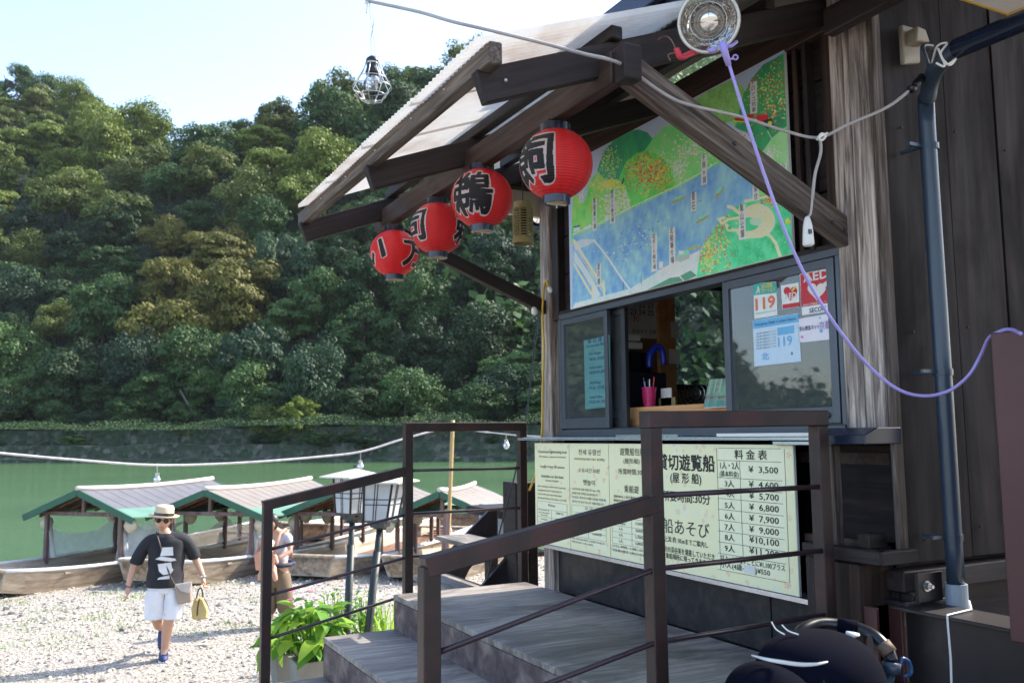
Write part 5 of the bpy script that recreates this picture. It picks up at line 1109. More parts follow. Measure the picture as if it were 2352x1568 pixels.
tx('安心救急ネット', T, 1845, 712, 1980, 26, mnav, .02); tx('京都', T, 1978, 700, 2055, 46, paint('print_lilac', lin((150, 130, 190)), .5), .01)
for x, y, r in ((1981, 622, 7), (1990, 712, 12), (1862, 752, 10)): blob('drop', T, [(x + r * math.cos(t), y + r * math.sin(t)) for t in np.linspace(0, 6.28, 13)[:-1]], mb2 if r != 10 else paint('print_pink', lin((220, 150, 190)), .5))
T = quadsheet('timetable_sheet', 'turquoise cormorant fishing timetable sheet behind the left sash', 'notice', [cW(395, 775), cW(566, 737), cW(572, 1218), cW(405, 1237)], (120, 205, 200), X=FX + .001)
for t, x0, y0, x1, h in (('毎 日 運 航', 420, 795, 555, 26), ('Cormorant Fishing', 412, 825, 560, 22), ('1st Stage', 432, 875, 510, 20), ('18:20  START', 435, 912, 545, 22), ('ticket sales', 432, 968, 515, 20), ('18:20 ¥1,800-', 435, 1002, 550, 22), ('2nd Stage', 432, 1068, 510, 20), ('19:20  START', 435, 1105, 548, 22), ('ticket sales', 435, 1165, 520, 20), ('19:20 ¥1,800-', 430, 1200, 555, 22)): tx(t, T, x0, y0, x1, h, mnav, .012, X=FX + .001)
# things in and behind the window --------------------------------------
def wy(x, y, Y): return at(*cW(x, y), Y=Y)
a = wy(695, 505, 4.55); b = wy(965, 768, 4.55)
CAL = thing('wall_calendar', 'large white wall calendar hanging on the far cabin wall', 'calendar', (a.x, 4.55, b.z))
part('sheet', MB().span((a.x - .02, 4.552, b.z), (b.x, 4.556, a.z)), M['paper'], CAL)
def ytext(t, p, size, T, m, bold=.01):
    c = bpy.data.curves.new('lettering', 'FONT'); c.body = t; c.size = size; c.materials.append(m); o = put('lettering', c, T)
    o.matrix_local = Matrix.Translation(Vector(p) - WL[T.name]) @ Matrix(((1, 0, 0), (0, 0, -1), (0, 1, 0))).to_4x4()
ytext('21 22 23 24 25 26', wy(705, 548, 4.549), .052, CAL, M['ink']); ytext('23 24 25 26 27 28', wy(705, 600, 4.549), .052, CAL, M['ink']); ytext('30', wy(722, 645, 4.549), .052, CAL, mr_); ytext('ゑびすや 京都嵐山総本店', wy(720, 722, 4.549), .030, CAL, mnav)
for n_, l_, c4 in (('memo_sheet', 'small memo sheet pinned above another on the wooden cabin post', (980, 648, 1032, 760)), ('memo_card', 'square paper card pinned low on the wooden cabin post', (968, 832, 1045, 932))):
    a = wy(c4[0], c4[1], 4.52); b = wy(c4[2], c4[3], 4.52); single(n_, MB().span((a.x, 4.519, b.z), (b.x, 4.521, a.z)), M['paper'], l_, 'paper')
a = wy(690, 850, 4.0); b = wy(955, 1100, 4.0)
BC = thing('black_cabinet', 'low black cabinet standing inside the cabin behind the counter', 'cabinet', (a.x, 4.1, -.08))
part('carcass', MB().span((a.x - .1, 4.0, -.08), (b.x, 4.35, wy(690, 985, 4.0).z)).span((a.x - .1, 4.2, -.08), (wy(850, 860, 4.2).x, 4.35, wy(690, 850, 4.2).z)), M['black'], BC, bevel=.006)
c = wy(885, 960, 4.05)
single('blue_holder', MB().tube(smoothpts([c + Vector((-.05, 0, 0)), c + Vector((-.045, 0, .07)), c + Vector((0, 0, .12)), c + Vector((.04, 0, .1)), c + Vector((.05, 0, .02))], 5), [.02] * 21, 8), paint('blue_plastic', (.02, .04, .4), .35), 'bright blue curved plastic holder on the black cabinet', 'holder', smooth=True)
for i, (x0, y0, x1, y1) in enumerate(((692, 738, 745, 785), (692, 790, 760, 838))):
    a = wy(x0, y0, 4.3); b = wy(x1, y1, 4.3); single('white_box', MB().span((a.x - .05, 4.25, b.z), (b.x, 4.4, a.z)), M['paper'], ['upper', 'lower'][i] + ' of the two white boxes stacked under the calendar', 'box', bevel=.004)
CZ = .135
def on_counter(x, y): return at(*cW(x, y), Z=CZ)
c = at(*cW(838, 1232), X=FX + .2); c.z = CZ
PC = thing('pen_cup', 'bright pink plastic mesh cup full of pens on the inner counter', 'pen cup', tuple(c)); pk = paint('pink_plastic', (.62, .02, .17), .35, 0, .1, 30, .05)
cup = MB().lathe(c, [(.030, 0), (.038, .095), (.041, .098), (.041, .106), (.036, .106), (.034, .095), (.027, .004)], 24, cap=True); part('cup', cup, pk, PC, smooth=False)
for k in range(14):
    for j in range(3): a = k * math.pi / 7; part('mesh_slot', MB().box(c + Vector((.0335 * math.cos(a) * (1 + .06 * j), .0335 * math.sin(a) * (1 + .06 * j), .03 + .022 * j)), (.003, .003, .012)), M['redpl'], PC) if -2.8 < math.atan2(math.sin(a), math.cos(a)) + 0 and math.cos(a) < .3 else None
for k, mm in enumerate(('redpl', 'pipe', 'black', 'purple', 'silver', 'redpl')):
    a = k * 1.05; part('pen', MB().tube([c + Vector((.01 * math.cos(a), .01 * math.sin(a), .01)), c + Vector((.03 * math.cos(a), .03 * math.sin(a), .135 + .012 * (k % 3)))], .0042, 7), M[mm], PC)
a = at(*cW(1210, 1232), X=FX + .06); b = at(*cW(1355, 1225), X=FX + .06); a.z = b.z = .10
hz_ = at(*cW(1222, 1035), X=FX + .06).z
PCD = thing('postcard', 'green forest picture card standing on a clear stand at the counter edge', 'picture card', (a.x, a.y, a.z))
pcv = np.zeros((60, 50, 3)); gx, gy = np.meshgrid(np.linspace(0, 1, 50), np.linspace(0, 1, 60)); n_ = fbm(gx * 9, gy * 9, 31, 4)
pcv[:] = np.array(lin((110, 185, 130))); pcv *= (1 + .35 * n_)[..., None]; pcv[gy > .78] = lin((60, 165, 150)); pcv[(gy > .62) & (gy < .72)] = lin((110, 95, 70)); pcv[(np.abs(np.sin(gx * 16)) > .95) & (gy < .5)] = lin((215, 225, 200))
P0 = Vector((FX + .05, a.y, .115)); P1 = Vector((FX + .075, b.y, .115)); up_ = Vector((.03, -.012, hz_ - .115))
PG = np.array([[list(P0 + (P1 - P0) * u + up_ * (1 - v)) for u in np.linspace(0, 1, 50)] for v in np.linspace(0, 1, 60)])
grid_sheet('card', PG, pcv, M['glossprint'], PCD); part('back', MB().prism([P0, P1, P1 + up_, P0 + up_], (.003, 0, 0)).prism([P0 + Vector((.004, 0, 0)), P1 + Vector((.004, 0, 0)), P1 + Vector((.05, 0, 0)), P0 + Vector((.05, 0, 0))], (0, 0, -.003)), M['white'], PCD)
c = at(*cW(1148, 1130), X=FX + .75)
FN = thing('desk_fan', 'small desk fan in shade behind the counter', 'fan', tuple(c)); ax = Vector((-1, -.5, 0)).normalized()
e1 = ax.orthogonal().normalized(); e2 = ax.cross(e1)
for r in (.03, .055, .08, .105): part('guard_ring', MB().tube([c + (e1 * math.cos(t) + e2 * math.sin(t)) * r for t in np.linspace(0, 6.283, 29)], .0018, 5), M['wire'], FN)
for k in range(12): a = k * math.pi / 6; part('guard_wire', MB().tube([c, c + (e1 * math.cos(a) + e2 * math.sin(a)) * .105], .0014, 4), M['wire'], FN)
for k in range(3):
    a = k * 2.094; d = e1 * math.cos(a) + e2 * math.sin(a); d2 = e1 * math.cos(a + .8) + e2 * math.sin(a + .8); part('blade', MB().prism([c - ax * .02, c - ax * .02 + d * .09, c - ax * .028 + d2 * .08], ax * .002), M['aluD'], FN)
part('stand', MB().tube([c - Vector((0, 0, .1)), Vector((c.x, c.y, -.08))], .012, 8).lathe((c.x, c.y, -.08), [(.08, 0), (.07, .02)], 18), M['aluD'], FN)
for n_, l_, x0, x1, h_, m_ in (('paper_stack', 'pink framed papers beside the pen cup on the counter', 700, 770, .11, 'purple'), ('green_card', 'green card standing on the counter right of the pen cup', 900, 1010, .05, 'khaki'), ('white_tag', 'small white hanging tag clipped above the counter cards', 915, 985, .10, 'paper')):
    a = at(*cW(x0, 1225), X=FX + .27); b = at(*cW(x1, 1225), X=FX + .27); single(n_, MB().span((FX + .27, b.y, CZ), (FX + .275, a.y, CZ + h_)), M[m_], l_, 'card')
single('clip_tray', MB().span((FX + .16, 3.1, CZ), (FX + .3, 3.26, CZ + .012)), M['white'], 'flat white tray lying on the counter before the fan', 'tray', bevel=.003)
# curtains and wires behind the side panes
def curtain(y0, y1, z0, z1, X, col, label, lean=0.):
    n = 40; P = np.zeros((14, n, 3)); 
    for j in range(14):
        for i in range(n):
            t = i / (n - 1); v = j / 13; w = (1 - .35 * v) if lean else 1
            P[j, i] = (X + .02 * math.sin(t * 26 + v * 2), y0 + (y1 - y0) * t * w + lean * v, z0 + (z1 - z0) * v)
    m_ = paint('curtain_cloth', col, .9, 0, .15, 5, .1); o = put('curtain', npmesh('curtain', P.reshape(-1, 3), (lambda i: np.stack([i[:-1, :-1], i[:-1, 1:], i[1:, 1:], i[1:, :-1]], -1).reshape(-1, 4))(np.arange(14 * n).reshape(14, n)), m_, True)); tag(o, label, 'curtain')
curtain(4.28, 4.05, .03, .58, FX + .12, (.35, .36, .3), 'pale olive curtain gathered behind the left window pane')
curtain(2.65, 2.40, .03, .40, FX + .15, (.42, .48, .46), 'pale cloth hanging behind the lower corner of the right pane', .06)
single('blue_cloth', MB().span((FX + .25, 2.62, .02), (FX + .27, 2.95, .36)), paint('blue_grey_cloth', (.2, .28, .36), .9, 0, .3, 5, .2), 'blue grey cloth hanging behind the right pane', 'cloth')

# ================================================================== BOATS
M['hull'] = wood('pale_boat_hull', (.16, .12, .085), (.34, .27, .2), (.5, .43, .34), 0, fine=12, wear=.15, rough=.7, bump=.2)
M['deck'] = wood('red_brown_boat_floor', (.09, .045, .025), (.2, .1, .055), (.3, .17, .1), 0, fine=12, wear=.2, rough=.7)
M['gunw'] = paint('worn_white_gunwale', (.6, .6, .62), .5, 0, .2, 5, .1)
M['roofgrey'] = paint('grey_roof_sheet', (.12, .117, .13), .55, .1, .15, 2.5, .1)
M['roofpink'] = paint('faded_pink_grey_roof', (.19, .165, .145), .6, 0, .12, 2.5, .1)
M['roofgreen'] = paint('green_roof_edge', (.1, .21, .155), .55, 0, .2, 3, .1)
M['fascia'] = paint('green_fascia', (.02, .1, .06), .5, 0, .15, 3, .1)
M['ridge'] = paint('pale_ridge_cap', (.62, .56, .5), .5, 0, .08, 3, .1)
M['post'] = wood('boat_post', (.08, .05, .045), (.16, .1, .09), (.26, .18, .16), 2, fine=16, wear=.3)
M['clear'] = sheet('clear_plastic_sheet', (.8, .82, .82), .24, .4, .12)
M['lanp'] = paint('white_lantern_paper', (.62, .55, .42), .6, 0, .06, 20, .05)
def boat(front, ang, L, roof, label, rl, roofm, open_end='deck', clear=True, lanterns=True, rwid=1.30):
    """front: where the near end's middle stands; ang: heading of the long axis from +X"""
    T = thing('river_boat', label, 'boat', (front[0], front[1], front[2]), 'flat-bottomed river boats moored at the beach', math.radians(ang))
    n = 22; xs = np.linspace(0, L, n); st = []
    for x in xs:
        t = x / L; e = abs(2 * t - 1)
        b = 1.0 - .34 * e ** 3.2; g = .38 + .15 * e ** 3; bot = .20 * e ** 5; bb = b * .80
        st.append((x, b, g, bot, bb))
    hull = MB(); V = []
    for x, b, g, bot, bb in st: V += [(x, -b, g), (x, -bb, bot), (x, bb, bot), (x, b, g), (x, b - .05, g), (x, bb - .04, bot + .04), (x, -bb + .04, bot + .04), (x, -b + .05, g)]
    Fs = []
    for i in range(n - 1):
        a, c = i * 8, (i + 1) * 8
        for k in (0, 1, 2, 4, 6): Fs.append((a + k, a + k + 1, c + k + 1, c + k))
        Fs.append((a + 7, a, c, c + 7)); Fs.append((a + 3, a + 4, c + 4, c + 3))
    Fs.append((0, 1, 2, 3)); Fs.append((7, 6, 5, 4)); e = (n - 1) * 8; Fs.append((e, e + 1, e + 2, e + 3)); Fs.append((e + 4, e + 5, e + 6, e + 7))
    hull.add(V, Fs); part('hull', hull, M['hull'], T, local=True, smooth=False)
    for sgn in (-1, 1):
        gw = MB(); 
        gw.tube([(x, sgn * (b - .02), g + .015) for x, b, g, _, _ in st], .034, 6); part('gunwale', gw, M['gunw'], T, local=True, smooth=True)
    part('transom_cap', MB().span((-.03, -st[0][1], st[0][2] - .01), (.10, st[0][1], st[0][2] + .035)), M['hull'], T, local=True, bevel=.01)
    part('transom_cap', MB().span((L - .10, -st[-1][1], st[-1][2] - .01), (L + .03, st[-1][1], st[-1][2] + .035)), M['hull'], T, local=True, bevel=.01)
    # floor boards, athwart
    k = 0; x = .45
    while x < L - .45:
        tt = abs(2 * x / L - 1); w = .76 - .25 * tt ** 3
        part('floor_board', MB().span((x, -w, .10 + .22 * tt ** 4), (x + .235, w, .125 + .22 * tt ** 4)), M['deck'], T, local=True); x += .245
    for xx in (L * .12, L * .86): part('thwart', MB().span((xx, -.85, .36), (xx + .2, .85, .40)), M['hull'], T, local=True, bevel=.005)
    if roof:
        x0, rlen = roof; zr = rl; W_ = rwid; ze = zr - .50
        xs_ = [x0 + .15, x0 + rlen / 2, x0 + rlen - .15]
        for xx in xs_:
            for sg in (-1, 1): part('post', MB().span((xx - .035, sg * .90 - .035, .3), (xx + .035, sg * .90 + .035, ze + .10)), M['post'], T, local=True, bevel=.005)
        for xx in (xs_[0], xs_[-1]): part('tie_beam', MB().span((xx - .03, -1.1, ze + .06), (xx + .03, 1.1, ze + .13)), M['post'], T, local=True); part('king_post', MB().span((xx - .03, -.03, ze + .13), (xx + .03, .03, zr - .08)), M['post'], T, local=True)
        for sg in (-1, 1): part('wall_plate', MB().span((x0, sg * .9 - .03, ze + .10), (x0 + rlen, sg * .9 + .03, ze + .16)), M['post'], T, local=True)
        for sg in (-1, 1):
            m_ = MB(); m2 = MB(); nn = 14
            prof = [(0, zr), (.45, zr - .17), (W_ * .70, zr - .33)]; prof2 = [(W_ * .70, zr - .33), (W_ * .85, zr - .40), (W_, zr - .47)]
            sag = lambda t: .05 * (2 * t - 1) ** 2
            for P_, mm in ((prof, m_), (prof2, m2)):
                V = []
                for i in range(nn + 1):
                    t = i / nn
                    for (yy, zz) in P_: V.append((x0 + rlen * t, sg * yy, zz + sag(t)))
                    for (yy, zz) in P_: V.append((x0 + rlen * t, sg * yy, zz + sag(t) - .02))
                K_ = len(P_); Fs = []
                for i in range(nn):
                    a, c = i * 2 * K_, (i + 1) * 2 * K_
                    for q in range(K_ - 1): Fs += [(a + q, a + q + 1, c + q + 1, c + q), (a + K_ + q, c + K_ + q, c + K_ + q + 1, a + K_ + q + 1)]
                    Fs.append((a + K_ - 1, a + 2 * K_ - 1, c + 2 * K_ - 1, c + K_ - 1))
                for a in (0, nn * 2 * K_):
                    for q in range(K_ - 1): Fs.append((a + q, a + q + 1, a + K_ + q + 1, a + K_ + q))
                mm.add(V, Fs)
            rp_ = part('roof_sheet', m_, M[roofm], T, local=True); part('roof_edge', m2, M['roofgreen'], T, local=True)
            for i in range(1, int(rlen / .3)): part('seam', MB().beam((x0 + i * .3, 0, zr + .008 + sag(i * .3 / rlen)), (x0 + i * .3, sg * W_ * .70, zr - .33 + .008 + sag(i * .3 / rlen)), .006, .003), M[roofm], rp_, local=True)
            for xx in (x0 - .02, x0 + rlen + .02): part('gable_board', MB().beam((xx, 0, zr + .0), (xx, sg * (W_ + .02), zr - .49), .03, .12), M['fascia'], T, local=True)
        part('ridge_cap', MB().tube([(x0 - .04 + (rlen + .08) * i / 10, 0, zr + .03 + .05 * (i / 5 - 1) ** 2) for i in range(11)], .045, 8), M['ridge'], T, local=True, smooth=True)
        for k in range(int(rlen / .45)): 
            for sg in (-1, 1): part('roof_batten', MB().beam((x0 + .2 + k * .45, 0, zr - .05), (x0 + .2 + k * .45, sg * 1.15, zr - .48), .03, .04), M['deck'], T, local=True)
    R = Matrix.Rotation(math.radians(ang), 3, 'Z')
    loc = Vector(front)
    if roof and lanterns:
        names = ['near', 'middle', 'far']
        for sg in (-1, 1):
            for k in range(3):
                p = loc + R @ Vector((x0 + .25 + k * (rlen - .5) / 2, sg * 1.02, ze - .10))
                m_ = MB().lathe(p, [(.05, -.13), (.055, -.11), (.10, -.07), (.12, 0), (.10, .07), (.055, .11), (.05, .13)], 16).tube([p + Vector((0, 0, .12)), p + Vector((0, 0, .2))], .006, 5)
                BOATLAN.append((p, m_, sg, k))
    if roof and clear:
        for yy in (-.9, .9):
            P = np.zeros((12, 12, 3))
            for j in range(12):
                for i in range(12):
                    v = j / 11; u = i / 11; w = .05 + .34 * (1 - v) ** 1.6; q = loc + R @ Vector((xs_[0] + .05 + .05 * math.sin(u * 21), yy + (u - .5) * w, .42 + (ze - .42) * v)); P[j, i] = q[:]
            o = put('plastic_drape', npmesh('plastic_drape', P.reshape(-1, 3), (lambda i: np.stack([i[:-1, :-1], i[:-1, 1:], i[1:, 1:], i[1:, :-1]], -1).reshape(-1, 4))(np.arange(144).reshape(12, 12)), M['clear'], True)); SHEETS.append(o)
        for sg, (xa, xb) in ((1, (xs_[0], xs_[1])), (1, (xs_[1], xs_[2])), (-1, (xs_[0], xs_[1]))):
            nu_, nv_ = 16, 10; P = np.zeros((nv_, nu_, 3))
            for j in range(nv_):
                for i in range(nu_):
                    u = i / (nu_ - 1); v = j / (nv_ - 1); xx = xa + (xb - xa) * (u if sg > 0 else u * (.25 + .75 * v)); zz = .45 + (ze - .15 - .45) * v - .22 * (1 - (2 * u - 1) ** 2) * v * (1 if sg > 0 else .4)
                    q = loc + R @ Vector((xx, sg * .9 + .04 * math.sin(u * 19 + v * 4), zz)); P[j, i] = q[:]
            o = put('plastic_sheet', npmesh('plastic_sheet', P.reshape(-1, 3), (lambda i: np.stack([i[:-1, :-1], i[:-1, 1:], i[1:, 1:], i[1:, :-1]], -1).reshape(-1, 4))(np.arange(nu_ * nv_).reshape(nv_, nu_)), M['clear'], True))
            SHEETS.append(o)
    return T
BOATLAN = []; SHEETS = []
def finish_boat(which):
    for p, m_, sg, k in BOATLAN:
        single('boat_lantern', m_, M['lanp'], 'white paper lantern under the %s eave of %s, %s one' % ('near' if sg < 0 else 'river', which, ['first', 'second', 'third'][k]), 'paper lantern', tuple(p), 'white paper lanterns under boat eaves', smooth=True)
    for k, o in enumerate(SHEETS): tag(o, 'clear plastic weather sheet %s of %s' % (['bunched at the shore post', 'bunched at the water post', 'on the river side front', 'on the river side rear', 'gathered at the near side'][k], which), 'plastic sheet', 'clear weather sheets on the boats')
    BOATLAN.clear(); SHEETS.clear()
WZ = WATER_Z
def front_at(px, py, z): p = at(px, py, Z=z); return (p.x, p.y)
b1 = at(180, 1128, Z=-.96)
R1 = Matrix.Rotation(math.radians(42), 3, 'Z')
f1 = Vector((b1.x, b1.y, 0)) - R1 @ Vector((2.0, 0, 0))
boat((f1.x, f1.y, WZ - .02), 42, 8.2, (2.0, 3.7), 'roofed river boat nearest the picture edge with grey roof and green gable', 1.66, 'roofgrey'); finish_boat('the grey roofed boat')
b2 = at(473, 1128, Z=-1.0); R2 = Matrix.Rotation(math.radians(46), 3, 'Z'); f2 = Vector((b2.x, b2.y, 0)) - R2 @ Vector((1.5, 0, 0))
boat((f2.x, f2.y, WZ), 46, 8.4, (1.5, 3.9), 'roofed river boat behind the walking man, pink grey roof and clear sheets', 1.60, 'roofpink'); finish_boat('the boat behind the walking man')
b3 = at(768, 1127, Z=-1.02); R3 = Matrix.Rotation(math.radians(44), 3, 'Z'); f3 = Vector((b3.x, b3.y, 0)) - R3 @ Vector((1.1, 0, 0))
boat((f3.x, f3.y, WZ), 44, 7.6, (1.1, 3.0), 'roofed river boat seen through the far railing behind the street lamps', 1.56, 'roofpink', clear=False); finish_boat('the boat behind the street lamps')
b4 = at(1010, 1130, Z=-1.05); R4 = Matrix.Rotation(math.radians(48), 3, 'Z'); f4 = Vector((b4.x, b4.y, 0)) - R4 @ Vector((1.2, 0, 0))
boat((f4.x, f4.y, WZ), 48, 7.4, (1.2, 2.2), 'short roofed river boat beside the bamboo pole, nearest the kiosk', 1.54, 'roofpink', clear=False, lanterns=False, rwid=1.15)
sp_ = at(700, 1210, Y=21.5)
boat((sp_.x, sp_.y, WZ), 44, 7.0, None, 'open unroofed river boat lying behind the roofed ones', 0, 'roofpink')
# mooring ropes
for a, b, l in (((232, 1330), (305, 1277), 'white mooring rope tied between the beach stake and the bow behind the man'), ((1052, 1262), (1035, 1210), 'white mooring rope at the bow beside the bamboo pole')):
    A = at(*a, Z=-2.5); B = A + Vector((at(*b, Y=A.y + .9) - A)); single('mooring_rope', MB().tube(smoothpts([A, (A + B) / 2 - Vector((0, 0, .06)), B], 5), .012, 6), M['gunw'], l, 'rope', smooth=True)

# ================================================================== ALONG THE BEACH
def street_lamp(cx, cy, base, Y, label, rz, zs=1.):
    hd = at(cx, cy, Y=Y); bt = at(*base, Y=Y); d = (bt - hd); t = (float(beach_z(np.array(bt.x), np.array(bt.y))) - hd.z) / d.z; g = hd + d * t
    T = thing('garden_lamp', label, 'lamp', tuple(g), 'pair of paper-box garden lamps', 0)
    s = hd.length / F; up = (hd - g).normalized(); R = Matrix.Rotation(rz, 3, 'Z')
    part('pole', MB().tube([g - up * .1, g + (hd - g) * .72], .036, 14).tube([g + (hd - g) * .5, g + (hd - g) * .86], .029, 14).tube([g + (hd - g) * .84, g + (hd - g) * .88], [.06, .07], 14), M['lamppole'], T, smooth=True)
    wt, wb, h = .138, .114, .33; z0 = hd - up * .18; P = []
    def C(sx, sy, v, k=1.): w = (wb + (wt - wb) * v) * k; return z0 + R @ Vector((sx * w, sy * w, 0)) + up * (h * v)
    cs = [(1, -1), (1, 1), (-1, 1), (-1, -1)]
    for i in range(4):
        a, b = cs[i], cs[(i + 1) % 4]
        part('paper_panel', MB().prism([C(*a, 0, .97), C(*b, 0, .97), C(*b, 1, .97), C(*a, 1, .97)], R @ Vector(((a[0] + b[0]) * .001, (a[1] + b[1]) * .001, 0))), M['opal'], T)
        part('corner_bar', MB().tube([C(*a, -.02), C(*a, 1.02)], .011, 6), M['black'], T)
        for u in (.40, .50, .0):
            if u: p0 = C(*a, 0) * (1 - u) + C(*b, 0) * u; p1 = C(*a, 1) * (1 - u) + C(*b, 1) * u; part('lattice_bar', MB().tube([p0, p1], .0045, 5), M['black'], T)
        for v in (.42, .56): part('lattice_bar', MB().tube([C(*a, v), C(*b, v)], .0045, 5), M['black'], T)
    part('base_tray', MB().prism([C(*c, -.06) for c in cs], up * .03).prism([C(*c, -.2, .6) for c in cs], up * .05), M['black'], T)
    ap = z0 + up * (h + .085); rim = [C(*c, 1.03, 1.7) for c in cs]; rb = [p - up * .012 for p in rim]
    m_ = MB().add(rim + rb + [ap], [(0, 1, 8), (1, 2, 8), (2, 3, 8), (3, 0, 8), (0, 1, 5, 4), (1, 2, 6, 5), (2, 3, 7, 6), (3, 0, 4, 7), (4, 5, 6, 7)])
    part('roof', m_, M['lamproof'], T); part('finial', MB().tube([ap - up * .02, ap + up * .03], .012, 8), M['black'], T)
M['lamppole'] = paint('dark_green_black_pole', (.02, .028, .028), .5, 0, .2, 6, .1)
M['opal'] = sheet('white_opal_panel', (.82, .84, .86), .0, .5, .4); M['lamproof'] = paint('pale_metal_roof', (.5, .48, .42), .45, .1, .1, 6, .05)
street_lamp(812, 1132, (797, 1445), 8.3, 'garden lamp with pale box head, farther of the two poles behind the railing', .35)
street_lamp(880, 1146, (846, 1445), 7.7, 'garden lamp with cream roofed box head, nearer of the two poles behind the railing', .78)
# bamboo pole with the festoon string
pt = at(1040, 965, Y=14.6); pb = at(1028, 1285, Y=14.4)
BP = thing('bamboo_pole', 'tall yellow bamboo pole standing at the water beside the short roofed boat', 'pole', tuple(pb))
part('cane', MB().tube([pb + (pt - pb) * t for t in np.linspace(0, 1, 12)], .036, 10), paint('bamboo', (.42, .28, .1), .5, 0, .2, 2, .1), BP, smooth=True)
for t in np.linspace(.06, .97, 11): q = pb + (pt - pb) * t; part('node', MB().lathe(q, [(.034, -.01), (.042, 0), (.034, .01)], 12), M['concrete'], BP)
q0 = at(1020, 1285, Y=14.3); single('mooring_post', MB().beam(q0, at(1027, 1172, Y=14.3), .09, .09, up=(1, 0, 0)), M['post'], 'short square timber post beside the bamboo pole', 'post', bevel=.006)
st1 = [at(-160, 1022, Y=15.4), at(0, 1040, Y=15.3), at(180, 1056, Y=15.2), at(365, 1068, Y=15.1), at(560, 1062, Y=15), at(740, 1048, Y=14.9), at(833, 1036, Y=14.8), at(925, 1008, Y=14.7), at(1012, 984, Y=14.6), at(1040, 972, Y=14.55), at(1080, 986, Y=12), at(1165, 997, Y=8.), at(1250, 1003, Y=4.72)]
single('festoon_string', MB().tube(smoothpts(st1, 8), [.019] * 70 + [.013] * 15 + [.007] * 12, 6), paint('pinkish_white_rope', (.6, .56, .54), .6, 0, .3, 14, .3), 'pinkish white festoon string swagged across the river view by way of the bamboo pole', 'string', smooth=True)
for px, py, y0, Y, l in ((361, 1100, 1068, 15.1, 'clear festoon bulb hanging above the first boat roof'), (828, 1070, 1037, 14.8, 'clear festoon bulb hanging above the farther garden lamp'), (1163, 1022, 998, 8., 'clear festoon bulb hanging inside the far railing frame')):
    p = at(px, py, Y=Y); q = at(px, y0, Y=Y); s = p.length / F
    T = thing('festoon_bulb', l, 'bulb', tuple(p), 'clear bulbs on the festoon string')
    part('lead', MB().tube([q, p + Vector((0, 0, 12 * s))], 1.2 * s, 5), M['wire'], T); part('socket', MB().lathe(p, [(4 * s, 5 * s), (4.5 * s, 13 * s)], 10), M['wire'], T)
    part('glass', MB().lathe(p, [(1 * s, -9 * s), (6 * s, -6 * s), (8 * s, 0), (5 * s, 5 * s), (3.5 * s, 8 * s)], 16), M['frost'] if 'frost' in M else M['silver'], T, smooth=True)

# plants in pots ------------------------------------------------------
LM = [leafmat('broad_leaf_green', (.05, .14, .02), (.1, .26, .03), (.2, .4, .05), .45), leafmat('young_leaf_yellow_green', (.16, .3, .03), (.28, .45, .05), (.38, .55, .08), .5)]
def leafmesh(name, L, w, curl, mat):
    m = MB(); n = 6; vs = []
    for i in range(n + 1):
        t = i / n; x = L * t * (1 - .18 * curl * t); z = .12 * L * math.sin(t * 2.2) - curl * L * .5 * t * t; ww = w * math.sin(math.pi * min(1, t * .92 + .08)) ** .8
        vs += [(x, -ww, z + .12 * ww), (x, 0, z), (x, ww, z + .12 * ww)]
    fs = [(i * 3 + k, i * 3 + k + 1, i * 3 + k + 4, i * 3 + k + 3) for i in range(n) for k in (0, 1)]
    m.add(vs, fs); return m.mesh(name, mat, smooth=True, fix=False)
LEAF = [leafmesh('leaf', .17, .036, .6, LM[0]), leafmesh('leaf', .2, .045, 1.1, LM[0]), leafmesh('leaf', .15, .04, .4, LM[1]), leafmesh('leaf', .22, .05, 1.5, LM[1])]
def pot(name, p, r0, r1, h, mat, T, square=False):
    if square:
        m = MB(); v = []
        for r, z in ((r0, 0), (r1, h), (r1 * .86, h), (r1 * .84, h - .04)): v += [(p.x + sx * r, p.y + sy * r, p.z + z) for sx, sy in ((-1, -1), (1, -1), (1, 1), (-1, 1))]
        m.add(v, [(0, 1, 2, 3)] + [(k * 4 + i, k * 4 + (i + 1) % 4, k * 4 + 4 + (i + 1) % 4, k * 4 + 4 + i) for k in range(3) for i in range(4)] + [(12, 13, 14, 15)]); part(name, m, mat, T, bevel=.004)
    else: part(name, MB().lathe(p, [(r0, 0), (r1, h), (r1 * 1.06, h), (r1 * 1.06, h - .03), (r1 * .9, h), (r1 * .88, h - .03)], 20), mat, T)
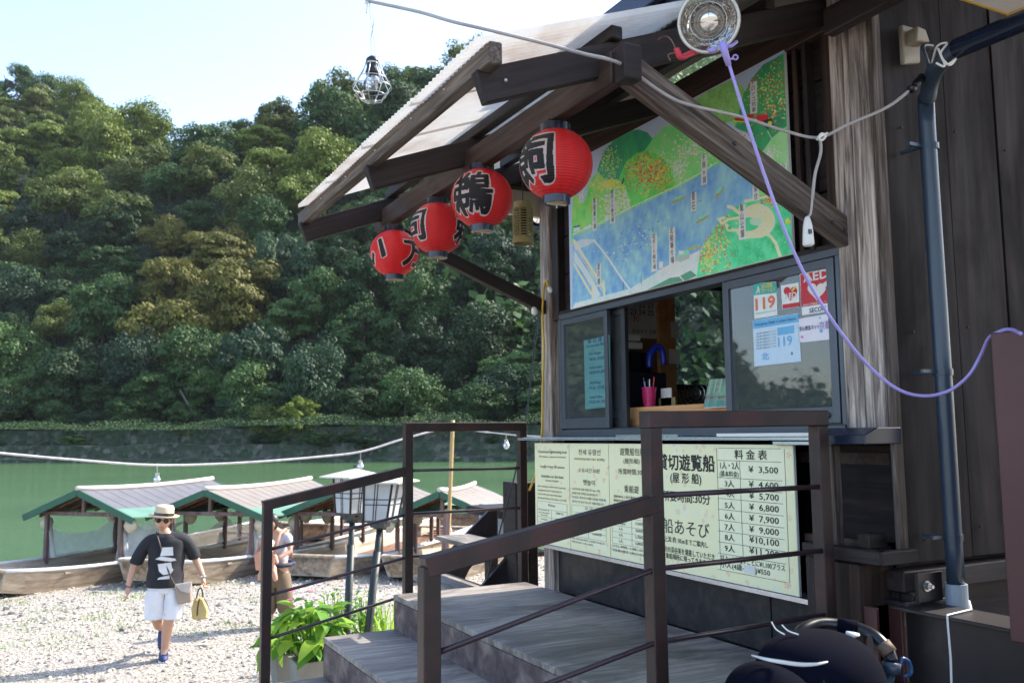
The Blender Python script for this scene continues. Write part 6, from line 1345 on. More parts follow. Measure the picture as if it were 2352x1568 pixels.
def leafy(px, py, h, R, n, label, mats=(0, 1, 2, 3), flowers=None, potw=(.12, .16, .3), square=True, potm='concrete', z=None, sc=1.):
    z = z if z is not None else -2.12
    p = at(px, py, Z=z); p.z = float(beach_z(np.array(p.x), np.array(p.y)))
    T = thing('potted_plant', label, 'potted plant', tuple(p)); pot('pot', p, potw[0], potw[1], potw[2], M[potm], T, square)
    stems = MB()
    for k in range(n):
        a = random.uniform(0, 6.28); rr = R * random.random() ** .6; hh = potw[2] + (h - potw[2]) * random.uniform(.15, 1.) * (1 - .45 * (rr / R) ** 2)
        q = Vector((rr * math.cos(a), rr * math.sin(a), hh)); b = Vector((q.x * .25, q.y * .25, potw[2] - .05))
        if k % 3 == 0: stems.tube([p + b, p + (b + q) / 2 + Vector((0, 0, .03)), p + q], .005, 4)
        o = put('leaf', LEAF[random.choice(mats)], T); o.location = q; s_ = random.uniform(.65, 1.25) * sc; o.scale = (s_, s_, s_)
        o.rotation_euler = (random.uniform(-.4, .4), random.uniform(-.7, .5), a + random.uniform(-.9, .9))
    part('stems', stems, LM[0], T, kind='stuff')
    if flowers:
        for col, cnt, r, zr in flowers:
            for _ in range(cnt):
                a = random.uniform(0, 6.28); rr = R * .8 * random.random() ** .5; q = p + Vector((rr * math.cos(a), rr * math.sin(a), h * zr + random.uniform(-.05, .06)))
                fm = MB()
                for k in range(5): fa = k * 1.257; fm.add([q, q + Vector((math.cos(fa - .5), math.sin(fa - .5), .3)) * r, q + Vector((math.cos(fa), math.sin(fa), .2)) * r * 1.35, q + Vector((math.cos(fa + .5), math.sin(fa + .5), .3)) * r], [(0, 1, 2, 3)])
                part('flower', fm, col, T)
    return T
fp = paint('pink_petals', (.7, .12, .25), .6, 0, .2, 20, 0); fv = paint('violet_petals', (.2, .12, .6), .6, 0, .2, 20, 0); fo = paint('orange_petals', (.75, .2, .03), .6, 0, .2, 20, 0); fw = paint('white_petals', (.75, .65, .68), .6, 0, .2, 20, 0)
leafy(712, 1552, .80, .27, 120, 'bushy broad leaved plant in a square pale planter beside the steps', flowers=[(fp, 9, .022, 1.0), (fw, 8, .02, 1.02)], z=-2.05, sc=1.15)
leafy(662, 1525, .56, .20, 60, 'drooping broad leaved plant spilling toward the railing post', z=-2.08, sc=1.1)
leafy(770, 1490, .78, .22, 170, 'small leaved plant with violet and orange flowers between the lamp poles and planter', mats=(0, 0, 2), flowers=[(fv, 5, .022, 1.08), (fo, 6, .018, .75)], z=-2.12, sc=.42, square=False, potm='terracotta')
leafy(835, 1478, .72, .2, 170, 'fine leaved shrub in a brown pot behind the lamp poles', mats=(0, 0, 2), flowers=[(fv, 3, .02, 1.05), (fw, 3, .018, .9)], z=-2.15, sc=.4, square=False, potm='terracotta', potw=(.1, .14, .24))
p = at(882, 1470, Z=-2.1); p.z = float(beach_z(np.array(p.x), np.array(p.y))); T = thing('iris_clump', 'clump of upright sword-shaped green leaves beside the far end of the steps', 'plant', tuple(p))
BLD = []
for k in range(3):
    m = MB(); hh = .6; vs = []
    for i in range(7): t = i / 6; w = .014 * (1 - t ** 2) + .001; vs += [(-w, .10 * k * t * t, hh * t), (w, .10 * k * t * t, hh * t)]
    m.add(vs, [(2 * i, 2 * i + 1, 2 * i + 3, 2 * i + 2) for i in range(6)]); BLD.append(m.mesh('blade', LM[1], smooth=True, fix=False))
for k in range(60):
    o = put('blade', random.choice(BLD), T); a = random.uniform(0, 6.28); o.location = (random.gauss(0, .1), random.gauss(0, .1), 0); s_ = random.uniform(.6, 1.15); o.scale = (1, 1, s_); o.rotation_euler = (random.gauss(0, .12), random.gauss(0, .12), a)
# plastic bottle-like white shoe / debris
c = at(452 if 0 else 617, 1500, Z=-2.42)

# ================================================================== PEOPLE
def skin(name, J, E, mat, parent, sub=2, mod=None):
    """J: name -> (position, radius or (rx, ry)); E: edges; grows one continuous skin"""
    ks = list(J); me = bpy.data.meshes.new(name); me.from_pydata([J[k][0] for k in ks], [(ks.index(a), ks.index(b)) for a, b in E], [])
    o = bpy.data.objects.new(name, me); COL.objects.link(o)
    sm = o.modifiers.new('s', 'SKIN'); sm.use_smooth_shade = True; sm.branch_smoothing = .3
    for i, k in enumerate(ks):
        r = J[k][1]; me.skin_vertices[0].data[i].radius = r if isinstance(r, tuple) else (r, r); me.skin_vertices[0].data[i].use_root = (i == 0)
    ss = o.modifiers.new('u', 'SUBSURF'); ss.levels = sub; ss.render_levels = sub
    bpy.context.view_layer.update(); m2 = bpy.data.meshes.new_from_object(o.evaluated_get(_dg())); bpy.data.objects.remove(o)
    m2.name = name; m2.materials.clear(); m2.materials.append(mat)
    for p_ in m2.polygons: p_.use_smooth = True
    return put(name, m2, parent)
skinm = NT('tan_skin'); skinm.sets(Base_Color=(.5, .29, .2, 1), Roughness=.5, Subsurface_Weight=.08, Specular_IOR_Level=.35); skinm = skinm.m  # one even warm skin colour
blackcloth = paint('black_tshirt_cloth', (.012, .013, .018), .85, 0, .3, 7, .2); whitecloth = paint('white_cotton', (.72, .72, .76), .85, 0, .06, 7, .3)
brownstrap = paint('brown_leather', (.05, .025, .02), .5)
def loft(name, secs, mat, T, wr=.006, n=40):
    m = MB(); vs = []
    r = random.Random(len(name) + int(secs[0][0] * 100)); ph = [r.uniform(0, 6) for _ in range(4)]
    S2_ = []
    for a, b in zip(secs[:-1], secs[1:]):
        for k in range(4): S2_.append(tuple(a[i] + (b[i] - a[i]) * k / 4 for i in range(5)))
    S2_.append(secs[-1])
    for j, (x, y, z, rx, ry) in enumerate(S2_):
        for i in range(n):
            t = 2 * math.pi * i / n; w = 1 + wr / rx * (math.sin(3 * t + ph[0] + z * 9) * .6 + math.sin(7 * t + ph[1] - z * 14) * .4 + math.sin(z * 40 + ph[2] + 2 * t) * .3)
            vs.append((x + rx * w * math.cos(t), y + ry * w * math.sin(t), z))
    m.add(vs, [(j * n + i, j * n + (i + 1) % n, (j + 1) * n + (i + 1) % n, (j + 1) * n + i) for j in range(len(S2_) - 1) for i in range(n)] + [tuple(range(n))[::-1]])
    return part(name, m, mat, T, True, local=True)
def hand(T, wrist, palm_dir, side, curl, mat, s=1., name='hand'):
    """palm with four fingers and a thumb hanging from the wrist"""
    w = Vector(wrist); d = Vector(palm_dir).normalized(); a = Vector(side).normalized(); f = d.cross(a).normalized()
    J = {'w': (w, .024 * s), 'p1': (w + d * .03 * s, (.030 * s, .018 * s)), 'p2': (w + d * .075 * s, (.036 * s, .016 * s))}; E = [('w', 'p1'), ('p1', 'p2')]
    J = {k: (tuple(v[0]), v[1]) for k, v in J.items()}
    for i, (o_, L) in enumerate(((-.027, .062), (-.009, .072), (.009, .068), (.027, .052))):
        b = w + d * .078 * s + a * o_ * s; c1 = b + (d * (1 - .3 * curl) + f * .5 * curl).normalized() * L * .45 * s; c2 = c1 + (d * (1 - curl) + f * curl).normalized() * L * .33 * s; c3 = c2 + (d * (1 - 1.5 * curl) + f * 1.3 * curl).normalized() * L * .25 * s
        for n_, q, r in (('a', b, .0095), ('b', c1, .009), ('c', c2, .008), ('d', c3, .0065)): J['%s%d' % (n_, i)] = (tuple(q), r * s)
        E += [('p2', 'a%d' % i), ('a%d' % i, 'b%d' % i), ('b%d' % i, 'c%d' % i), ('c%d' % i, 'd%d' % i)]
    t0 = w + d * .03 * s - a * .028 * s; t1 = t0 + (d * .6 - a * .5 + f * .3).normalized() * .032 * s; t2 = t1 + (d * .9 + f * .3).normalized() * .028 * s
    J['t0'] = (tuple(t0), .012 * s); J['t1'] = (tuple(t1), .0105 * s); J['t2'] = (tuple(t2), .008 * s); E += [('p1', 't0'), ('t0', 't1'), ('t1', 't2')]
    return skin(name, J, E, mat, T, 1)
def head(T, c, R, tilt, hairm, s=1.):
    """skull, jaw, nose, ears, mouth; faces -Y in the local frame given by rotation matrix tilt"""
    bm = bmesh.new(); bmesh.ops.create_uvsphere(bm, u_segments=32, v_segments=24, radius=1)
    for v in bm.verts:
        x, y, z = v.co; jaw = max(0, -z)
        v.co.x = x * .078 * (1 - .32 * jaw ** 1.5); v.co.y = y * .098 * (1 - .12 * jaw) - .012 * jaw; v.co.z = z * (.118 if z < 0 else .112)
        if y < 0:
            n_ = math.exp(-((v.co.x) / .013) ** 2) * math.exp(-((v.co.z + .018) / .026) ** 2) * max(0, -y); v.co.y -= n_ * .026
            for sx in (-1, 1): e_ = math.exp(-((v.co.x - sx * .032) / .016) ** 2 - ((v.co.z - .008) / .013) ** 2) * max(0, -y); v.co.y += e_ * .009
            l_ = math.exp(-(v.co.x / .024) ** 2 - ((v.co.z + .058) / .009) ** 2) * max(0, -y); v.co.y -= l_ * .006
    me = bpy.data.meshes.new('head'); bm.to_mesh(me); bm.free(); me.materials.append(skinm)
    for p_ in me.polygons: p_.use_smooth = True
    return me
MAN = Vector(at(374, 1517, Z=-2.43)); MAN.z = float(beach_z(np.array(MAN.x), np.array(MAN.y)))
PM = thing('person', 'man in straw hat, sunglasses, black T-shirt and white shorts striding over the gravel', 'person', tuple(MAN), None, -math.atan2(MAN.x, MAN.y)); PM.scale = (1.09, 1.1, 1.0)
k_ = 1.0
J = {'pel': ((0, 0, .86), (.15, .11)), 'wst': ((.0, 0, 1.0), (.145, .105)), 'chs': ((.0, 0, 1.18), (.15, .10)), 'shl': ((.0, 0, 1.30), (.095, .07)), 'nek': ((-.02, 0, 1.385), .055), 'hdb': ((-.03, -.01, 1.43), .055),
     'hpR': ((.085, 0, .80), .095), 'knR': ((.045, -.07, .45), .056), 'clR': ((.03, -.03, .30), .056), 'anR': ((.012, -.02, .095), .036), 'ftR': ((.0, -.12, .04), (.04, .03)),
     'hpL': ((-.085, 0, .80), .095), 'knL': ((-.075, .02, .44), .056), 'clL': ((-.045, .16, .33), .055), 'anL': ((-.02, .34, .26), .036), 'ftL': ((-.01, .42, .18), (.038, .03)),
     'saR': ((.165, 0, 1.295), .052), 'elR': ((.295, .03, 1.05), .042), 'wrR': ((.365, -.03, .86), .027), 'saL': ((-.165, 0, 1.29), .052), 'elL': ((-.30, .04, 1.02), .042), 'wrL': ((-.345, -.02, .81), .027)}
E = [('pel', 'wst'), ('wst', 'chs'), ('chs', 'shl'), ('shl', 'nek'), ('nek', 'hdb'), ('pel', 'hpR'), ('hpR', 'knR'), ('knR', 'clR'), ('clR', 'anR'), ('anR', 'ftR'), ('pel', 'hpL'), ('hpL', 'knL'), ('knL', 'clL'), ('clL', 'anL'), ('anL', 'ftL'), ('shl', 'saR'), ('saR', 'elR'), ('elR', 'wrR'), ('shl', 'saL'), ('saL', 'elL'), ('elL', 'wrL')]
skin('body', J, E, skinm, PM)
hand(PM, (.365, -.03, .86), (.02, -.05, -1), (0, 1, 0), .8, skinm); hand(PM, (-.345, -.02, .81), (-.03, -.15, -1), (0, -1, 0), .35, skinm)
loft('tshirt', [(0, 0, .785, .176, .142), (0, 0, .86, .178, .140), (0, 0, .95, .170, .132), (0, 0, 1.08, .172, .130), (0, 0, 1.2, .182, .130), (0, 0, 1.28, .176, .118), (0, 0, 1.335, .125, .098), (-.01, 0, 1.365, .072, .070)], blackcloth, PM, .010)
skin('sleeves', {'d': ((0, 0, 1.29), (.10, .09)), 'e': ((.165, 0, 1.30), (.078, .08)), 'f': ((.235, .012, 1.19), (.070, .075)), 'g': ((.275, .02, 1.085), (.068, .07)), 'g2': ((.283, .022, 1.06), (.070, .07)), 'h': ((-.165, 0, 1.29), (.078, .08)), 'i': ((-.235, .018, 1.17), (.070, .075)), 'j': ((-.28, .028, 1.06), (.068, .07)), 'j2': ((-.288, .03, 1.035), (.070, .07))},
     [('d', 'e'), ('e', 'f'), ('f', 'g'), ('g', 'g2'), ('d', 'h'), ('h', 'i'), ('i', 'j'), ('j', 'j2')], blackcloth, PM)
loft('shorts_waist', [(0, 0, .72, .166, .128), (0, 0, .80, .166, .13), (0, 0, .90, .155, .120)], whitecloth, PM, .004)
for sx in (-1, 1): loft('shorts_leg', [(sx * .082, -.045 if sx > 0 else .01, .445, .098, .112), (sx * .083, -.04 if sx > 0 else .01, .52, .098, .112), (sx * .085, -.02 if sx > 0 else .0, .64, .102, .118), (sx * .080, 0, .76, .098, .122)], whitecloth, PM, .008)
skin('shorts', {'a': ((0, 0, .86), (.162, .122)), 'b': ((0, 0, .78), (.165, .13)), 'c': ((.085, -.02, .70), (.105, .115)), 'e': ((-.09, .0, .70), (.105, .115))},
     [('a', 'b'), ('b', 'c'), ('b', 'e')], whitecloth, PM)
hm = head(PM, None, 0, 0, None); ho = put('head', hm, PM); ho.location = (-.035, -.03, 1.515); ho.rotation_euler = (.10, .10, -.08)
def onhead(name, mb, mat, smooth=True): o = put(name, mb.mesh(name, mat, smooth=smooth), ho); return o
for sx in (-1, 1): onhead('ear', MB().lathe((sx * .077, .012, -.01), [(.008, -.028), (.014, -.012), (.017, .012), (.010, .028)], 10), skinm)
onhead('hair', MB().lathe((0, .012, .03), [(.087, -.05), (.089, 0), (.085, .02)], 24, cap=False), M['black'])
onhead('mouth', MB().tube([(-.02, -.098, -.06), (0, -.103, -.058), (.02, -.098, -.06)], .0035, 6), paint('lip', (.35, .12, .1), .5))
sgm = paint('dark_lens', (.01, .01, .012), .08)
sg_ = MB()
for sx in (-1, 1): sg_.lathe((sx * .036, -.101, .008), [(.027, .004), (.027, -.003), (.010, -.005)], 16, (sx * .25, 1, 0))
onhead('sunglasses', sg_.tube([(-.075, .0, .015), (-.068, -.075, .016), (-.012, -.107, .012), (.012, -.107, .012), (.068, -.075, .016), (.075, .0, .015)], .0035, 6), sgm)
straw = paint('straw_hat_weave', (.6, .48, .33), .8, 0, .12, 40, .4)
ht = onhead('hat', MB().lathe((0, .01, .045), [(.135, -.012), (.150, .004), (.13, .004), (.098, .0), (.094, .03), (.090, .09), (.078, .112), (.04, .104), (.002, .10)], 32, (0, .06, 1)), straw)
o = put('hat_band', MB().lathe((0, .01, .045), [(.0995, .002), (.0965, .034)], 32, (0, .06, 1), cap=False).mesh('hat_band', M['black'], smooth=True), ht)
# print on the T-shirt: hat, brim and face in white
pw = paint('white_print', (.65, .65, .66), .8); fr = -.142
pr = MB().prism([(-.055, fr, 1.135), (.07, fr, 1.135), (.062, fr, 1.225), (-.035, fr, 1.225)], (0, -.004, 0)).prism([(-.10, fr, 1.105), (-.03, fr, 1.085), (.05, fr, 1.07), (.10, fr, 1.08), (.085, fr, 1.10), (0, fr, 1.12), (-.05, fr, 1.13)], (0, -.004, 0)).prism([(-.075, fr, 1.05), (.05, fr, 1.06), (.06, fr, 1.0), (.075, fr, .98), (.05, fr, .94), (-.02, fr, .93), (-.06, fr, .97)], (0, -.004, 0)).prism([(-.06, fr, .905), (.04, fr, .925), (.04, fr, .885), (-.075, fr, .885)], (0, -.004, 0))
part('shirt_print', pr, pw, PM, local=True)
shoe = paint('blue_shoe', (.015, .03, .12), .6)
def shoem(x, y, z, pitch):
    m = MB(); 
    R = Matrix.Rotation(pitch, 3, 'X'); pr_ = [(.0, .05, .07, .035), (.0, .0, .06, .045), (0, -.08, .045, .048), (0, -.16, .03, .042), (0, -.20, .02, .02)]
    pts = [Vector((x, y, z)) + R @ Vector((a, b, c)) for a, b, c, r in pr_]; m.tube(pts, [r for *_, r in pr_], 12); return m
part('shoe', shoem(.005, .02, .0, 0.), shoe, PM, True, local=True); part('shoe', shoem(-.012, .38, .17, .75), shoe, PM, True, local=True)
part('shoe_sole', MB().beam((.005, .07, .012), (.0, -.18, .012), .085, .02), M['white'], PM, local=True, bevel=.008)
part('watch', MB().lathe((.362, -.028, .875), [(.031, -.008), (.033, .0), (.031, .01)], 16), M['silver'], PM, local=True)
Rm = Matrix.Rotation(-math.atan2(MAN.x, MAN.y), 3, 'Z')
def mw_(p): return MAN + Rm @ Vector(p)
strap_pts = [(-.10, .09, 1.36), (-.105, -.02, 1.375), (-.07, -.125, 1.27), (0, -.15, 1.05), (.07, -.165, .87), (.12, -.16, .80)]
MBG = thing('shoulder_bag', 'pale taupe shoulder bag hanging at the walking man\'s hip on a brown strap', 'bag', tuple(mw_((.17, -.15, .62))))
taupe = paint('taupe_canvas', (.32, .25, .2), .7, 0, .15, 6, .3)
part('strap', MB().tube(smoothpts([mw_(p) for p in strap_pts], 5), .009, 6), brownstrap, MBG, True)
part('bag_body', MB().prism([mw_(p) for p in ((.09, -.19, .82), (.27, -.17, .83), (.28, -.17, .62), (.14, -.19, .60))], Rm @ Vector((.01, .08, 0))), taupe, MBG, bevel=.015)
part('flap', MB().prism([mw_(p) for p in ((.10, -.197, .83), (.275, -.177, .84), (.25, -.181, .72), (.16, -.192, .75))], Rm @ Vector((0, -.006, 0))), paint('silver_canvas', (.55, .5, .47), .4, .2), MBG, bevel=.003)
HB = thing('hand_bag', 'mustard yellow handbag carried in the walking man\'s hand', 'bag', tuple(mw_((.37, -.03, .40))))
part('bag_body', MB().prism([mw_(p) for p in ((.31, -.09, .64), (.40, -.09, .65), (.46, -.09, .50), (.45, -.09, .41), (.29, -.09, .41), (.28, -.09, .52))], Rm @ Vector((0, .11, 0))), paint('mustard_cloth', (.5, .38, .16), .8, 0, .15, 7, .3), HB, bevel=.02)
part('handle', MB().tube(smoothpts([mw_(p) for p in ((.33, -.04, .63), (.345, -.04, .71), (.37, -.04, .75), (.39, -.04, .71), (.40, -.04, .64))], 5), .008, 6), M['black'], HB, True)
part('trim', MB().tube([mw_(p) for p in ((.36, -.095, .64), (.345, -.095, .55), (.34, -.095, .46))], .006, 6).tube([mw_(p) for p in ((.41, -.095, .64), (.455, -.095, .55))], .006, 6), M['black'], HB)
# woman with a baby in a carrier, seen past the railing post
WO = Vector(at(636, 1437, Z=-2.43)); WO.z = float(beach_z(np.array(WO.x), np.array(WO.y)))
PW = thing('person', 'woman in brown trousers bowing her dark head over a baby carrier behind the railing', 'person', tuple(WO), None, -math.atan2(WO.x, WO.y) - .5)
J = {'pel': ((0, 0, .78), (.13, .12)), 'wst': ((0, .01, .92), (.11, .10)), 'chs': ((0, 0, 1.08), (.13, .11)), 'shl': ((0, -.02, 1.17), (.10, .08)), 'nek': ((-.02, -.05, 1.24), .045), 'hdb': ((-.03, -.08, 1.28), .045), 'hpR': ((.08, 0, .72), .085), 'knR': ((.08, 0, .42), .06), 'anR': ((.08, .03, .08), .035), 'hpL': ((-.08, 0, .72), .085), 'knL': ((-.08, -.04, .42), .06), 'anL': ((-.08, -.02, .08), .035),
     'saR': ((.14, -.02, 1.16), .05), 'elR': ((.21, -.06, .97), .036), 'wrR': ((.12, -.22, .90), .024), 'saL': ((-.14, -.02, 1.16), .05), 'elL': ((-.2, -.08, .97), .036), 'wrL': ((-.08, -.24, .84), .024)}
E = [('pel', 'wst'), ('wst', 'chs'), ('chs', 'shl'), ('shl', 'nek'), ('nek', 'hdb'), ('pel', 'hpR'), ('hpR', 'knR'), ('knR', 'anR'), ('pel', 'hpL'), ('hpL', 'knL'), ('knL', 'anL'), ('shl', 'saR'), ('saR', 'elR'), ('elR', 'wrR'), ('shl', 'saL'), ('saL', 'elL'), ('elL', 'wrL')]
skin('body', J, E, skinm, PW)
hand(PW, (.12, -.22, .90), (-.8, -.2, -.2), (0, 0, 1), .5, skinm, .9); hand(PW, (-.08, -.24, .84), (.9, -.1, 0), (0, 0, 1), .5, skinm, .9)
skin('blouse', {'a': ((0, .01, .76), (.155, .14)), 'b': ((0, .01, .92), (.13, .12)), 'c': ((0, 0, 1.08), (.15, .125)), 'd': ((0, -.02, 1.17), (.12, .09)), 'e': ((.15, -.02, 1.155), (.065, .065)), 'f': ((.19, -.045, 1.05), (.068, .065)), 'g': ((-.15, -.02, 1.155), (.065, .065)), 'h': ((-.18, -.055, 1.05), (.068, .065))}, [('a', 'b'), ('b', 'c'), ('c', 'd'), ('d', 'e'), ('e', 'f'), ('d', 'g'), ('g', 'h')], paint('pale_blue_blouse', (.5, .52, .6), .8), PW)
skin('trousers', {'a': ((0, 0, .80), (.15, .135)), 'b': ((0, 0, .72), (.155, .14)), 'c': ((.09, 0, .55), (.11, .12)), 'd': ((.10, .01, .30), (.115, .12)), 'e': ((.10, .03, .13), (.085, .09)), 'f': ((-.09, -.02, .55), (.11, .12)), 'g': ((-.10, -.03, .30), (.115, .12)), 'h': ((-.10, -.02, .13), (.085, .09))}, [('a', 'b'), ('b', 'c'), ('c', 'd'), ('d', 'e'), ('b', 'f'), ('f', 'g'), ('g', 'h')], paint('olive_brown_linen', (.15, .105, .065), .85, 0, .15, 6, .4), PW)
h2 = put('head', hm.copy(), PW); h2.location = (-.03, -.12, 1.33); h2.rotation_euler = (.75, 0, .15); h2.scale = (.92, .92, .92)
o = put('hair', MB().lathe((0, .016, .012), [(.062, -.10), (.085, -.06), (.092, 0), (.093, .04), (.07, .092), (.03, .113), (.002, .118)], 28, (0, .55, 1)).mesh('hair', paint('dark_hair', (.015, .012, .012), .45, 0, .3, 30, .3), smooth=True), h2)
for x, y in ((.08, .0), (-.08, -.04)): part('shoe', MB().tube([(x, y + .08, .03), (x, y - .02, .035), (x, y - .12, .03)], [.03, .042, .03], 10), M['white'], PW, True, local=True)
Rw = Matrix.Rotation(-math.atan2(WO.x, WO.y) - .5, 3, 'Z')
BB = thing('person', 'baby in a pale sun hat carried against the woman behind the railing post', 'person', tuple(WO + Rw @ Vector((.02, -.24, .78))), None, -math.atan2(WO.x, WO.y) - .5)
skin('body', {'p': ((0, 0, 0), .075), 'c': ((0, 0, .12), .08), 'n': ((0, -.01, .20), .035), 'h': ((0, -.02, .24), .05), 'l': ((.09, -.06, -.03), .04), 'm': ((.12, -.06, -.16), .03), 'q': ((-.09, -.06, -.03), .04), 'r': ((-.12, -.06, -.16), .03), 's': ((.09, -.03, .15), .03), 't': ((.14, -.07, .06), .022), 'u': ((-.09, -.03, .15), .03), 'v': ((-.14, -.07, .06), .022)}, [('p', 'c'), ('c', 'n'), ('n', 'h'), ('p', 'l'), ('l', 'm'), ('p', 'q'), ('q', 'r'), ('c', 's'), ('s', 't'), ('c', 'u'), ('u', 'v')], skinm, BB)
h3 = put('head', hm.copy(), BB); h3.location = (0, -.03, .27); h3.scale = (.72, .72, .68); h3.rotation_euler = (.2, 0, .3)
o = put('sun_hat', MB().lathe((0, .0, .01), [(.13, -.03), (.095, .0), (.10, .05), (.08, .10), (.03, .125), (.002, .128)], 24).mesh('sun_hat', paint('cream_cotton', (.6, .54, .42), .8), smooth=True), h3)
skin('romper', {'p': ((0, 0, -.01), .088), 'c': ((0, 0, .12), .092), 'n': ((0, -.0, .18), .05)}, [('p', 'c'), ('c', 'n')], paint('navy_cotton', (.02, .03, .09), .85), BB)
CRR = thing('baby_carrier', 'peach coloured baby carrier with a navy belt worn by the woman behind the post', 'baby carrier', tuple(WO + Rw @ Vector((0, -.3, .8))))
part('panel', MB().prism([WO + Rw @ Vector(p) for p in ((-.12, -.34, .76), (.13, -.34, .76), (.15, -.33, .95), (.08, -.34, 1.0), (-.08, -.34, 1.0), (-.15, -.33, .95))], Rw @ Vector((0, -.015, 0))), paint('peach_cloth', (.6, .3, .2), .85, 0, .1, 8, .3), CRR, bevel=.006)
part('belt', MB().tube([WO + Rw @ Vector((.175 * math.cos(t), .04 + .19 * math.sin(t), .79)) for t in np.linspace(0, 6.283, 25)], .028, 8), paint('navy_webbing', (.015, .02, .05), .7), CRR, True)
for sx in (-1, 1): part('strap', MB().tube([WO + Rw @ Vector(p) for p in ((sx * .12, -.33, .97), (sx * .11, -.16, 1.2), (sx * .10, .0, 1.24), (sx * .09, .13, 1.1), (sx * .12, .15, .85))], .02, 8), paint('peach_webbing', (.5, .24, .17), .8), CRR, True)

# ================================================================== STROLLER
YS = 1.78
def S_(px, py, dy=0): return at(px, py, Y=YS + dy)
SC = S_(1850, 1550); SB = Vector((SC.x, SC.y, -1.63))
PR = thing('stroller', 'black hooded baby stroller parked beside the landing with white and red brake lever', 'stroller', tuple(SB))
fab = paint('dark_navy_fabric', (.004, .0045, .011), .95, 0, .2, 6, .3, .05)
def dome(c, ex, ey, ez, n=32, m=18, cut=-.15, pw=1.):
    vs = []; 
    for j in range(m):
        ph = math.pi / 2 * (1 - j / (m - 1)) if False else (math.pi / 2) * (1 - (j / (m - 1)) * (1 - cut))
        for i in range(n):
            th = 2 * math.pi * i / n; pp = lambda v: math.copysign(abs(v) ** pw, v); vs.append(c + ex * (pp(math.cos(ph)) * math.cos(th)) + ey * (pp(math.cos(ph)) * math.sin(th)) + ez * pp(math.sin(ph)))
    fs = [(j * n + i, j * n + (i + 1) % n, (j + 1) * n + (i + 1) % n, (j + 1) * n + i) for j in range(m - 1) for i in range(n)]
    return MB().add(vs, fs)
e_r = Vector((.97, -.2, 0)).normalized(); e_f = Vector((.2, .97, 0)).normalized(); e_z = Vector((0, 0, 1))
hdm = dome(S_(1882, 1600), e_r * .172, e_f * .17, e_z * .168, cut=-.5, pw=.78)
part('hood', hdm, fab, PR, True)
part('front_canopy', dome(S_(1772, 1625), e_r * .11, e_f * .15, e_z * .108, cut=-.5, pw=.85), fab, PR, True)
for k_ in (-.45, .35):
    part('hood_seam', MB().tube([S_(1882, 1600) + e_r * (.172 * k_) + e_f * (.17 * math.cos(t) * (1 - k_ * k_) ** .5) + e_z * (.168 * (1 - abs(k_) ** 2.4) ** .5 * math.sin(t) ** .8 + .001) for t in np.linspace(.3, 2.84, 16)], .0022, 6), M['black'], PR, True)
pip = [S_(1727, 1504, -.1), S_(1760, 1513, -.17), S_(1800, 1520, -.19), S_(1840, 1525, -.19), S_(1875, 1524, -.18), S_(1900, 1519, -.16)]
part('piping', MB().tube(smoothpts(pip, 5), [.002 + .003 * math.sin(i / 25 * 3.14) for i in range(26)], 8), M['paper'], PR, True)
hb = [S_(1826, 1470, .12), S_(1845, 1446, .12), S_(1880, 1432, .12), S_(1925, 1434, .1), S_(1970, 1443, .06), S_(2010, 1462, .0), S_(2038, 1492, -.04), S_(2048, 1520, -.06)]
H_ = part('handlebar', MB().tube(smoothpts(hb, 6), .0175, 14), M['black'], PR, True)
part('grip_pad', MB().tube([S_(1925, 1434, .1), S_(1970, 1443, .06)], .0215, 14), fab, H_, True)
part('cuff', MB().tube([S_(2026, 1478, -.03), S_(2044, 1500, -.05)], .022, 14), paint('tan_rubber', (.16, .1, .07), .7), H_, True)
part('strut', MB().tube([S_(2048, 1520, -.06), S_(2046, 1545, -.06)], .024, 14).tube([S_(2046, 1540, -.06), S_(2032, 1640, -.05), Vector((SB.x + .17, SB.y - .1, -1.2)), Vector((SB.x - .1, SB.y - .1, -1.5))], .012, 12), M['pipe'], PR, True)
part('strut', MB().tube([S_(1826, 1470, .12), S_(1832, 1600, .14), Vector((SB.x + .05, SB.y + .2, -1.2)), Vector((SB.x - .12, SB.y + .2, -1.5))], .012, 12), M['pipe'], PR, True)
part('brake_handle', MB().beam(S_(1960, 1498, -.08), S_(2008, 1518, -.08), .012, .019), M['white'], PR, bevel=.004)
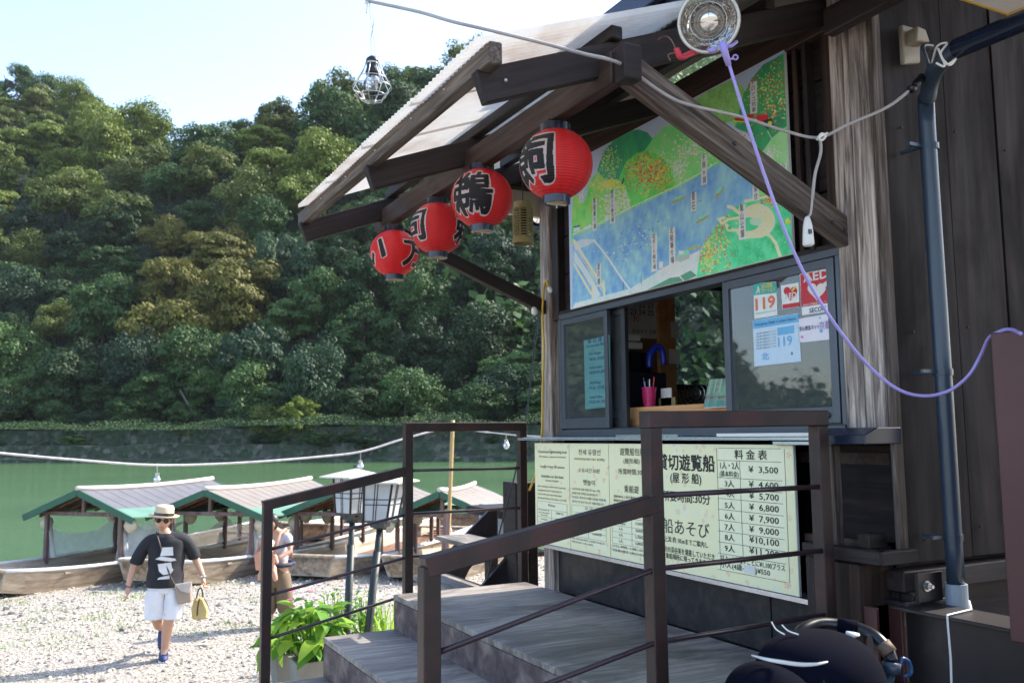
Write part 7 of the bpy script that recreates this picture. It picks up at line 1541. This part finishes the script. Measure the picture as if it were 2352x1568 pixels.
part('brake_inset', MB().beam(S_(1976, 1503, -.09), S_(2002, 1515, -.09), .014, .008), M['black'], PR)
part('red_button', MB().lathe(S_(1966, 1500, -.093), [(.006, 0), (.005, .004)], 12, (-.7, -.7, 0)), M['redpl'], PR)
part('lever', MB().tube([S_(1945, 1452, .03), S_(1958, 1458, .03), S_(1972, 1457, .03)], [.005, .009, .005], 10), M['white'], PR, True)
part('hook', MB().tube(smoothpts([S_(2052, 1520, -.06), S_(2066, 1530, -.06), S_(2072, 1512, -.06), S_(2088, 1520, -.06), S_(2092, 1545, -.06), S_(2076, 1552, -.06)], 4), .0055, 8), paint('blue_hook', (.02, .07, .2), .3), PR, True)
part('ring', MB().tube([S_(2002, 1537, -.1) + (RGT * math.cos(t) * .022 + UPV * math.sin(t) * .018) for t in np.linspace(0, 6.283, 25)], .003, 6), M['silver'], PR, True)
part('strap', MB().beam(S_(1998, 1460, 0), S_(2002, 1545, -.08), .014, .003), M['black'], PR); part('seat', MB().span((SB.x - .18, SB.y - .14, -1.15), (SB.x + .16, SB.y + .16, -.78)), fab, PR, bevel=.03)
for px, py, qx, qy in ((1772, 1427, 1802, 1456), (1796, 1434, 1834, 1456)): part('tie', MB().tube(smoothpts([S_(px, py, .05), S_((px + qx) / 2 - 4, (py + qy) / 2 + 3, .03), S_(qx, qy, .0)], 4), .0018, 5), M['white'], PR)
for x, y in ((-.25, -.16), (-.25, .22), (.2, -.18), (.2, .24)):
    w = part('wheel', MB().lathe((SB.x + x, SB.y + y - .02, -1.53), [(.075, 0), (.1, .005), (.1, .035), (.075, .04)], 24, (0, 1, 0)), M['black'], PR)
part('axle', MB().tube([(SB.x - .25, SB.y - .16, -1.53), (SB.x - .25, SB.y + .22, -1.53)], .012, 8).tube([(SB.x + .2, SB.y - .18, -1.53), (SB.x + .2, SB.y + .24, -1.53)], .012, 8).tube([(SB.x - .25, SB.y, -1.53), (SB.x + .2, SB.y, -1.53)], .012, 8), M['pipe'], PR)
fit_texts()
